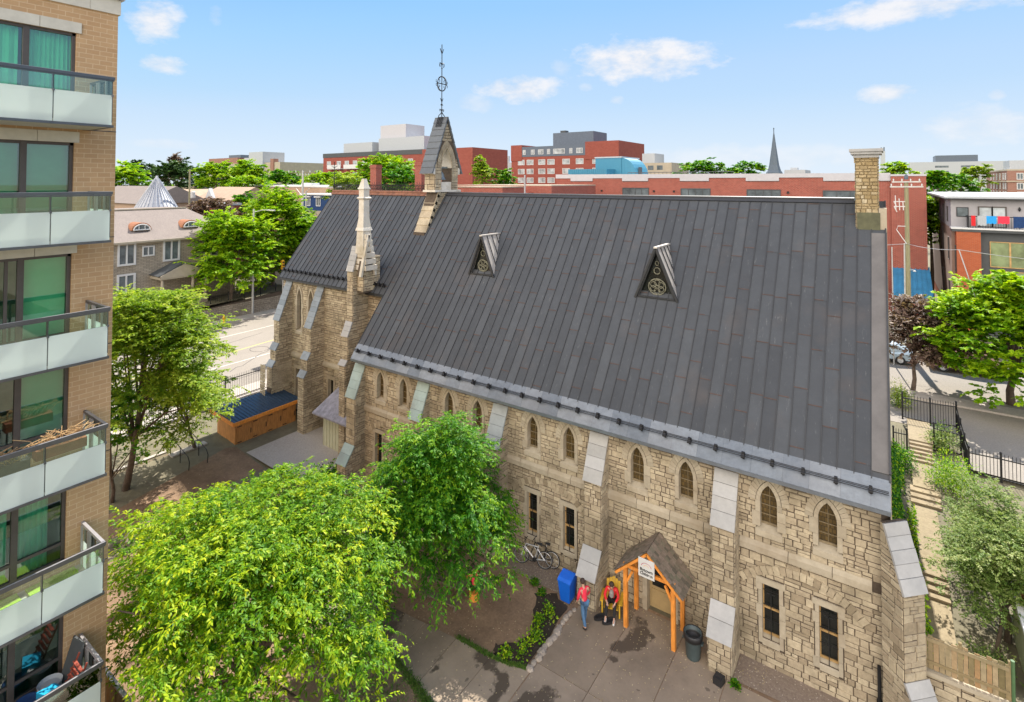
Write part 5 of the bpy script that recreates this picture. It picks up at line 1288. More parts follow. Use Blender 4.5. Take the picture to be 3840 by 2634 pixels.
# ------------------------------------------------------------------ bicycles
def bicycle(A, B, lean, label, frame_m, h=.34):
    """rear wheel centre over A, front wheel over B"""
    A = Vector(A); B = Vector(B); d = (B - A).normalized(); u = (Uz + lean).normalized(); L = (B - A).length
    o = empty('bicycle', (A + B) / 2, label, 'bicycle')
    def P(f, z): return A + d * f * L + u * z
    for c in (P(0, h), P(1, h)):
        m = MB(); m.tube([c + (d * math.cos(a) + u * math.sin(a)) * h for a in [2 * math.pi * k / 24 for k in range(25)]], .020, 6, cap=False); w = m.build('wheel', M['blackplastic'], o)
        m = MB(); m.tube([c + (d * math.cos(a) + u * math.sin(a)) * (h - .03) for a in [2 * math.pi * k / 24 for k in range(25)]], .008, 5, cap=False)
        for k in range(10): a = math.pi * k / 5; m.tube([c, c + (d * math.cos(a) + u * math.sin(a)) * (h - .03)], .003, 3)
        m.build('rim', M['chrome'], w)
    bbk = P(.42, .28); st_ = P(.30, .80); hd = P(.84, .82); hl = P(.87, .70)
    m = MB()
    for a, b in ((bbk, st_), (st_, hd), (bbk, hl), (P(0, h), bbk), (P(0, h), P(.32, .72)), (hd, hl), (hl, P(1, h))): m.tube([a, b], .02, 6)
    m.build('frame', frame_m, o)
    s_ = d.cross(u)
    m = MB(); m.tube([hd, P(.86, .98)], .014, 6); m.tube([P(.86, .98) - s_ * .28, P(.88, .98), P(.86, .98) + s_ * .28], .014, 6); m.build('handlebar', M['iron'], o)
    m = MB(); m.tube([st_, P(.28, .92)], .013, 6); m.build('seat_post', M['chrome'], o)
    m = MB(); q = P(.26, .94); m.tube([q - d * .12, q + d * .02, q + d * .14], [.06, .04, .015], 8); m.build('saddle', M['blackplastic'], o)
    m = MB(); m.tube([bbk - s_ * .04, bbk + s_ * .04], .09, 14); m.tube([bbk + s_ * .06, bbk + s_ * .06 + d * .12 - u * .12], .01, 5); m.build('crank', M['iron'], o)
bicycle((-12.32, 20.2, G0 + .02), (-13.35, 19.95, G0 + .02), Vector((.02, .12, 0)), 'silver framed bicycle leaning on the church wall below the lower window', M['chrome'])
bicycle((-12.05, 20.42, G0 + .02), (-13.05, 20.30, G0 + .02), Vector((.02, .06, 0)), 'black bicycle squeezed between the silver bicycle and the church wall', M['iron'])
bicycle((-32.2, 21.7, .62), (-32.95, 22.3, .62), Vector((.05, .1, 0)), 'dark bicycle leaning at the end of the wooden shed', M['iron'])

# ------------------------------------------------------------------ picnic table under the tree
pt = empty('picnic_table', (-14.9, 16.6, G0), 'weathered wooden picnic table in the shade under the green yard tree', 'picnic table')
ca, sa = math.cos(R(8)), math.sin(R(8))
def PT(v): return (-14.75 + v[0] * ca - v[1] * sa, 16.75 + v[0] * sa + v[1] * ca, G0 + v[2])
def pbox(name, a, b): m = MB(); m.box(a, b); m.v = [PT(v) for v in m.v]; return m.build(name, M['picnic'], pt)
m = MB()
for k in range(5): m.box((-.9, -.37 + .15 * k, .70), (.9, -.24 + .15 * k, .74), .3)
m.v = [PT(v) for v in m.v]; m.build('tabletop', M['picnic'], pt)
pbox('bench', (-.9, -.85, .40), (.9, -.58, .44)); pbox('bench', (-.9, .58, .40), (.9, .85, .44))
for s in (-1, 1):
    pbox('crossbar', (s * .65 - .03, -.8, .33), (s * .65 + .03, .8, .40))
    for t in (-1, 1): m = MB(); m.bar((s * .7, t * .2, .70), (s * .7, t * .62, 0), .09, .04); m.v = [PT(v) for v in m.v]; m.build('leg', M['picnic'], pt)
# edging stones and litter of the mulch bed
EDGE = ['edging stone at the front corner of the mulch bed, farthest from the wall', 'second edging stone of the mulch bed counting from its front corner', 'third edging stone of the mulch bed counting from its front corner', 'fourth edging stone of the mulch bed counting from its front corner', 'fifth edging stone of the mulch bed counting from its front corner', 'sixth edging stone of the mulch bed counting from its front corner', 'middle one of the thirteen edging stones of the mulch bed', 'sixth edging stone of the mulch bed counting from the blue bin', 'fifth edging stone of the mulch bed counting from the blue bin', 'fourth edging stone of the mulch bed counting from the blue bin', 'third edging stone of the mulch bed counting from the blue bin', 'second edging stone of the mulch bed counting from the blue bin', 'edging stone of the mulch bed nearest the blue bin']
r = random.Random(44)
for k in range(13):
    t = k / 12; x = -10.22 + r.uniform(-.04, .04); y = 15.85 + t * 3.1; m = MB(); s = r.uniform(.09, .16)
    m.lathe((x, y, G0), [(s, 0), (s * 1.05, s * .3), (s * .8, s * .75), (s * .3, s * .9)], 7, sx=r.uniform(.8, 1.1), sy=r.uniform(1, 1.5))
    m.v = [(a + r.uniform(-.015, .015), b + r.uniform(-.015, .015), c + r.uniform(-.01, .01)) for a, b, c in m.v]
    o = top(m, 'edging_stone', M['rock'], EDGE[k], 'stone', 'edging stones of the mulch bed')

# ------------------------------------------------------------------ shed
sh = empty('wooden_shed', (-34, 20, .6), 'long orange-brown cedar shed with navy ribbed roof beside the chancel', 'shed')
a0, a1, b0, b1 = -35.35, -33.2, 17.95, 22.1
m = MB(); m.box((a0, b0, .55), (a1, b1, 2.15)); m.build('wall', M['cedar'], sh)
m = MB(); m.faces([(-35.6, 17.6, 2.45), (-33.0, 17.75, 2.15), (-33.0, 22.4, 2.15), (-35.6, 22.2, 2.45), (-35.6, 17.6, 2.53), (-33.0, 17.75, 2.23), (-33.0, 22.4, 2.23), (-35.6, 22.2, 2.53)], [(0, 3, 2, 1), (4, 5, 6, 7), (0, 1, 5, 4), (1, 2, 6, 5), (2, 3, 7, 6), (3, 0, 4, 7)])
for k in range(20): y = 17.75 + .235 * k; m.bar((-35.58, y, 2.545), (-33.0, y + .02, 2.25), .05, .035)
m.build('ribbed_roof', M['bluemetal'], sh)
m = MB(); m.bar((-32.97, 17.72, 2.13), (-32.97, 22.42, 2.13), .06, .22); m.build('fascia', M['orangewood'], sh)
m = MB(); m.bar((-35.6, 17.62, 2.42), (-32.97, 17.72, 2.13), .06, .22); m.build('fascia', M['orangewood'], sh)
for k in range(4):
    y = 18.05 + 1.02 * k; m = MB(); m.box((a1, y, .62), (a1 + .03, y + .96, 2.02))
    for j in range(1, 6): m.box((a1 + .03, y + .16 * j - .008, .62), (a1 + .033, y + .16 * j + .008, 2.02))
    dd = m.build('door', M['cedar'], sh); m = MB()
    for zz in (.85, 1.8): m.box((a1 + .035, y + .02, zz), (a1 + .045, y + .3, zz + .05))
    m.box((a1 + .035, y + .86, 1.2), (a1 + .06, y + .9, 1.5)); m.build('hinge', M['iron'], dd)

# ------------------------------------------------------------------ street furniture
def pole(name, x, y, z, h, r0, label, mat, cat='pole', lean=(0, 0), group=None):
    o = empty(name, (x, y, z), label, cat, group); m = MB(); m.tube([(x, y, z - .2), (x + lean[0], y + lean[1], z + h)], [r0, r0 * .7], 10); m.build('shaft', mat, o); return o
lp = pole('street_lamp', -63.2, 36.1, 1.1, 12.6, .14, 'pale metal street lamp pole standing by the stone retaining wall on the left street', M['metalpole'], 'street lamp')
m = MB(); m.tube([(-63.2, 36.1, 13.3), (-62.2, 36.6, 13.6), (-61.0, 37.2, 13.6)], .05, 6); m.build('arm', M['metalpole'], lp)
m = MB(); m.bar((-61.6, 36.9, 13.6), (-60.7, 37.3, 13.55), .32, .12); m.build('lamp_head', M['metalpole'], lp)
hy = MB(); hy.lathe((-60.73 - .9, 31.89, 1.14), [(.17, 0), (.17, .05), (.12, .06), (.12, .5), (.16, .52), (.15, .62), (.08, .72), (.03, .78)], 12)
o = top(hy, 'fire_hydrant', M['hydrant'], 'yellow fire hydrant on the sidewalk of the left street', 'hydrant', None, True); ORG[o.name] = o.location.copy()
c = o.location; m = MB(); m.tube([(c.x, c.y - .2, c.z + .4), (c.x, c.y + .2, c.z + .4)], .06, 8); m.build('nozzle', M['hydrant'], o)
up = pole('utility_pole', -79.2, 53.6, 1.5, 17.3, .22, 'tall grey utility pole with crossarms rising beyond the left trees', M['metalpole'])
m = MB(); m.tube([(-78.7, 53.9, 1.5), (-78.7, 53.9, 15.5)], .12, 8); m.build('conduit', M['metalpole'], up)
for z, w in ((18.5, 2.4), (18.05, 1.0)):
    m = MB(); m.bar((-79.2 - w * .82, 53.6 - w * .57, z), (-79.2 + w * .82, 53.6 + w * .57, z), .12, .12); ca_ = m.build('crossarm', M['woodpole'], up)
    for k in range(5): f = -1 + .5 * k; m = MB(); m.lathe((-79.2 + w * .8 * f, 53.6 + w * .55 * f, z + .06), [(.05, 0), (.07, .15), (.03, .35)], 6); m.build('insulator', M['white'], ca_)
for s in (-1, 1): m = MB(); m.tube([(-79.2, 53.6, 14.6), (-79.2 + s * .9, 53.6 + s * .6, 15.9)], .06, 5); m.build('brace', M['metalpole'], up)
o = pole('wooden_pole', -85, 38.6, 1.5, 17.4, .16, 'thin dark wooden pole with transformer beyond the purple-leaved tree', M['woodpole']); m = MB(); m.lathe((-84.6, 38.9, 14.6), [(.3, 0), (.32, .1), (.32, .9), (.2, 1.0)], 10); m.build('transformer', M['metalpole'], o)
# big wooden utility pole on the rear sidewalk (right)
rp = pole('utility_pole', 1.40, 54.3, 3.0, 14.0, .21, 'greenish wooden utility pole with insulated crossarms in front of the tall brick end wall', M['woodpole'])
px, py = 1.40, 54.3
for z, w in ((17.0, .95), (16.6, 1.1)):
    m = MB(); m.bar((px - w, py - .15, z), (px + w, py - .15, z + .02), .09, .11); ca_ = m.build('crossarm', M['metalpole'], rp)
    for k in range(4): m = MB(); m.lathe((px - w + .1 + k * (2 * w - .2) / 3, py - .15, z + .06), [(.03, 0), (.05, .08), (.05, .14), (.02, .2)], 6); m.build('insulator', M['white'], ca_)
m = MB(); m.lathe((px, py, 17.2), [(.13, 0), (.15, .1), (.1, .35), (.02, .45)], 8); m.build('pole_cap', M['bluegrey'], rp)
for z in (15.4, 15.0): m = MB(); m.bar((px - .85, py - .1, z), (px - .1, py - .1, z), .05, .06); m.tube([(px - .85, py - .1, z), (px - .65, py - .1, z - .45)], .03, 5); m.build('bracket', M['white'], rp)
for k in range(3): m = MB(); m.tube([(px - .75 + .25 * k, py - .1, 15.9 - .25 * k), (px - .72 + .25 * k, py - .1, 14.7)], .035, 6); m.build('fuse_cutout', M['white'], rp)
m = MB(); m.tube([(px - .1, py - .1, 13.4), (px - .6, py - .1, 13.4), (px - .7, py - .1, 13.1), (px - .3, py - .12, 12.4), (px - .05, py - .15, 12.0)], .03, 6); m.build('cable_loop', M['white'], rp)
m = MB(); m.tube([(px - .25, py - .1, 3.1), (px - .2, py - .1, 12.0)], .06, 6); m.build('conduit', M['metalpole'], rp)
m = MB(); m.tube([(px + .1, py - .1, 9.9), (px + .35, py - .3, 9.95)], .03, 5); m.lathe((px + .42, py - .35, 9.83), [(.12, 0), (.08, .08), (.03, .12)], 8); m.build('small_lamp', M['metalpole'], rp)
r2 = pole('sign_pole', .34, 50.8, 3.0, 9.0, .05, 'thin pale pole left of the greenish wooden utility pole', M['metalpole'])
gw = MB(); gw.tube([(3.95, 46.4, 12.5), (5.0, 44.6, 8.0)], .03, 5); top(gw, 'guy_wire_guard', M['metalpole'], 'pale slanting service cable in front of the orange brick building', 'cable')
def cable(a, b, sag, label, rad=.02):
    a = Vector(a); b = Vector(b); m = MB(); m.tube([a.lerp(b, t) - Uz * sag * 4 * t * (1 - t) for t in [k / 14 for k in range(15)]], rad, 4); top(m, 'overhead_cable', M['railpale'], label, 'cable')
cable((px, py - .15, 12.0), (3.95, 46.4, 12.5), .15, 'pale cable from the wooden pole to the orange brick building')
cable((px, py - .15, 12.0), (-14, 50, 12.2), .5, 'pale cable running left from the wooden pole behind the church gable')
cable((3.95, 46.4, 12.5), (14, 46, 12.0), .2, 'pale cable running right across the dark cladding')
ps = pole('wooden_pole', -29.6, 45, 3, 14.7, .12, 'pale weathered pole top showing above the nave ridge', M['railpale'])
tl = pole('traffic_signal', -62, 39.3, 1.1, 6.0, .08, 'yellow traffic signal on a pole near the left street corner', M['metalpole'], 'traffic light')
m = MB(); m.box((-62.18, 39.1, 6.1), (-61.85, 39.4, 7.2)); hd = m.build('signal_head', M['hydrant'], tl)
for k in range(3): m = MB(); m.tube([(-61.84, 39.25, 6.3 + .33 * k), (-61.80, 39.25, 6.3 + .33 * k)], .11, 10); m.build('lens', M['iron'], hd)
# low stone retaining wall with iron rail across the left street
mb = MB(); masonry(mb, (-63.2, 0, 0), Uy, Uz, Ux, 6, 1.1, 42, 3.3, (), [(6, 1.1), (42, 1.1), (42, 3.35), (36, 2.9), (30, 2.6), (6, 2.35)], .3, .7, 301)
mb.extrude([(-63.21, 6, .9), (-63.21, 42, .9), (-63.21, 42, 3.33), (-63.21, 36, 2.88), (-63.21, 30, 2.58), (-63.21, 6, 2.33)], (-.4, 0, 0), .3, 1)
top(mb, 'retaining_wall', [M['housestone'], M['mortar']], 'long grey-brown stone retaining wall along the far side of the left street', 'wall')
mb = MB(); mb.faces([(-63.4, 5, 2.3), (-63.4, 42, 3.25), (-100, 42, 3.25), (-100, 5, 2.3)], [(0, 1, 2, 3)]); struct(mb, 'house_lawn', M['earth'])
iron_fence([(-63.9, 31.5 + 2 * k, 2.7 + .05 * k) for k in range(5)], 1.2, 'dark iron fence on top of the stone retaining wall across the left street', step=.25)

# ------------------------------------------------------------------ buildings
def box5(m, a, b, t=.5, mi=0): m.box(a, b, t, mi)
def wins(parent, face, coord, rects, glass, frame=None, out=.04, fw=.08, bars=1):
    """rects (u0, z0, u1, z1) on plane face ('y-' facing -Y, 'x+' facing +X, 'x-' facing -X) at coord"""
    for (u0, z0, u1, z1) in rects:
        m = MB(); g = MB()
        def bx(mm, ua, za, ub, zb, d0, d1):
            if face == 'y-': mm.box((ua, coord - d1, za), (ub, coord - d0, zb))
            elif face == 'x+': mm.box((coord + d0, ua, za), (coord + d1, ub, zb))
            else: mm.box((coord - d1, ua, za), (coord - d0, ub, zb))
        bx(g, u0, z0, u1, z1, .001, .02)
        if frame:
            bx(m, u0 - fw, z0 - fw, u0, z1 + fw, 0, out); bx(m, u1, z0 - fw, u1 + fw, z1 + fw, 0, out); bx(m, u0, z0 - fw, u1, z0, 0, out); bx(m, u0, z1, u1, z1 + fw, 0, out)
            for k in range(1, bars + 1): u = u0 + (u1 - u0) * k / (bars + 1); bx(m, u - fw * .35, z0, u + fw * .35, z1, .02, out)
            w = m.build('window', frame, parent); g.build('pane', glass, w)
        else: g.build('window', glass, parent)
# long red brick building behind the church
rb = empty('brick_apartments', (-15, 62, 3), 'long low red brick building with stepped white parapet right behind the church', 'building')
m = MB(); m.box((-32.87, 57, 2.5), (2.79, 72, 17.05)); m.box((.39, 56.75, 2.5), (2.81, 57.0, 17.55)); m.build('wall', M['redbrick'], rb)
m = MB(); nx_ = [-32.95, -30.91, -28.03, -24.35, -21.34, -17.85, -14.88, -11.33, -8.36, -4.68, .37]
for i in range(len(nx_) - 1):
    z = 17.42 if i % 2 == 0 else 17.1
    m.box((nx_[i], 56.9, z - (0 if i % 2 else 0)), (nx_[i + 1], 57.3, 17.9 - .012 * i))
    if i % 2 == 0: m.box((nx_[i] + .02, 56.99, 17.05), (nx_[i + 1] - .02, 57.3, z), .5, 1)
m.box((.37, 56.7, 17.5), (2.85, 57.3, 17.66)); m.box((-32.9, 57.3, 17.05), (2.8, 72, 17.2))
m.build('parapet_cap', [M['cap'], M['redbrick']], rb)
wins(rb, 'y-', 57.0, [(-30.85, 14.6, -28.0, 16.24), (-24.26, 14.6, -21.35, 16.28), (-17.7, 14.6, -14.81, 16.25), (-11.19, 14.6, -8.3, 16.2), (-4.65, 14.6, -.6, 16.15)], M['glasswin'], M['charcoal'], .06, .08, 3)
for x in (-31.4, -20.7, -18.5, -7.6, -26.9): m = MB(); m.box((x - .1, 56.93, 15.9), (x + .1, 57, 16.1)); m.build('vent', M['iron'], rb)
wins(rb, 'y-', 57.0, [(-24 + 3.5 * i, 9, -21.5 + 3.5 * i, 11) for i in range(6)], M['glasswin'], M['charcoal'])
m = MB(); m.faces([(.45, 57, 9.85), (2.9, 57, 9.85), (3.0, 54.4, 7.9), (.35, 54.4, 7.9), (.45, 57, 9.7), (2.9, 57, 9.7), (3.0, 54.4, 7.7), (.35, 54.4, 7.7)], [(0, 1, 2, 3), (4, 7, 6, 5), (2, 6, 7, 3), (1, 5, 6, 2), (0, 3, 7, 4)])
for k in range(9): f = k / 8; m.bar((.45 + 2.45 * f, 57, 9.89), (.35 + 2.65 * f, 54.4, 7.94), .05, .05)
m.build('blue_awning', M['awning'], rb)
m = MB(); m.box((.5, 54.9, 2.9), (2.9, 57, 7.2)); m.build('entrance_bay', M['redbrick'], rb); m = MB(); m.box((.5, 54.8, 7.2), (2.95, 57, 7.8)); m.build('bay_soffit', M['cap'], rb)
# lower flat roofs with red parapets to the left
lb = empty('low_brick_building', (-40, 54, 3), 'low brick building with pinkish flat roof behind the chancel and bell cote', 'building')
m = MB(); m.box((-48, 50, 2.5), (-35.6, 57, 15.7)); m.box((-47.8, 56, 2.5), (-33, 68, 16.5)); m.box((-42.7, 49.6, 2.5), (-35.64, 54, 16.35)); m.build('wall', M['redbrick'], lb)
m = MB(); m.box((-42.8, 49.5, 16.36), (-35.55, 54, 16.45)); m.box((-48, 56, 16.5), (-33, 68, 16.62)); m.build('roof_edge', M['beige2'], lb)
for x, y, zt, lab in ((-46.6, 40.7, 18.8, 'left of two square red brick chimney stacks behind the chancel ridge'), (-41.2, 42.2, 19.0, 'red brick chimney stack just left of the bell cote')):
    m = MB(); m.box((x - .48, y - .4, 2.5), (x + .48, y + .4, zt)); m.box((x - .55, y - .47, zt - .25), (x + .55, y + .47, zt - .1)); m.box((x - .5, y - .42, zt), (x + .5, y + .42, zt + .1)); top(m, 'brick_chimney', M['redbrick'], lab, 'chimney', 'brick chimney stacks behind the chancel')
# blue metal penthouse
bp = empty('blue_metal_building', (-35, 76, 3), 'cyan blue metal clad penthouse with curved side above the white parapet', 'building')
m = MB(); m.box((-36.4, 75, 3), (-32.2, 82, 20.6)); m.build('wall', M['cyan'], bp)
m = MB(); P = [(-32.2, 20.6)] + [(-32.2 + 2.3 * math.sin(a), 17.6 + 3.0 * math.cos(a)) for a in np.linspace(.15, 1.5, 7)] + [(-32.2, 17.0)]; m.extrude([(x, 75.1, z) for x, z in P], (0, 5, 0)); m.build('curved_side', M['cyan'], bp)
m = MB(); m.box((-36.5, 74.9, 20.6), (-32.1, 82, 20.8)); m.build('roof_edge', M['offwhite'], bp)
m = MB(); m.box((-39.5, 72, 3), (-33.2, 75, 18.9)); 
for k in range(20): m.box((-39.4 + .31 * k, 71.94, 17), (-39.32 + .31 * k, 72, 18.9))
m.build('lower_wall', M['cyan'], bp); wins(bp, 'x+', -29.92, [(76, 17.8, 77.4, 19.2)], M['charcoal'])
m = MB()
for k in range(26): m.tube([(-29.5 + .55 * k, 71, 17.3), (-29.5 + .55 * k, 71, 18.3)], .03, 4)
m.tube([(-29.5, 71, 18.3), (-15.5, 71, 18.3)], .04, 4); top(m, 'roof_railing', M['charcoal'], 'dark railing along the flat roof right of the blue penthouse', 'railing')
# grey stucco / orange brick building on the right
gb2 = empty('corner_apartments', (12, 62, 3), 'grey stucco and orange brick apartment block with laundry on its roof terrace', 'building')
m = MB(); m.box((4.08, 53.0, 13.5), (16, 73, 15.75)); m.build('upper_wall', M['stucco'], gb2)
m = MB(); m.box((4.3, 52.0, 2.5), (5.68, 53.2, 13.3)); m.box((4.12, 53.2, 2.5), (5.6, 73, 6.6)); m.build('brick_pier', M['orangebrick'], gb2)
m = MB(); m.box((4.10, 53.2, 6.6), (5.6, 73, 13.52)); m.build('side_wall', simple('mauve_tan_render', (.27, .18, .14), .9, var=.08), gb2)
m = MB(); m.box((5.6, 52.35, 2.5), (16, 73, 13.32)); m.build('lower_wall', M['charcoal'], gb2)
m = MB(); m.box((3.7, 52.55, 15.76), (16.4, 73.4, 15.9)); m.box((3.95, 53.3, 15.9), (16, 73, 15.95)); m.build('roof_slab', M['offwhite'], gb2)
m = MB(); m.box((3.7, 52.5, 15.68), (16.4, 73.4, 15.755)); m.build('roof_fascia', M['iron'], gb2)
m = MB(); m.box((4.0, 51.9, 13.5), (16.2, 53.2, 13.62)); m.build('terrace_edge', M['white'], gb2)
m = MB(); m.box((4.05, 51.95, 13.32), (16.2, 53.2, 13.5)); m.build('terrace_slab', M['charcoal'], gb2)
wins(gb2, 'y-', 53.0, [(4.45, 14.42, 5.08, 15.05)], M['glasswin'], M['iron'], .05, .04, 0)
wins(gb2, 'y-', 53.0, [(5.74, 13.7, 6.42, 15.1), (6.5, 13.7, 7.18, 15.1)], M['paleglass'], M['bronze'], .06, .08, 0)
m = MB(); m.lathe((7.95, 52.95, 15.0), [(.02, -.15), (.09, 0), (.02, .18)], 8); m.build('wall_lamp', M['iron'], gb2)
wins(gb2, 'y-', 52.35, [(6.25, 10.85, 7.25, 12.6), (7.35, 10.85, 8.6, 12.6), (6.25, 8.4, 7.25, 10.5), (7.35, 8.4, 8.6, 10.5)], M['greenwin'], M['pinewood'], .06, .05, 0)
wins(gb2, 'x-', 4.08, [(55.2, 13.9, 55.8, 15.0), (58.7, 13.9, 59.4, 15.1), (62.4, 14.0, 63.2, 15.2)], M['glasswin'], M['bronze'], .05, .05, 0)
wins(gb2, 'x-', 4.10, [(55, 10.9, 55.7, 12.6), (60, 11.2, 60.7, 13.1), (55.0, 7.5, 55.6, 9.2), (60, 7.7, 60.6, 9.5)], M['glasswin'], M['bronze'], .05, .05, 0)
wins(gb2, 'x-', 4.12, [(55, 3.7, 55.7, 5.6), (60, 4.0, 60.8, 5.8), (64, 4.0, 64.8, 5.8)], M['glasswin'], M['bronze'], .05, .05, 0)
wins(gb2, 'x-', 4.30, [(52.3, 10.3, 52.8, 12.2), (52.3, 7.2, 52.8, 9.0)], M['glasswin'], M['bronze'], .05, .05, 0)
m = MB(); m.box((5.0, 51.9, 13.62), (5.04, 53, 14.5)); m.box((5.04, 51.93, 14.44), (12, 51.97, 14.5))
for k in range(50): m.box((5.1 + .14 * k, 51.94, 13.62), (5.12 + .14 * k, 51.96, 14.45))
m.build('railing', M['iron'], gb2)
M['bluetowel'] = simple('sky_blue_towel', (.02, .30, .70), .9); M['navy'] = simple('navy_cloth', (.01, .04, .13), .9, var=.3, scale=8)
for x0, x1, z0, mt, lab in ((5.15, 5.4, 13.75, M['redcloth2'], 'small red garment hanging at the left end of the roof terrace railing'), (5.5, 6.0, 13.8, M['offwhite'], 'pale grey towel hanging on the roof terrace railing'),
                            (6.0, 6.55, 13.95, M['bluetowel'], 'sky blue towel hanging on the roof terrace railing'), (6.62, 7.25, 13.98, M['redcloth'], 'bright red towel hanging on the roof terrace railing'),
                            (7.45, 8.3, 13.7, M['navy'], 'navy cloth hanging at the right of the roof terrace railing')):
    m = MB(); n = 8
    for i in range(n):
        xa, xb = x0 + (x1 - x0) * i / n, x0 + (x1 - x0) * (i + 1) / n; ya, yb = 51.90 - .02 * (i % 2), 51.90 - .02 * ((i + 1) % 2)
        m.faces([(xa, ya, z0 + .03 * (i % 3)), (xb, yb, z0 + .03 * ((i + 1) % 3)), (xb, yb, 14.52), (xa, ya, 14.52)], [(0, 1, 2, 3)])
    m.box((x0, 51.9, 14.50), (x1, 52.0, 14.53))
    lo_ = top(m, 'hanging_laundry', mt, lab, 'laundry', 'laundry on the roof terrace'); lo_.scale = (1.24,) * 3; lo_.location = (lo_.location.x * 1.24, lo_.location.y * 1.24 - .02, 13.92 + (lo_.location.z - 14.52) * 1.24)
# (both blocks across the rear street are drawn at 1:1.24, here brought to full size on the far side of the street)
rb.scale = (1.24,) * 3; rb.location = (-18.6, 76.9, -.36)
gb2.scale = (1.24,) * 3; gb2.location = (14.88, 76.9, -.36)
# stone house with dormers and conical metal roof across the left street
hs = empty('stone_house', (-72, 28, 2.5), 'two-storey grey-brown stone house with half-round dormers across the left street', 'house')
m = MB(); m.box((-80, 12, 2.3), (-68, 36.5, 10.55)); m.build('wall', M['housestone'], hs)
m = MB(); m.faces([(-67.4, 11.5, 10.5), (-67.4, 37.0, 10.5), (-74, 33.2, 13.65), (-74, 14, 13.65), (-80.5, 37, 10.5), (-80.5, 11.5, 10.5), (-79, 33.2, 13.7), (-79, 14, 13.7)], [(0, 1, 2, 3), (1, 4, 6, 2), (2, 6, 7, 3), (0, 3, 7, 5), (0, 5, 4, 1)]); m.build('roof', M['shingle'], hs)
m = MB(); m.box((-67.45, 11.5, 10.32), (-67.3, 37.0, 10.52)); m.box((-68, 11.6, 10.1), (-67.9, 36.9, 10.45)); m.build('eaves_gutter', M['beige2'], hs)
m = MB(); m.bar((-74, 14, 13.72), (-74, 33.2, 13.72), .3, .14); m.build('ridge_trim', M['beige2'], hs)
wins(hs, 'x+', -68, [(23.85, 8.1, 25.2, 10.2), (28.3, 8.1, 29.7, 10.2), (23.85, 4.9, 25.2, 6.8), (32.8, 8.1, 34.1, 9.9), (19.0, 8.1, 20.4, 10.2)], M['glasswin'], M['white'], .12, .2, 1)
wins(hs, 'x+', -68, [(26.15, 8.85, 27.1, 9.7)], M['glasswin'], M['white'], .1, .14, 1)
for y in (26.4, 31.65):
    m = MB(); P = [(y + 1.0 * math.cos(a), 11.55 + .85 * math.sin(a)) for a in np.linspace(0, math.pi, 11)]
    m.extrude([(-69.2, a, b) for a, b in P], (-2.6, 0, 0)); dm = m.build('dormer', simple('copper_dormer_cheek', (.36, .15, .07), .6, .2, .2), hs)
    m = MB(); P = [(y + .8 * math.cos(a), 11.6 + .6 * math.sin(a)) for a in np.linspace(0, math.pi, 11)]; m.poly([(-69.15, a, b) for a, b in P]); m.build('pane', M['glasswin'], dm)
    m = MB(); m.tube([(-69.12, a, b) for a, b in P], .07, 5); m.tube([(-69.12, y - .85, 11.6), (-69.12, y + .85, 11.6)], .08, 5)
    for k in (-.3, .3): m.tube([(-69.12, y + k, 11.6), (-69.12, y + k, 12.1)], .04, 4)
    m.build('window_frame', M['white'], dm)
pc = MB(); pc.extrude([(-68, 26.7, 6.6), (-68, 32.2, 6.6), (-68, 29.45, 7.9)], (2.4, 0, 0)); pp = pc.build('portico_roof', M['charcoal'], hs)
m = MB(); m.extrude([(-65.58, 26.9, 6.35), (-65.58, 32.1, 6.35), (-65.58, 32.1, 6.6), (-65.58, 29.45, 7.75), (-65.58, 26.9, 6.6)], (.12, 0, 0)); m.box((-68, 26.9, 6.2), (-65.5, 32.1, 6.45)); m.build('pediment', M['beige2'], pp)
for y in (27.2, 30.4, 31.8): m = MB(); m.lathe((-65.8, y, 3.8), [(.2, 0), (.2, .1), (.16, .12), (.14, 2.3), (.2, 2.35), (.2, 2.5)], 10); m.build('column', M['beige2'], hs)
m = MB(); m.box((-68, 27, 2.4), (-65.6, 32, 3.8)); m.build('portico_base', M['housestone'], hs)
# round tin-roofed turret behind the house
ct = empty('tin_cone_roof', (-86.5, 34.8, 3), 'silver ribbed conical tin roof rising behind the stone house', 'building')
m = MB(); m.lathe((-86.5, 34.8, 3), [(2.6, 0), (2.6, 10.0)], 20); m.build('drum', M['beige2'], ct)
m = MB(); m.lathe((-86.5, 34.8, 13.0), [(2.7, 0), (2.75, .1), (.22, 4.5), (.12, 4.9)], 32)
for k in range(32): a = 2 * math.pi * k / 32; m.tube([(-86.5 + 2.75 * math.cos(a), 34.8 + 2.75 * math.sin(a), 13.12), (-86.5 + .25 * math.cos(a), 34.8 + .25 * math.sin(a), 17.5)], .05, 4)
m.build('cone_roof', M['tin'], ct)
# generic far buildings
def block(name, label, x0, x1, y0, y1, z1, mat, rows=(), cols=(), side=None, siderows=(), glass='paleglass', frame='white', ww=1.4, hh=1.3, extra=(), cat='building', z0=0, capm=None):
    o = empty(name, ((x0 + x1) / 2, (y0 + y1) / 2, z0), label, cat)
    m = MB(); m.box((x0, y0, z0), (x1, y1, z1)); m.build('wall', M[mat], o)
    if capm: m = MB(); m.box((x0 - .15, y0 - .15, z1), (x1 + .15, y1 + .15, z1 + .35)); m.build('roof_edge', M[capm], o)
    wins(o, 'y-', y0, [(c, z, c + ww, z + hh) for z in rows for c in cols], M[glass], M[frame] if frame else None, .08, .12, 1)
    if side: wins(o, side[0], side[1], [(c, z, c + ww * 1.1, z + hh) for z in siderows for c in side[2]], M[glass], M[frame] if frame else None, .08, .14, 1)
    for (nm, a, b, mt) in extra: m = MB(); m.box(a, b); m.build(nm, M[mt], o)
    return o
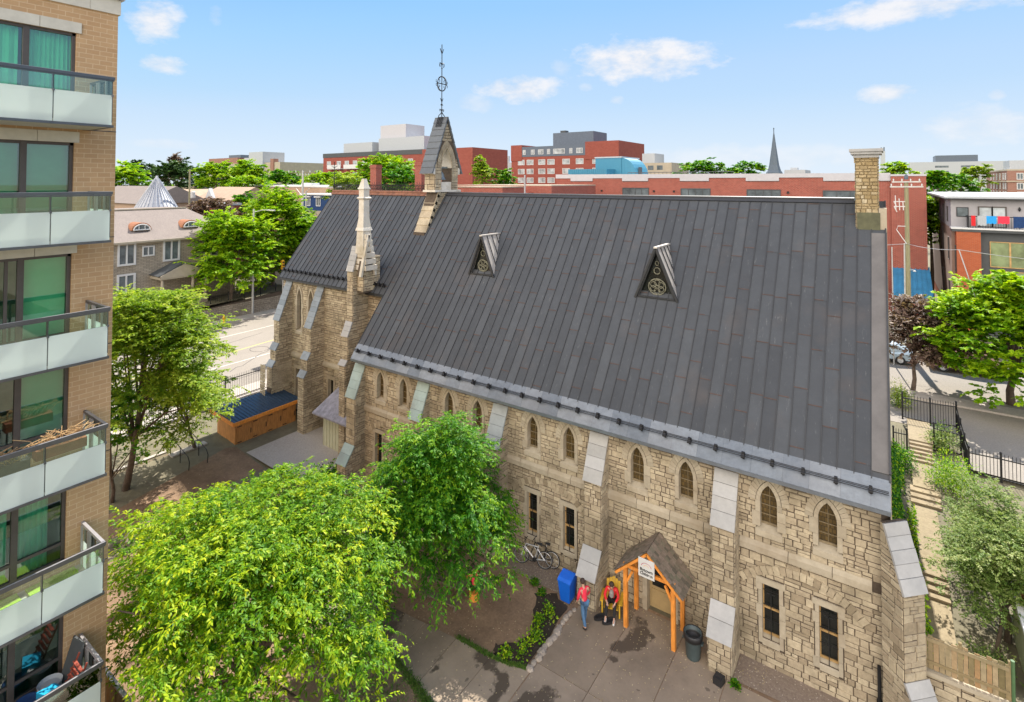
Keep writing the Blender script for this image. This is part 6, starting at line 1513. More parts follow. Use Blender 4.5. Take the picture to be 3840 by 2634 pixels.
f2 = block('balcony_apartments', 'long red brick apartment block with white balconies left of the bell cote', -134.9, -79, 98, 112, 24.0, 'redbrick_far', (21.2, 18.0), (-133, -128.5, -125, -121.5, -117.5, -112, -106, -100, -88), None, (), 'paleglass', 'white', 1.5, 1.6,
           (('dark_attic', (-135, 97.9, 24.0), (-95, 112, 25.2), 'charcoal'), ('penthouse', (-127, 99, 25.2), (-114.9, 106, 27.9), 'offwhite'), ('penthouse', (-113.9, 101, 25.2), (-104.1, 108, 32.4), 'cap'), ('penthouse', (-113.5, 100, 25.2), (-96.5, 107, 28.8), 'offwhite'), ('end_wall', (-95, 97.8, 3), (-78.9, 112, 25.1), 'redbrick_far')))
for x in (-131.5, -124.2, -117.0):
    for z in (20.6, 17.4): m = MB(); m.box((x, 96.8, z), (x + 6.0, 98, z + .2)); m.box((x, 96.75, z + .2), (x + 6.0, 96.85, z + 1.2)); m.build('balcony', M['white'], f2)
f3 = block('brick_apartments', 'tall red brick apartment block with dark penthouse right of the bell cote', -103.8, -65, 149.6, 170, 28.0, 'redbrick_far', (22.7, 19.7, 16.8), (-101, -97.5, -93, -89.5, -84, -79.2, -73.5), ('x+', -65, (151.5, 155.8, 160.5, 164.5)), (25.3, 22.3, 19.3), 'paleglass', 'white', 2.4, 1.5,
           (('attic_band', (-99.5, 149.5, 25.3), (-76, 152, 28.6), 'bluegrey'), ('corner_tower', (-76, 149.4, 24), (-64.9, 170, 29.4), 'redbrick_far'), ('corner_tower', (-103.9, 149.4, 24), (-99.5, 160, 29.3), 'redbrick_far'), ('penthouse', (-90.7, 155, 28), (-75.9, 165, 33.2), 'bluegrey'), ('roof_vent', (-88.5, 156, 33.2), (-86.5, 158, 34.0), 'charcoal')))
wins(f3, 'y-', 149.5, [(c, 26.1, c + w, 27.5) for c, w in ((-99, .9), (-95.8, 1.2), (-93, 1.8), (-89.6, .9), (-87.3, 4.0), (-81.5, .9), (-79, 2), )], M['paleglass'], M['white'], .08, .1, 1)
block('roof_hut', 'small white rooftop block just right of the tall red brick apartments', -57.9, -54.2, 150, 158, 25.2, 'offwhite'); block('low_office', 'low pale beige building right of the tall red brick apartments', -53.8, -46, 140, 155, 22.1, 'beige2', (20.2,), (-52.5, -50), None, (), 'glasswin', None, 1.6, 1.2)
block('stack_building', 'small pale grey rooftop with pipes left of the tall red brick apartments', -115, -111, 160, 170, 24.0, 'offwhite', extra=(('pipe', (-114.5, 160, 24), (-114.0, 160.5, 26.1), 'offwhite'), ('pipe', (-112.7, 160, 24), (-112.2, 160.5, 26.4), 'offwhite')))
block('tan_institution', 'wide tan masonry building with rooftop plant rooms beyond the far left trees', -291, -224, 140, 170, 26.0, 'beige2', (23.5, 20.5), tuple(-288 + 7 * k for k in range(9)), None, (), 'glasswin', None, 2.4, 1.5,
      (('plant_room', (-290, 141, 26), (-262, 160, 29.0), 'pinkbrick'), ('plant_room', (-272, 142, 29), (-261, 150, 30.4), 'bluegrey'), ('plant_room', (-256, 141, 26), (-248, 150, 28.6), 'offwhite'), ('stair_tower', (-248.1, 139, 20), (-236.4, 150, 31.0), 'offwhite'), ('chimney', (-231, 139.5, 20), (-228.5, 142, 27.6), 'pinkbrick')))
block('glass_campus', 'broad pale grey modern building with ribbon windows beyond the right brick wall', 9.3, 44, 308, 330, 26.0, 'offwhite', (23.4, 21.0, 18.6), (18.5, 27.5), None, (), 'glasswin', None, 4.8, .9, (('upper_block', (18.8, 309, 26), (33.4, 325, 28.9), 'bluegrey'), ('left_wing', (2, 320, 14), (12, 330, 20), 'cap'), ('glass_corner', (20.5, 307.6, 15), (27, 308, 20.4), 'greenwin')))
f7b = block('pink_brick_block', 'pinkish brown brick apartment block with pale top floor at the right edge', 20.5, 34, 148, 176, 19.3, 'pinkbrick', (17.6, 15.6, 13.8), (22.0, 24.8), ('x-', 20.5, (149.5, 152, 156, 160, 164, 168)), (17.6, 15.6, 13.8), 'glasswin', 'white', .8, 1.1, (('roof_hut', (21.0, 149, 19.3), (25.5, 156, 21.4), 'offwhite'), ('cornice', (20.3, 147.8, 17.0), (34, 176, 17.25), 'beige2'), ('top_floor', (20.45, 147.95, 19.3), (34, 176, 19.6), 'beige2')))
block('twin_chimney_works', 'slim pale twin chimney tower far behind the church chimney', -2.4, .2, 424, 428, 37, 'offwhite', extra=(('flue', (-2.2, 424, 37), (-1.5, 425, 39.4), 'bluegrey'), ('flue', (-.7, 424, 37), (0, 425, 39.6), 'bluegrey')))
block('far_roof_block', 'small bluish flat roof far right of the distant church spire', -18, -14, 130, 140, 19.6, 'offwhite', extra=(('roof_unit', (-17, 131, 19.6), (-15.6, 133, 20.1), 'offwhite'),))
block('flat_roofed_row', 'long tan flat-roofed building behind the left street trees', -118, -84, 62, 75, 16.0, 'beige', (13.9,), (-108,), None, (), 'charcoal', 'white', .7, 1.2, (('roof_unit', (-112, 64, 16.2), (-107, 67, 16.6), 'charcoal'), ('roof_unit', (-95, 64, 16.2), (-92, 66, 16.8), 'white')), capm='white')
block('pink_roofed_house', 'pale pinkish flat roof behind the gable-roofed houses on the left', -153, -138, 75, 88, 16.4, 'shingle', extra=())
bh = block('blue_townhouse', 'dark blue townhouse with white windows beside the tall grey utility pole', -86, -74, 58, 68, 14.7, 'navy', (12.9,), (-84.5, -81.6, -78), None, (), 'glasswin', 'white', 1.0, 1.4, (('bay_front', (-85, 57.4, 6), (-79.5, 58, 12.0), 'beige2'), ('white_cornice', (-86.2, 57.7, 14.7), (-73.8, 68, 14.95), 'white'), ('window_hood', (-84.8, 57.6, 14.3), (-83.1, 58, 14.5), 'white'), ('window_hood', (-81.9, 57.6, 14.3), (-80.2, 58, 14.5), 'white')))
wins(bh, 'y-', 57.4, [(-83.8, 9.6, -82.8, 11.4)], M['glasswin'], M['white'], .08, .12, 0)
def gable(name, label, x0, x1, y0, y1, ze, zr, roofm, wallm, axis='x'):
    o = empty(name, ((x0 + x1) / 2, (y0 + y1) / 2, 1), label, 'house'); m = MB(); m.box((x0, y0, 1), (x1, y1, ze)); m.build('wall', M[wallm], o); m = MB()
    if axis == 'x': yc = (y0 + y1) / 2; m.faces([(x0 - .4, y0 - .5, ze), (x1 + .4, y0 - .5, ze), (x1 + .4, yc, zr), (x0 - .4, yc, zr), (x1 + .4, y1 + .5, ze), (x0 - .4, y1 + .5, ze)], [(0, 1, 2, 3), (2, 4, 5, 3), (1, 4, 2), (0, 3, 5)])
    else: xc = (x0 + x1) / 2; m.faces([(x0 - .5, y0 - .4, ze), (x0 - .5, y1 + .4, ze), (xc, y1 + .4, zr), (xc, y0 - .4, zr), (x1 + .5, y1 + .4, ze), (x1 + .5, y0 - .4, ze)], [(0, 1, 2, 3), (2, 4, 5, 3), (1, 4, 2), (0, 3, 5)])
    m.build('roof', M[roofm], o); return o
g1 = gable('gabled_house', 'house with tan shingle roof and pale blue pointed gable left of the flat-roofed row', -103, -91, 48, 56, 13.8, 16.1, 'beige', 'pinkbrick')
m = MB(); m.extrude([(-98.6, 47.3, 12.8), (-95.8, 47.3, 12.8), (-95.8, 47.3, 13.9), (-97.2, 47.3, 15.9), (-98.6, 47.3, 13.9)], (0, .6, 0)); m.build('front_gable', M['offwhite'], g1); wins(g1, 'y-', 47.3, [(-97.5, 13.3, -96.9, 14.4)], M['charcoal'], M['white'], .05, .06, 0)
wins(g1, 'y-', 48, [(-102.4, 12.4, -99.5, 13.6)], M['glasswin'], M['offwhite'], .1, .3, 0)
gable('gabled_house', 'low house with grey hipped roof right behind the tin cone roof', -118, -95, 36, 46, 13.6, 16.3, 'shingle', 'beige', 'x')
gable('gabled_house', 'house with broad tan roof left of the pale blue pointed gable', -118, -104, 47, 56, 13.2, 15.6, 'beige', 'beige2', 'y')
gable('gabled_house', 'small dark-roofed house far beyond the tan roofed houses', -175, -160, 76, 84, 16.2, 18.6, 'charcoal', 'beige2')
block('red_brick_stub', 'small red brick building top with grey cap beside the purple-leaved tree', -86.2, -82.6, 42, 45, 13.4, 'redbrick_far', capm='offwhite')
# the distant church spire
sp = empty('church_spire', (-44, 286, 3), 'slender dark blue-grey church spire on the horizon', 'spire'); m = MB(); m.lathe((-44, 286, 15), [(4.0, 0), (3.6, 6.5), (2.9, 7.6), (2.2, 10.2), (.9, 20), (.25, 25.5)], 8); m.build('spire_roof', M['bluegrey'], sp)
m = MB(); m.tube([(-44, 286, 40), (-44, 286, 43.2)], .16, 5); m.lathe((-44, 286, 42.4), [(.05, 0), (.35, .3), (.05, .6)], 6); m.build('cross_finial', M['iron'], sp); m = MB(); m.box((-47.5, 283, 3), (-40.5, 289.5, 16)); m.build('tower', M['bluegrey'], sp)

# parked cars by the rear street
def car(x, y, z, yaw, label, paint):
    o = empty('parked_car', (x, y, z), label, 'car', None); c, s = math.cos(yaw), math.sin(yaw)
    def T_(v): return (x + v[0] * c - v[1] * s, y + v[0] * s + v[1] * c, z + v[2])
    def b(name, prof, w0, mt, par, taper=0):
        m = MB(); n = len(prof); vs = [(a, -w0 + taper * (bz > .95), bz) for a, bz in prof] + [(a, w0 - taper * (bz > .95), bz) for a, bz in prof]
        m.faces([T_(v) for v in vs], [tuple(range(n))[::-1], tuple(range(n, 2 * n))] + [(i, (i + 1) % n, n + (i + 1) % n, n + i) for i in range(n)]); return m.build(name, mt, par)
    bd = b('body', [(-2.2, .35), (2.15, .35), (2.2, .62), (2.05, .80), (1.1, .92), (.45, 1.38), (-1.1, 1.42), (-1.8, 1.0), (-2.2, .88)], .85, paint, o, .14)
    b('windscreen', [(1.07, .95), (.47, 1.34), (.5, 1.36), (1.12, .96)], .66, M['darkglass'], o)
    b('side_window', [(.95, .95), (.42, 1.32), (-1.05, 1.35), (-1.6, 1.0)], .815, M['darkglass'], o, .13)
    for a in (-1.35, 1.35):
        for w in (-1, 1): m = MB(); p = [T_((a, w * .72, .32)), T_((a, w * .88, .32))]; m.tube(p, .32, 16); wh = m.build('wheel', M['blackplastic'], o); m = MB(); m.tube([T_((a, w * .87, .32)), T_((a, w * .895, .32))], .19, 12); m.build('rim', M['chrome'], wh)
    for w in (-1, 1): m = MB(); m.tube([T_((2.1, w * .6, .68)), T_((2.2, w * .6, .68))], .1, 8); m.build('headlight', M['white'], o)
car(4.6, 51.8, 3.05, R(182), 'brownish car parked on the rear street below the bright green maple', M['carpaint']); car(-.6, 51.9, 3.05, R(180), 'pale blue car parked behind the purple-leaved tree', M['carblue'])

# ------------------------------------------------------------------ things on the balconies
def zfl(k): return rail_z[k] - 1.22 + .17
m = MB(); m.box((-16.25, 4.05, zfl(3) + .62), (-15.95, 5.0, zfl(3) + .84)); pb = top(m, 'planter_box', M['terracotta'], 'long terracotta planter with dry stems on the fourth balcony rail', 'planter')
def stems(parent, x0, x1, y0, y1, z, n, h, mat, seed, nm='dry_stems'):
    r = random.Random(seed); m = MB()
    for i in range(n):
        a = Vector((r.uniform(x0, x1), r.uniform(y0, y1), z)); b = a + Vector((r.uniform(-.1, .1), r.uniform(-.2, .2), h * r.uniform(.3, .7))); c = b + Vector((r.uniform(-.12, .12), r.uniform(-.3, .3), h * r.uniform(.0, .4))); m.tube([a, b, c], .008, 4)
    m.build(nm, mat, parent)
stems(pb, -16.2, -16.0, 4.1, 4.95, zfl(3) + .84, 60, .35, M['dryplant'], 3)
m = MB(); m.box((-16.3, 3.0, zfl(3) + .55), (-15.95, 3.95, zfl(3) + .75)); pb2 = top(m, 'planter_box', M['charcoal'], 'dark planter with tangled dry stems on the fourth balcony, left of the terracotta one', 'planter'); stems(pb2, -16.25, -16.0, 3.1, 3.9, zfl(3) + .75, 60, .3, M['dryplant'], 4)
for a, b, lab in ((4.2, 5.15, 'bright green turf mat on the fifth balcony, near the corner'), (3.0, 4.05, 'bright green turf mat on the fifth balcony, left of the glass post')):
    m = MB(); m.box((-17.16, a, zfl(4)), (-16.4, b, zfl(4) + .04)); top(m, 'turf_mat', M['turf'], lab, 'mat', 'turf mats on the fifth balcony')
z = zfl(5)
m = MB(); m.lathe((-16.85, 4.2, z), [(.17, 0), (.24, .4), (.25, .42), (.22, .42), (.19, .3)], 20); top(m, 'plant_pot', M['navy'], 'large dark blue plant pot on the lowest visible balcony', 'pot', None, True)
m = MB(); m.lathe((-16.95, 4.66, z), [(.2, 0), (.24, .45), (.25, .47), (.2, .4)], 18); top(m, 'washing_basin', M['offwhite'], 'pale basin beside the dark blue pot on the lowest balcony', 'basin')
m = MB(); m.faces([(-16.75, 4.35, z + .55), (-16.4, 4.45, z + .6), (-16.45, 4.8, z + .52), (-16.8, 4.7, z + .5), (-16.75, 4.35, z), (-16.4, 4.45, z), (-16.45, 4.8, z), (-16.8, 4.7, z)], [(0, 1, 2, 3), (0, 4, 5, 1), (1, 5, 6, 2), (2, 6, 7, 3), (3, 7, 4, 0)]); top(m, 'plastic_crate', M['cyanplastic'], 'cyan blue plastic crate on the lowest visible balcony', 'crate')
fc = empty('folding_chair', (-16.4, 5.1, z), 'red-brown slatted folding chair leaning at the balcony corner', 'chair')
for k in range(7): m = MB(); m.bar((-16.55, 4.72 + .05 * k, z + .2 + .12 * k), (-16.05, 4.72 + .05 * k, z + .2 + .12 * k), .07, .02); m.build('slat', M['slats'], fc)
for x in (-16.55, -16.05): m = MB(); m.bar((x, 4.66, z), (x, 5.12, z + 1.05), .035, .03); m.build('leg', M['slats'], fc)
m = MB(); m.faces([(-17.0, 4.75, z), (-16.55, 5.1, z), (-16.65, 5.24, z + 1.15), (-17.1, 5.15, z + 1.15), (-17.03, 4.78, z), (-16.58, 5.14, z), (-16.68, 5.26, z + 1.15), (-17.13, 5.2, z + 1.15)], [(0, 1, 2, 3), (7, 6, 5, 4), (0, 4, 5, 1), (1, 5, 6, 2), (2, 6, 7, 3), (3, 7, 4, 0)]); top(m, 'deck_chair', M['charcoal'], 'dark folded lounger leaning against the brick in the lowest balcony corner', 'chair')
# board fence at the foot of the tower
bf = empty('grey_fence', (-18.5, 6.3, G0), 'grey-pink board fence at the foot of the apartment tower', 'fence'); m = MB(); r = random.Random(3); x = -22
while x < -17.4: m.box((x, 6.78, G0), (x + .13, 6.81, 2.05), r.random()); x += .14
m.build('board_panel', M['fencewood'], bf); m = MB(); m.box((-22, 6.74, 2.03), (-17.4, 6.86, 2.09)); m.build('top_rail', M['railpale'], bf)
# something pale at the right edge: low garden shed with slanting white trim
gs = empty('garden_shed', (3.6, 22.0, 2.2), 'pale green board shed with white trimmed lid at the right edge', 'shed')
m = MB(); m.box((3.25, 20.9, 2.0), (5.2, 24.3, 3.7)); m.build('wall', simple('pale_green_boards', (.42, .46, .30), .8, var=.2, stretch=(6, 6, .5)), gs)
m = MB(); m.box((3.15, 20.8, 3.7), (5.3, 24.4, 3.82)); m.build('white_trim', M['white'], gs); m = MB(); m.box((3.35, 21.0, 3.83), (5.3, 24.2, 3.86)); m.build('roof_sheet', M['terracotta'], gs)
m = MB(); m.tube([(2.74, 20.75, .35), (2.74, 20.75, 3.55)], .05, 8); top(m, 'green_post', simple('green_painted_post', (.07, .14, .06), .6), 'green metal post at the right end of the board fence', 'post')

# ------------------------------------------------------------------ foliage
def norm(a): return a / np.maximum(np.linalg.norm(a, axis=1, keepdims=True), 1e-6)
def leaf_mesh(name, P, D, Nn, L, W, tint, mat, parent, org):
    """one pointed four-sided leaf per row: P base, D direction, Nn approximate normal"""
    D = norm(D); S = norm(np.cross(D, Nn)); n = len(P)
    L = L[:, None]; W = W[:, None]; up = np.cross(S, D)
    co = np.empty((n, 4, 3)); co[:, 0] = P; co[:, 1] = P + D * L * .45 + S * W * .5 + up * W * .12; co[:, 2] = P + D * L - up * L * .10; co[:, 3] = P + D * L * .45 - S * W * .5 + up * W * .12
    co = co.reshape(-1, 3) - np.array(org)
    me = bpy.data.meshes.new(name); me.vertices.add(4 * n); me.vertices.foreach_set('co', co.ravel())
    me.loops.add(4 * n); me.loops.foreach_set('vertex_index', np.arange(4 * n, dtype=np.int32))
    me.polygons.add(n); me.polygons.foreach_set('loop_start', np.arange(0, 4 * n, 4, dtype=np.int32)); me.polygons.foreach_set('loop_total', np.full(n, 4, dtype=np.int32))
    me.update(calc_edges=True); me.materials.append(mat)
    a = me.attributes.new('tint', 'FLOAT', 'FACE'); a.data.foreach_set('value', np.clip(tint, 0, 1))
    o = bpy.data.objects.new(name, me); col.objects.link(o)
    if parent: o.parent = parent
    return o
def clump_cloud(rg, c, Rr, nc, top_bias=.25, inner=.35, lump=.22, shape='round'):
    """clump centres spread through an uneven crown"""
    d = norm(rg.normal(size=(nc, 3))); d[:, 2] = np.where(d[:, 2] < (-.62 if shape == 'cone' else -.5), -d[:, 2], d[:, 2]); d[:, 2] += top_bias * rg.random(nc); d = norm(d)
    k = norm(rg.normal(size=(7, 3))); amp = rg.uniform(-1, 1, 7)
    lm = 1 + lump * sum(amp[i] * np.cos(3.1 * (d @ k[i]) * 2 + i) for i in range(7)) / 2
    rad = inner + (1 - inner) * rg.random(nc) ** .5
    q = d * (rad * lm)[:, None]
    if shape == 'cone': f = np.clip(1.0 - .42 * np.clip(q[:, 2], -1, 1), .3, 1.15); q[:, 0] *= f; q[:, 1] *= f
    return np.array(c) + q * np.array(Rr), rad
def tree(name, label, base, c, Rr, nc, per, L, W, mat, seed, droop=.5, cr=.22, flat=.4, shape='round', trunk_r=.16, bark='bark', cat='tree', group=None, limbs=9, lump=.22, inner=.35, spread=.9, updir=.15, spray=True, keep=None):
    rg = np.random.default_rng(seed); r = random.Random(seed)
    o = empty(name, base, label, cat, group)
    C_, rad = clump_cloud(rg, c, Rr, nc, shape=shape, lump=lump, inner=inner)
    crad = cr * np.mean(Rr) * rg.uniform(.6, 1.35, nc)
    ct = rg.random(nc)
    idx = np.repeat(np.arange(nc), per); n = len(idx)
    if spray:
        ns = max(4, per // 18); sid = rg.integers(0, ns, n) + idx * ns; S_ = nc * ns
        az_ = rg.uniform(0, 2 * math.pi, S_); sd_ = np.column_stack([np.cos(az_), np.sin(az_), rg.uniform(-.25, .55, S_)])
        ow = np.repeat(norm(C_ - np.array(c)), ns, axis=0); sd_ = norm(sd_ + ow * .55)
        so = rg.normal(size=(S_, 3)) * .28; so[:, 2] *= flat
        sl_ = rg.uniform(.7, 1.35, S_); t_ = rg.random(n) ** .8
        off = so[sid] + sd_[sid] * (t_ * sl_[sid])[:, None]; off[:, 2] -= droop * .75 * (t_ * sl_[sid]) ** 2
        hr_ = t_ * 1.1
        P = C_[idx] + off * crad[idx][:, None]
        dd = sd_[sid].copy(); dd[:, 2] -= droop * 1.5 * t_ * sl_[sid]; dd = norm(dd)
        side_ = norm(np.cross(dd, np.tile([0, 0, 1.0], (n, 1)))) * rg.choice([-1, 1], n)[:, None]
        D = dd * .75 + side_ * .75 * spread + rg.normal(size=(n, 3)) * .22; D[:, 2] -= droop * .35
        Nn = np.cross(dd, side_); Nn *= np.sign(Nn[:, 2:3] + 1e-6); Nn = Nn + rg.normal(size=(n, 3)) * .35
    else:
        off = rg.normal(size=(n, 3)) * .55; off[:, 2] *= flat
        hr_ = np.linalg.norm(off[:, :2], axis=1)
        off[:, 2] -= droop * .35 * hr_ ** 2
        P = C_[idx] + off * crad[idx][:, None]
        outw = C_[idx] - np.array(c); outw[:, 2] *= .3
        D = norm(off * np.array([1, 1, .2])) * spread + norm(outw) * .6 + rg.normal(size=(n, 3)) * .38; D[:, 2] += -droop + updir * rg.random(n)
        Nn = np.tile(np.array([0, 0, 1.0]), (n, 1)) + rg.normal(size=(n, 3)) * .45
    Ls = L * rg.uniform(.6, 1.3, n); Ws = W * rg.uniform(.7, 1.2, n)
    # crown light put into the tint: bright yellow at spray tips and outer clumps, dark green inside
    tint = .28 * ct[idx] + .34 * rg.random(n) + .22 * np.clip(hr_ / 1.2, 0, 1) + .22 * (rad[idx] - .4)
    if keep is not None: kk = keep(P); P, D, Nn, Ls, Ws, tint = P[kk], D[kk], Nn[kk], Ls[kk], Ws[kk], tint[kk]
    leaf_mesh('foliage', P, D, Nn, Ls, Ws, tint, mat, o, base)
    m = MB(); b = Vector(base); cc = Vector(c); mid = b.lerp(cc, .55) + Vector((r.uniform(-.15, .15), r.uniform(-.15, .15), 0)) * Rr[0] * .3
    m.tube([b - Uz * .2, b.lerp(mid, .4) + Vector((r.uniform(-.1, .1), r.uniform(-.1, .1), 0)), mid, cc + Uz * Rr[2] * .35], [trunk_r * 1.25, trunk_r, trunk_r * .75, trunk_r * .25], 8)
    pick = rg.choice(nc, min(limbs, nc), replace=False)
    for i in pick:
        t = Vector(C_[i]); s = b.lerp(mid, r.uniform(.6, 1.0)) if r.random() < .5 else mid.lerp(cc, r.uniform(0, .9)); k = s.lerp(t, .5) + Uz * r.uniform(.0, .12) * Rr[2]
        m.tube([s, k, t], [trunk_r * .45, trunk_r * .3, trunk_r * .08], 5)
    m.build('trunk', M[bark], o, True, False); return o
LF = {}
LF['locust'] = leafmat('golden_locust_leaves', [(.008, .055, .003), (.04, .155, .004), (.155, .33, .005), (.42, .53, .008), (.78, .73, .03)], .42)  # ramp ends carry the crown's shadow green and sunlit yellow
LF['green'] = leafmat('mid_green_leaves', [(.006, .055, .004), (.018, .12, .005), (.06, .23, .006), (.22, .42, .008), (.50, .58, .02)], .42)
LF['soft'] = leafmat('soft_olive_leaves', [(.04, .11, .010), (.11, .24, .015), (.24, .38, .022), (.44, .54, .05), (.68, .70, .18)], .48)
LF['bright'] = leafmat('bright_lime_leaves', [(.02, .11, .004), (.08, .25, .006), (.22, .42, .008), (.44, .60, .012), (.62, .72, .03)], .45)
LF['dark'] = leafmat('dark_evergreen_leaves', [(.012, .038, .012), (.03, .075, .018), (.055, .12, .025), (.10, .17, .04)], .25)
LF['purple'] = leafmat('purple_brown_leaves', [(.035, .018, .016), (.085, .045, .034), (.16, .10, .075), (.28, .20, .15), (.16, .17, .06)], .3)
LF['pale'] = leafmat('silvery_garden_leaves', [(.03, .08, .014), (.08, .16, .025), (.17, .26, .05), (.32, .38, .12), (.52, .52, .26)], .4)
# yard trees
off_tower = lambda P: (P[:, 1] > 6.25) | ((P[:, 0] > -14.6) & (P[:, 1] > 5.3))      # the crown was cut back from the tower and its balconies
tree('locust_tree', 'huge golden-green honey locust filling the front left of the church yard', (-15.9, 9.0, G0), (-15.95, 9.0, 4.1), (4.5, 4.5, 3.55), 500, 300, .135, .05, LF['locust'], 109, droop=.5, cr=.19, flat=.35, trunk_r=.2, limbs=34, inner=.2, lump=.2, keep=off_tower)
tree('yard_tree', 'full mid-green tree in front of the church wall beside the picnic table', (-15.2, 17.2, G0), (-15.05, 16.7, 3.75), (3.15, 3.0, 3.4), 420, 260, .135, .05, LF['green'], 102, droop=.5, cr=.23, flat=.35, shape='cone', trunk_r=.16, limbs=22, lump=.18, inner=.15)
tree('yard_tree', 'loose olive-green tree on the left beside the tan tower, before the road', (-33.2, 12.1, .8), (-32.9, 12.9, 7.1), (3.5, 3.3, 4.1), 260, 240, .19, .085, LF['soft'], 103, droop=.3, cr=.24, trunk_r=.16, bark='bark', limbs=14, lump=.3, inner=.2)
tree('yard_tree', 'sparse pale olive tree between the left tree and the wooden shed', (-34.6, 16.3, .9), (-33.6, 14.8, 3.9), (3.0, 2.6, 2.9), 130, 190, .17, .075, LF['soft'], 104, droop=.3, cr=.28, trunk_r=.09, bark='bark', limbs=10, lump=.35, inner=.2)
tree('young_tree', 'low dense green sapling at the foot of the left tree', (-32.6, 11.3, .7), (-32.6, 11.2, 3.4), (1.9, 1.7, 2.4), 50, 160, .16, .08, LF['green'], 105, droop=.2, cr=.33, trunk_r=.09, limbs=6)
# bright maple, purple tree and garden shrubs on the right
tree('maple_tree', 'bright lime-green maple over the rear street at the right edge', (6.3, 46.0, 3.1), (6.3, 45.0, 6.6), (4.1, 3.4, 4.3), 260, 210, .26, .20, LF['bright'], 106, droop=.15, cr=.22, flat=.6, trunk_r=.2, limbs=10, lump=.3)
tree('purple_tree', 'purple-brown leaved tree behind the church corner near the wooden pole', (1.3, 45.2, 3.1), (1.5, 45.3, 6.4), (2.5, 2.0, 2.5), 120, 180, .19, .12, LF['purple'], 107, droop=.2, cr=.28, trunk_r=.12, limbs=8, lump=.25)
tree('garden_tree', 'silvery green small tree over the garden path at the right edge', (3.05, 24.0, 2.1), (3.15, 24.7, 3.9), (1.85, 2.6, 2.0), 210, 230, .085, .04, LF['pale'], 108, droop=.25, cr=.24, flat=.6, trunk_r=.09, limbs=16, lump=.3, inner=.2)
tree('garden_tree', 'twin-stemmed garden tree in front of the green board shed', (2.75, 22.9, 2.1), (2.85, 23.6, 3.5), (.8, 1.0, .95), 46, 160, .08, .04, LF['pale'], 118, droop=.25, cr=.4, flat=.6, trunk_r=.06, limbs=5, inner=.2)
def shrub(name, label, c, Rr, nc, per, L, W, mat, seed, cat='shrub', flat=.7, droop=.1, group=None):
    rg = np.random.default_rng(seed); C_, rad = clump_cloud(rg, (c[0], c[1], c[2] + Rr[2] * .55), Rr, nc, lump=.3, inner=.15); idx = np.repeat(np.arange(nc), per); n = len(idx)
    off = rg.normal(size=(n, 3)) * .3 * np.mean(Rr); off[:, 2] *= flat; P = C_[idx] + off; P[:, 2] = np.maximum(P[:, 2], c[2] + .02)
    D = norm(off) + rg.normal(size=(n, 3)) * .4; D[:, 2] += .25 - droop; Nn = np.tile([0, 0, 1.0], (n, 1)) + rg.normal(size=(n, 3)) * .5
    o = empty(name, c, label, cat, group); leaf_mesh('foliage', P, D, Nn, L * rg.uniform(.6, 1.3, n), W * rg.uniform(.7, 1.2, n), .35 * rg.random(nc)[idx] + .6 * rg.random(n), mat, o, c)
    m = MB(); r = random.Random(seed)
    for k in range(5): t = Vector(C_[k % nc]); m.tube([Vector(c) - Uz * .05, Vector(c).lerp(t, .5) + Vector((r.uniform(-.05, .05), 0, 0)), t], [.02, .012, .005], 4)
    m.build('stem', M['bark'], o, True, False); return o
shrub('garden_shrub', 'bright green feathery shrub on the upper terrace inside the iron fence', (2.35, 32.4, 2.6), (.75, 1.0, 1.0), 26, 110, .12, .05, LF['bright'], 120)
shrub('garden_shrub', 'leafy shrub with pale blooms between the steps and the short iron fence', (2.35, 36.6, 2.8), (.7, .9, .8), 20, 90, .12, .06, LF['pale'], 121)
shrub('garden_shrub', 'dark green shrub in front of the small iron gate by the church corner', (.52, 33.6, 2.5), (.35, .9, .8), 18, 90, .10, .05, LF['green'], 122)
shrub('garden_shrub', 'spiky yellow-green bush at the back corner of the church', (.5, 41.4, 2.9), (.5, .7, .9), 16, 90, .16, .04, LF['soft'], 123)
shrub('garden_shrub', 'low leafy plants between stepped path and shaded forecourt', (2.6, 29.6, 2.4), (.55, 1.3, .7), 18, 90, .10, .05, LF['pale'], 124)
shrub('garden_shrub', 'round pale green bush right of the lower path, behind the board fence', (2.35, 21.9, 2.2), (.55, .6, .55), 14, 80, .08, .04, LF['pale'], 125)
shrub('garden_shrub', 'green bush by the lower steps left of the silvery tree', (2.3, 26.9, 2.2), (.4, 1.0, .7), 16, 80, .09, .045, LF['green'], 126)
# ivy on the gable wall and corner
def ivy(label, boxes, mat, seed):
    rg = np.random.default_rng(seed); Ps = []
    for (x0, y0, z0, x1, y1, z1, n) in boxes: Ps.append(np.column_stack([rg.uniform(x0, x1, n), rg.uniform(y0, y1, n), z0 + (z1 - z0) * rg.random(n) ** 1.5]))
    P = np.vstack(Ps); n = len(P); D = rg.normal(size=(n, 3)) * .5 + np.array([.5, -.2, -.4]); Nn = np.tile([.8, 0, .5], (n, 1)) + rg.normal(size=(n, 3)) * .4; b = (float(P[:, 0].mean()), float(P[:, 1].mean()), float(P[:, 2].min()))
    o = leaf_mesh('ivy', P, D, Nn, .12 * rg.uniform(.6, 1.3, n), .09 * rg.uniform(.7, 1.2, n), rg.random(n) * .9, mat, None, b); o.location = b; tag(o, label, 'climber'); return o
ivy('dark ivy climbing the right gable wall just behind the roof edge', [(.0, 24, 2.2, .34, 31, 5.2, 2600), (.05, 31, 2.6, .5, 33.5, 4.2, 700)], LF['green'], 130)
ivy('bright climber hanging at the church corner above the board fence', [(.35, 21.2, 2.3, .85, 23.6, 4.0, 1500), (.6, 21.0, 2.3, .95, 21.9, 3.3, 500)], LF['bright'], 131)
ivy('small leafy weeds on the ledge beside the upper garden path', [(.55, 26.5, 2.3, .85, 30.0, 2.9, 500)], LF['bright'], 132)
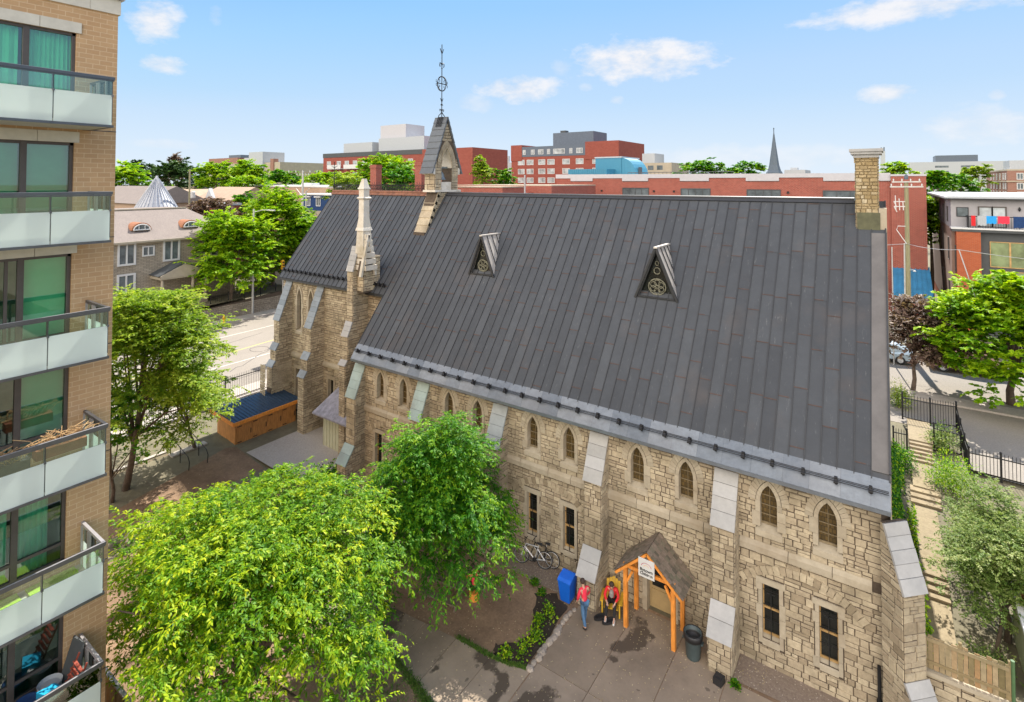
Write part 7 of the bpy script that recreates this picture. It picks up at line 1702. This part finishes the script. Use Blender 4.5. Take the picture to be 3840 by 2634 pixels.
ivy('bushy plants at the foot of the first nave buttress near the side porch', [(-26.3, 18.6, G0, -24.5, 20.6, G0 + .9, 1500)], LF['green'], 133)
# herbs in the mulch bed
r = random.Random(12)
for k, (x, y, s, lab) in enumerate(((-10.75, 18.15, .34, 'leafy green herb patch at the back end of the mulch bed'), (-10.95, 17.55, .28, 'small green plant left of the mid mulch bed'), (-10.7, 16.95, .3, 'leafy green plant in the middle of the mulch bed'),
                                    (-10.75, 16.25, .34, 'bushy green plant near the front corner of the mulch bed'), (-11.2, 15.78, .24, 'low green tuft along the front kerb of the mulch bed'), (-12.1, 19.15, .2, 'small weed tuft on the gravel beyond the mulch bed'),
                                    (-11.6, 18.95, .18, 'tiny weed tuft just behind the mulch bed'), (-4.28, 19.15, .14, 'small weed tuft at the foot of the third buttress'))):
    shrub('garden_plant', lab, (x, y, G0 + .02), (s * .85, s * .85, s * .7), 7, 26, .09, .06, LF['bright'] if k < 5 else LF['green'], 140 + k, 'plant')
# strips of grass along the walks
def grass(pts, w, n, seed, h=.08):
    rg = np.random.default_rng(seed); pts = np.array(pts); i = rg.integers(0, len(pts) - 1, n); t = rg.random(n)[:, None]; p = pts[i] * (1 - t) + pts[i + 1] * t + rg.normal(size=(n, 2)) * w
    P = np.column_stack([p, np.full(n, G0 + .005)]); D = rg.normal(size=(n, 3)) * .5; D[:, 2] = 1; Nn = rg.normal(size=(n, 3)) + np.array([0, -1, 0])
    o = leaf_mesh('grass_strip', P, D, Nn, h * rg.uniform(.6, 1.4, n), .02 * rg.uniform(.7, 1.3, n) + .012, rg.random(n), M['grass'], None, (0, 0, 0)); o['kind'] = 'stuff'
grass([(-13.1, 15.42), (-12.3, 15.45), (-11.6, 15.48), (-10.9, 15.6), (-10.3, 15.85)], .05, 1600, 1)
grass([(-16.5, 13.1), (-14.5, 13.5), (-13.2, 13.25), (-12.3, 12.95), (-11.7, 12.8), (-11.2, 12.2)], .09, 3200, 2)
grass([(-20, 12.6), (-17, 12.6), (-14, 12.4), (-12.5, 11.6)], .5, 2600, 3)
# grass over the side lawns, city ground cover far away
rg = np.random.default_rng(31); n = 1500; P = np.column_stack([rg.uniform(-16, -3.5, n), rg.uniform(13.2, 20.3, n), np.full(n, G0 + .035)]); P[:, 1] = np.where(rg.random(n) < .3, 20.4 - rg.random(n) ** 2 * 1.2, P[:, 1])
D = rg.normal(size=(n, 3)); D[:, 2] = .15; o = leaf_mesh('fallen_leaves', P, D, np.tile([0, 0, 1.0], (n, 1)), .045 * rg.uniform(.5, 1.5, n), .03 * rg.uniform(.6, 1.3, n), rg.random(n), leafmat('dry_fallen_leaves', [(.30, .22, .10), (.55, .44, .24), (.62, .55, .38)], .1), None, (0, 0, 0)); o['kind'] = 'stuff'
# trees across the left street and in the distance
def dtree(label, c, Rr, nc, per, L, W, mat, seed, cat='tree', zb=1.0, name='street_tree', sc=.88, **k): return tree(name, label, (c[0], c[1], zb), c, tuple(q * sc for q in Rr), nc, per, L * .9, W * .9, LF[mat], seed, droop=k.pop('droop', .25), cr=k.pop('cr', .25), flat=k.pop('flat', .7), trunk_r=k.pop('trunk_r', .25), limbs=5, group=None, **k)
dtree('bushy green tree in front of the stone house, left of the lamp pole', (-64.2, 34.2, 7.3), (4.2, 3.9, 5.7), 240, 130, .42, .22, 'bright', 201, sc=1.0)
dtree('tall yellow-green tree behind the lamp pole beside the street', (-67.0, 41.0, 9.6), (5.0, 4.6, 6.2), 240, 120, .48, .24, 'bright', 202)
dtree('dark green tree behind the street corner near the chancel roof', (-66.5, 45.5, 7.4), (4.2, 4.2, 5.2), 160, 110, .45, .25, 'green', 203)
dtree('small feathery olive tree by the street corner beside the traffic signal', (-64.5, 42.5, 5.6), (3.0, 2.5, 3.3), 60, 100, .36, .14, 'soft', 204)
dtree('purple-leaved tree beside the tin cone roof', (-80.5, 39.5, 12.2), (4.6, 3.4, 2.6), 60, 90, .5, .3, 'purple', 205)
dtree('small green tree between the pale blue gable and the flat-roofed row', (-84, 46.5, 12.8), (2.6, 2.2, 2.6), 40, 70, .5, .26, 'green', 206)
dtree('bright green tree right beside the tan tower on the skyline', (-128, 44, 15.8), (6.2, 5.5, 5.4), 90, 90, .8, .45, 'bright', 207)
dtree('yellow-green tree below the skyline beside the tan tower', (-118, 37.5, 12.5), (4.5, 4, 3.8), 60, 80, .7, .4, 'locust', 208)
dtree('dark round tree on the left skyline', (-172, 64.5, 16.5), (6.0, 6, 6.6), 80, 80, .9, .5, 'dark', 209)
dtree('wide dark green tree mid-left on the skyline', (-152, 66, 17.0), (8.0, 7, 6.0), 110, 80, .9, .5, 'dark', 210)
dtree('pointed spruce-like tree rising on the left skyline', (-166, 71.5, 19.5), (3.4, 3.4, 5.5), 60, 80, .9, .3, 'purple', 211, shape='cone')
dtree('left end of the broad lime-green trees before the tan institution', (-133, 66.5, 17.0), (6.4, 5, 4.6), 90, 80, .8, .45, 'bright', 212)
dtree('middle of the broad lime-green trees before the tan institution', (-127, 70.5, 17.2), (6.4, 5, 4.5), 90, 80, .8, .45, 'bright', 213)
dtree('low bright round tree above the flat-roofed row', (-107, 59.6, 15.8), (4.8, 4, 2.5), 60, 80, .7, .4, 'bright', 214)
dtree('green tree left of the tall grey utility pole on the skyline', (-114, 72.5, 16.2), (5.6, 5, 3.6), 80, 80, .7, .4, 'green', 215)
dtree('lime green tree right of the tall grey utility pole on the skyline', (-103, 75.0, 16.4), (5.4, 5, 3.4), 80, 80, .7, .4, 'bright', 216)
dtree('tall lime-green tree behind the brick chimney stacks', (-70, 63.0, 16.5), (6.2, 5.5, 5.6), 150, 110, .55, .32, 'bright', 217)
dtree('darker tree in front of the tall lime-green tree, nearer the chimneys', (-61.5, 58.5, 15.6), (4.5, 4.0, 4.2), 80, 90, .5, .3, 'green', 227)
dtree('feathery tree beside the end finial of the chancel ridge', (-68.5, 54.0, 15.2), (4.0, 3.4, 3.2), 60, 90, .5, .2, 'soft', 218)
dtree('thin pale green tree just right of the balcony apartments', (-67.6, 87.0, 18.2), (2.4, 2.4, 4.2), 50, 80, .6, .3, 'soft', 219)
dtree('small dark tree left of the tall red brick apartments', (-64, 89.5, 17.0), (3.0, 2.6, 3.0), 40, 80, .6, .3, 'green', 220)
dtree('spreading green tree left of the distant church spire', (-34.5, 124, 17.6), (6.2, 5, 4.6), 90, 80, .75, .4, 'green', 221)
dtree('right half of the spreading green trees left of the distant church spire', (-26, 126.5, 17.2), (6.0, 5, 4.0), 90, 80, .75, .4, 'green', 222)
dtree('green treetop just right of the church chimney', (2.2, 147, 18.6), (3.8, 3.4, 2.7), 50, 80, .7, .4, 'bright', 223)
dtree('dense green tree right of the brick end wall on the skyline', (7.2, 114.5, 15.6), (2.9, 2.6, 3.8), 60, 90, .6, .33, 'green', 224)
dtree('green treetops before the glass campus building', (11.5, 130, 15.2), (4.4, 3.6, 2.8), 60, 80, .65, .36, 'green', 225)
dtree('pale green tree left of the pink brown brick block', (17.0, 157, 17.6), (2.8, 2.6, 3.2), 40, 80, .7, .4, 'soft', 226)
dtree('tall bright tree in the gap between the brick end wall and stucco block', (4.3, 80, 11.0), (1.9, 1.8, 5.2), 70, 90, .4, .25, 'bright', 228)
dtree('low leafy bush hugging the stone retaining wall beside the lamp pole', (-64.6, 37.2, 4.6), (1.8, 2.6, 2.0), 60, 90, .3, .16, 'soft', 229, trunk_r=.08, name='street_bush', cat='bush', zb=2.8)
# soft mass of far tree tops along the horizon
rg = np.random.default_rng(77); n = 60000
az = rg.uniform(R(-85), R(15), n); dist = rg.uniform(230, 700, n) ; k = rg.integers(0, 400, n); ck = rg.uniform(-1, 1, (400, 2))
az = R(-35) + R(50) * ck[k, 0] + rg.normal(size=n) * .012; dist = 420 + 190 * ck[k, 1] + rg.normal(size=n) * 6; hh = 5 + 7 * rg.random(400)[k]
P = np.column_stack([dist * np.sin(az), dist * np.cos(az), 3 + hh * np.sqrt(rg.random(n))]); D = rg.normal(size=(n, 3)); Nn = rg.normal(size=(n, 3)) + np.array([0, 0, 1.0])
o = leaf_mesh('far_treetops', P, D, Nn, np.full(n, 3.0), np.full(n, 1.9), rg.random(n), LF['soft'], None, (0, 0, 0)); o['kind'] = 'stuff'
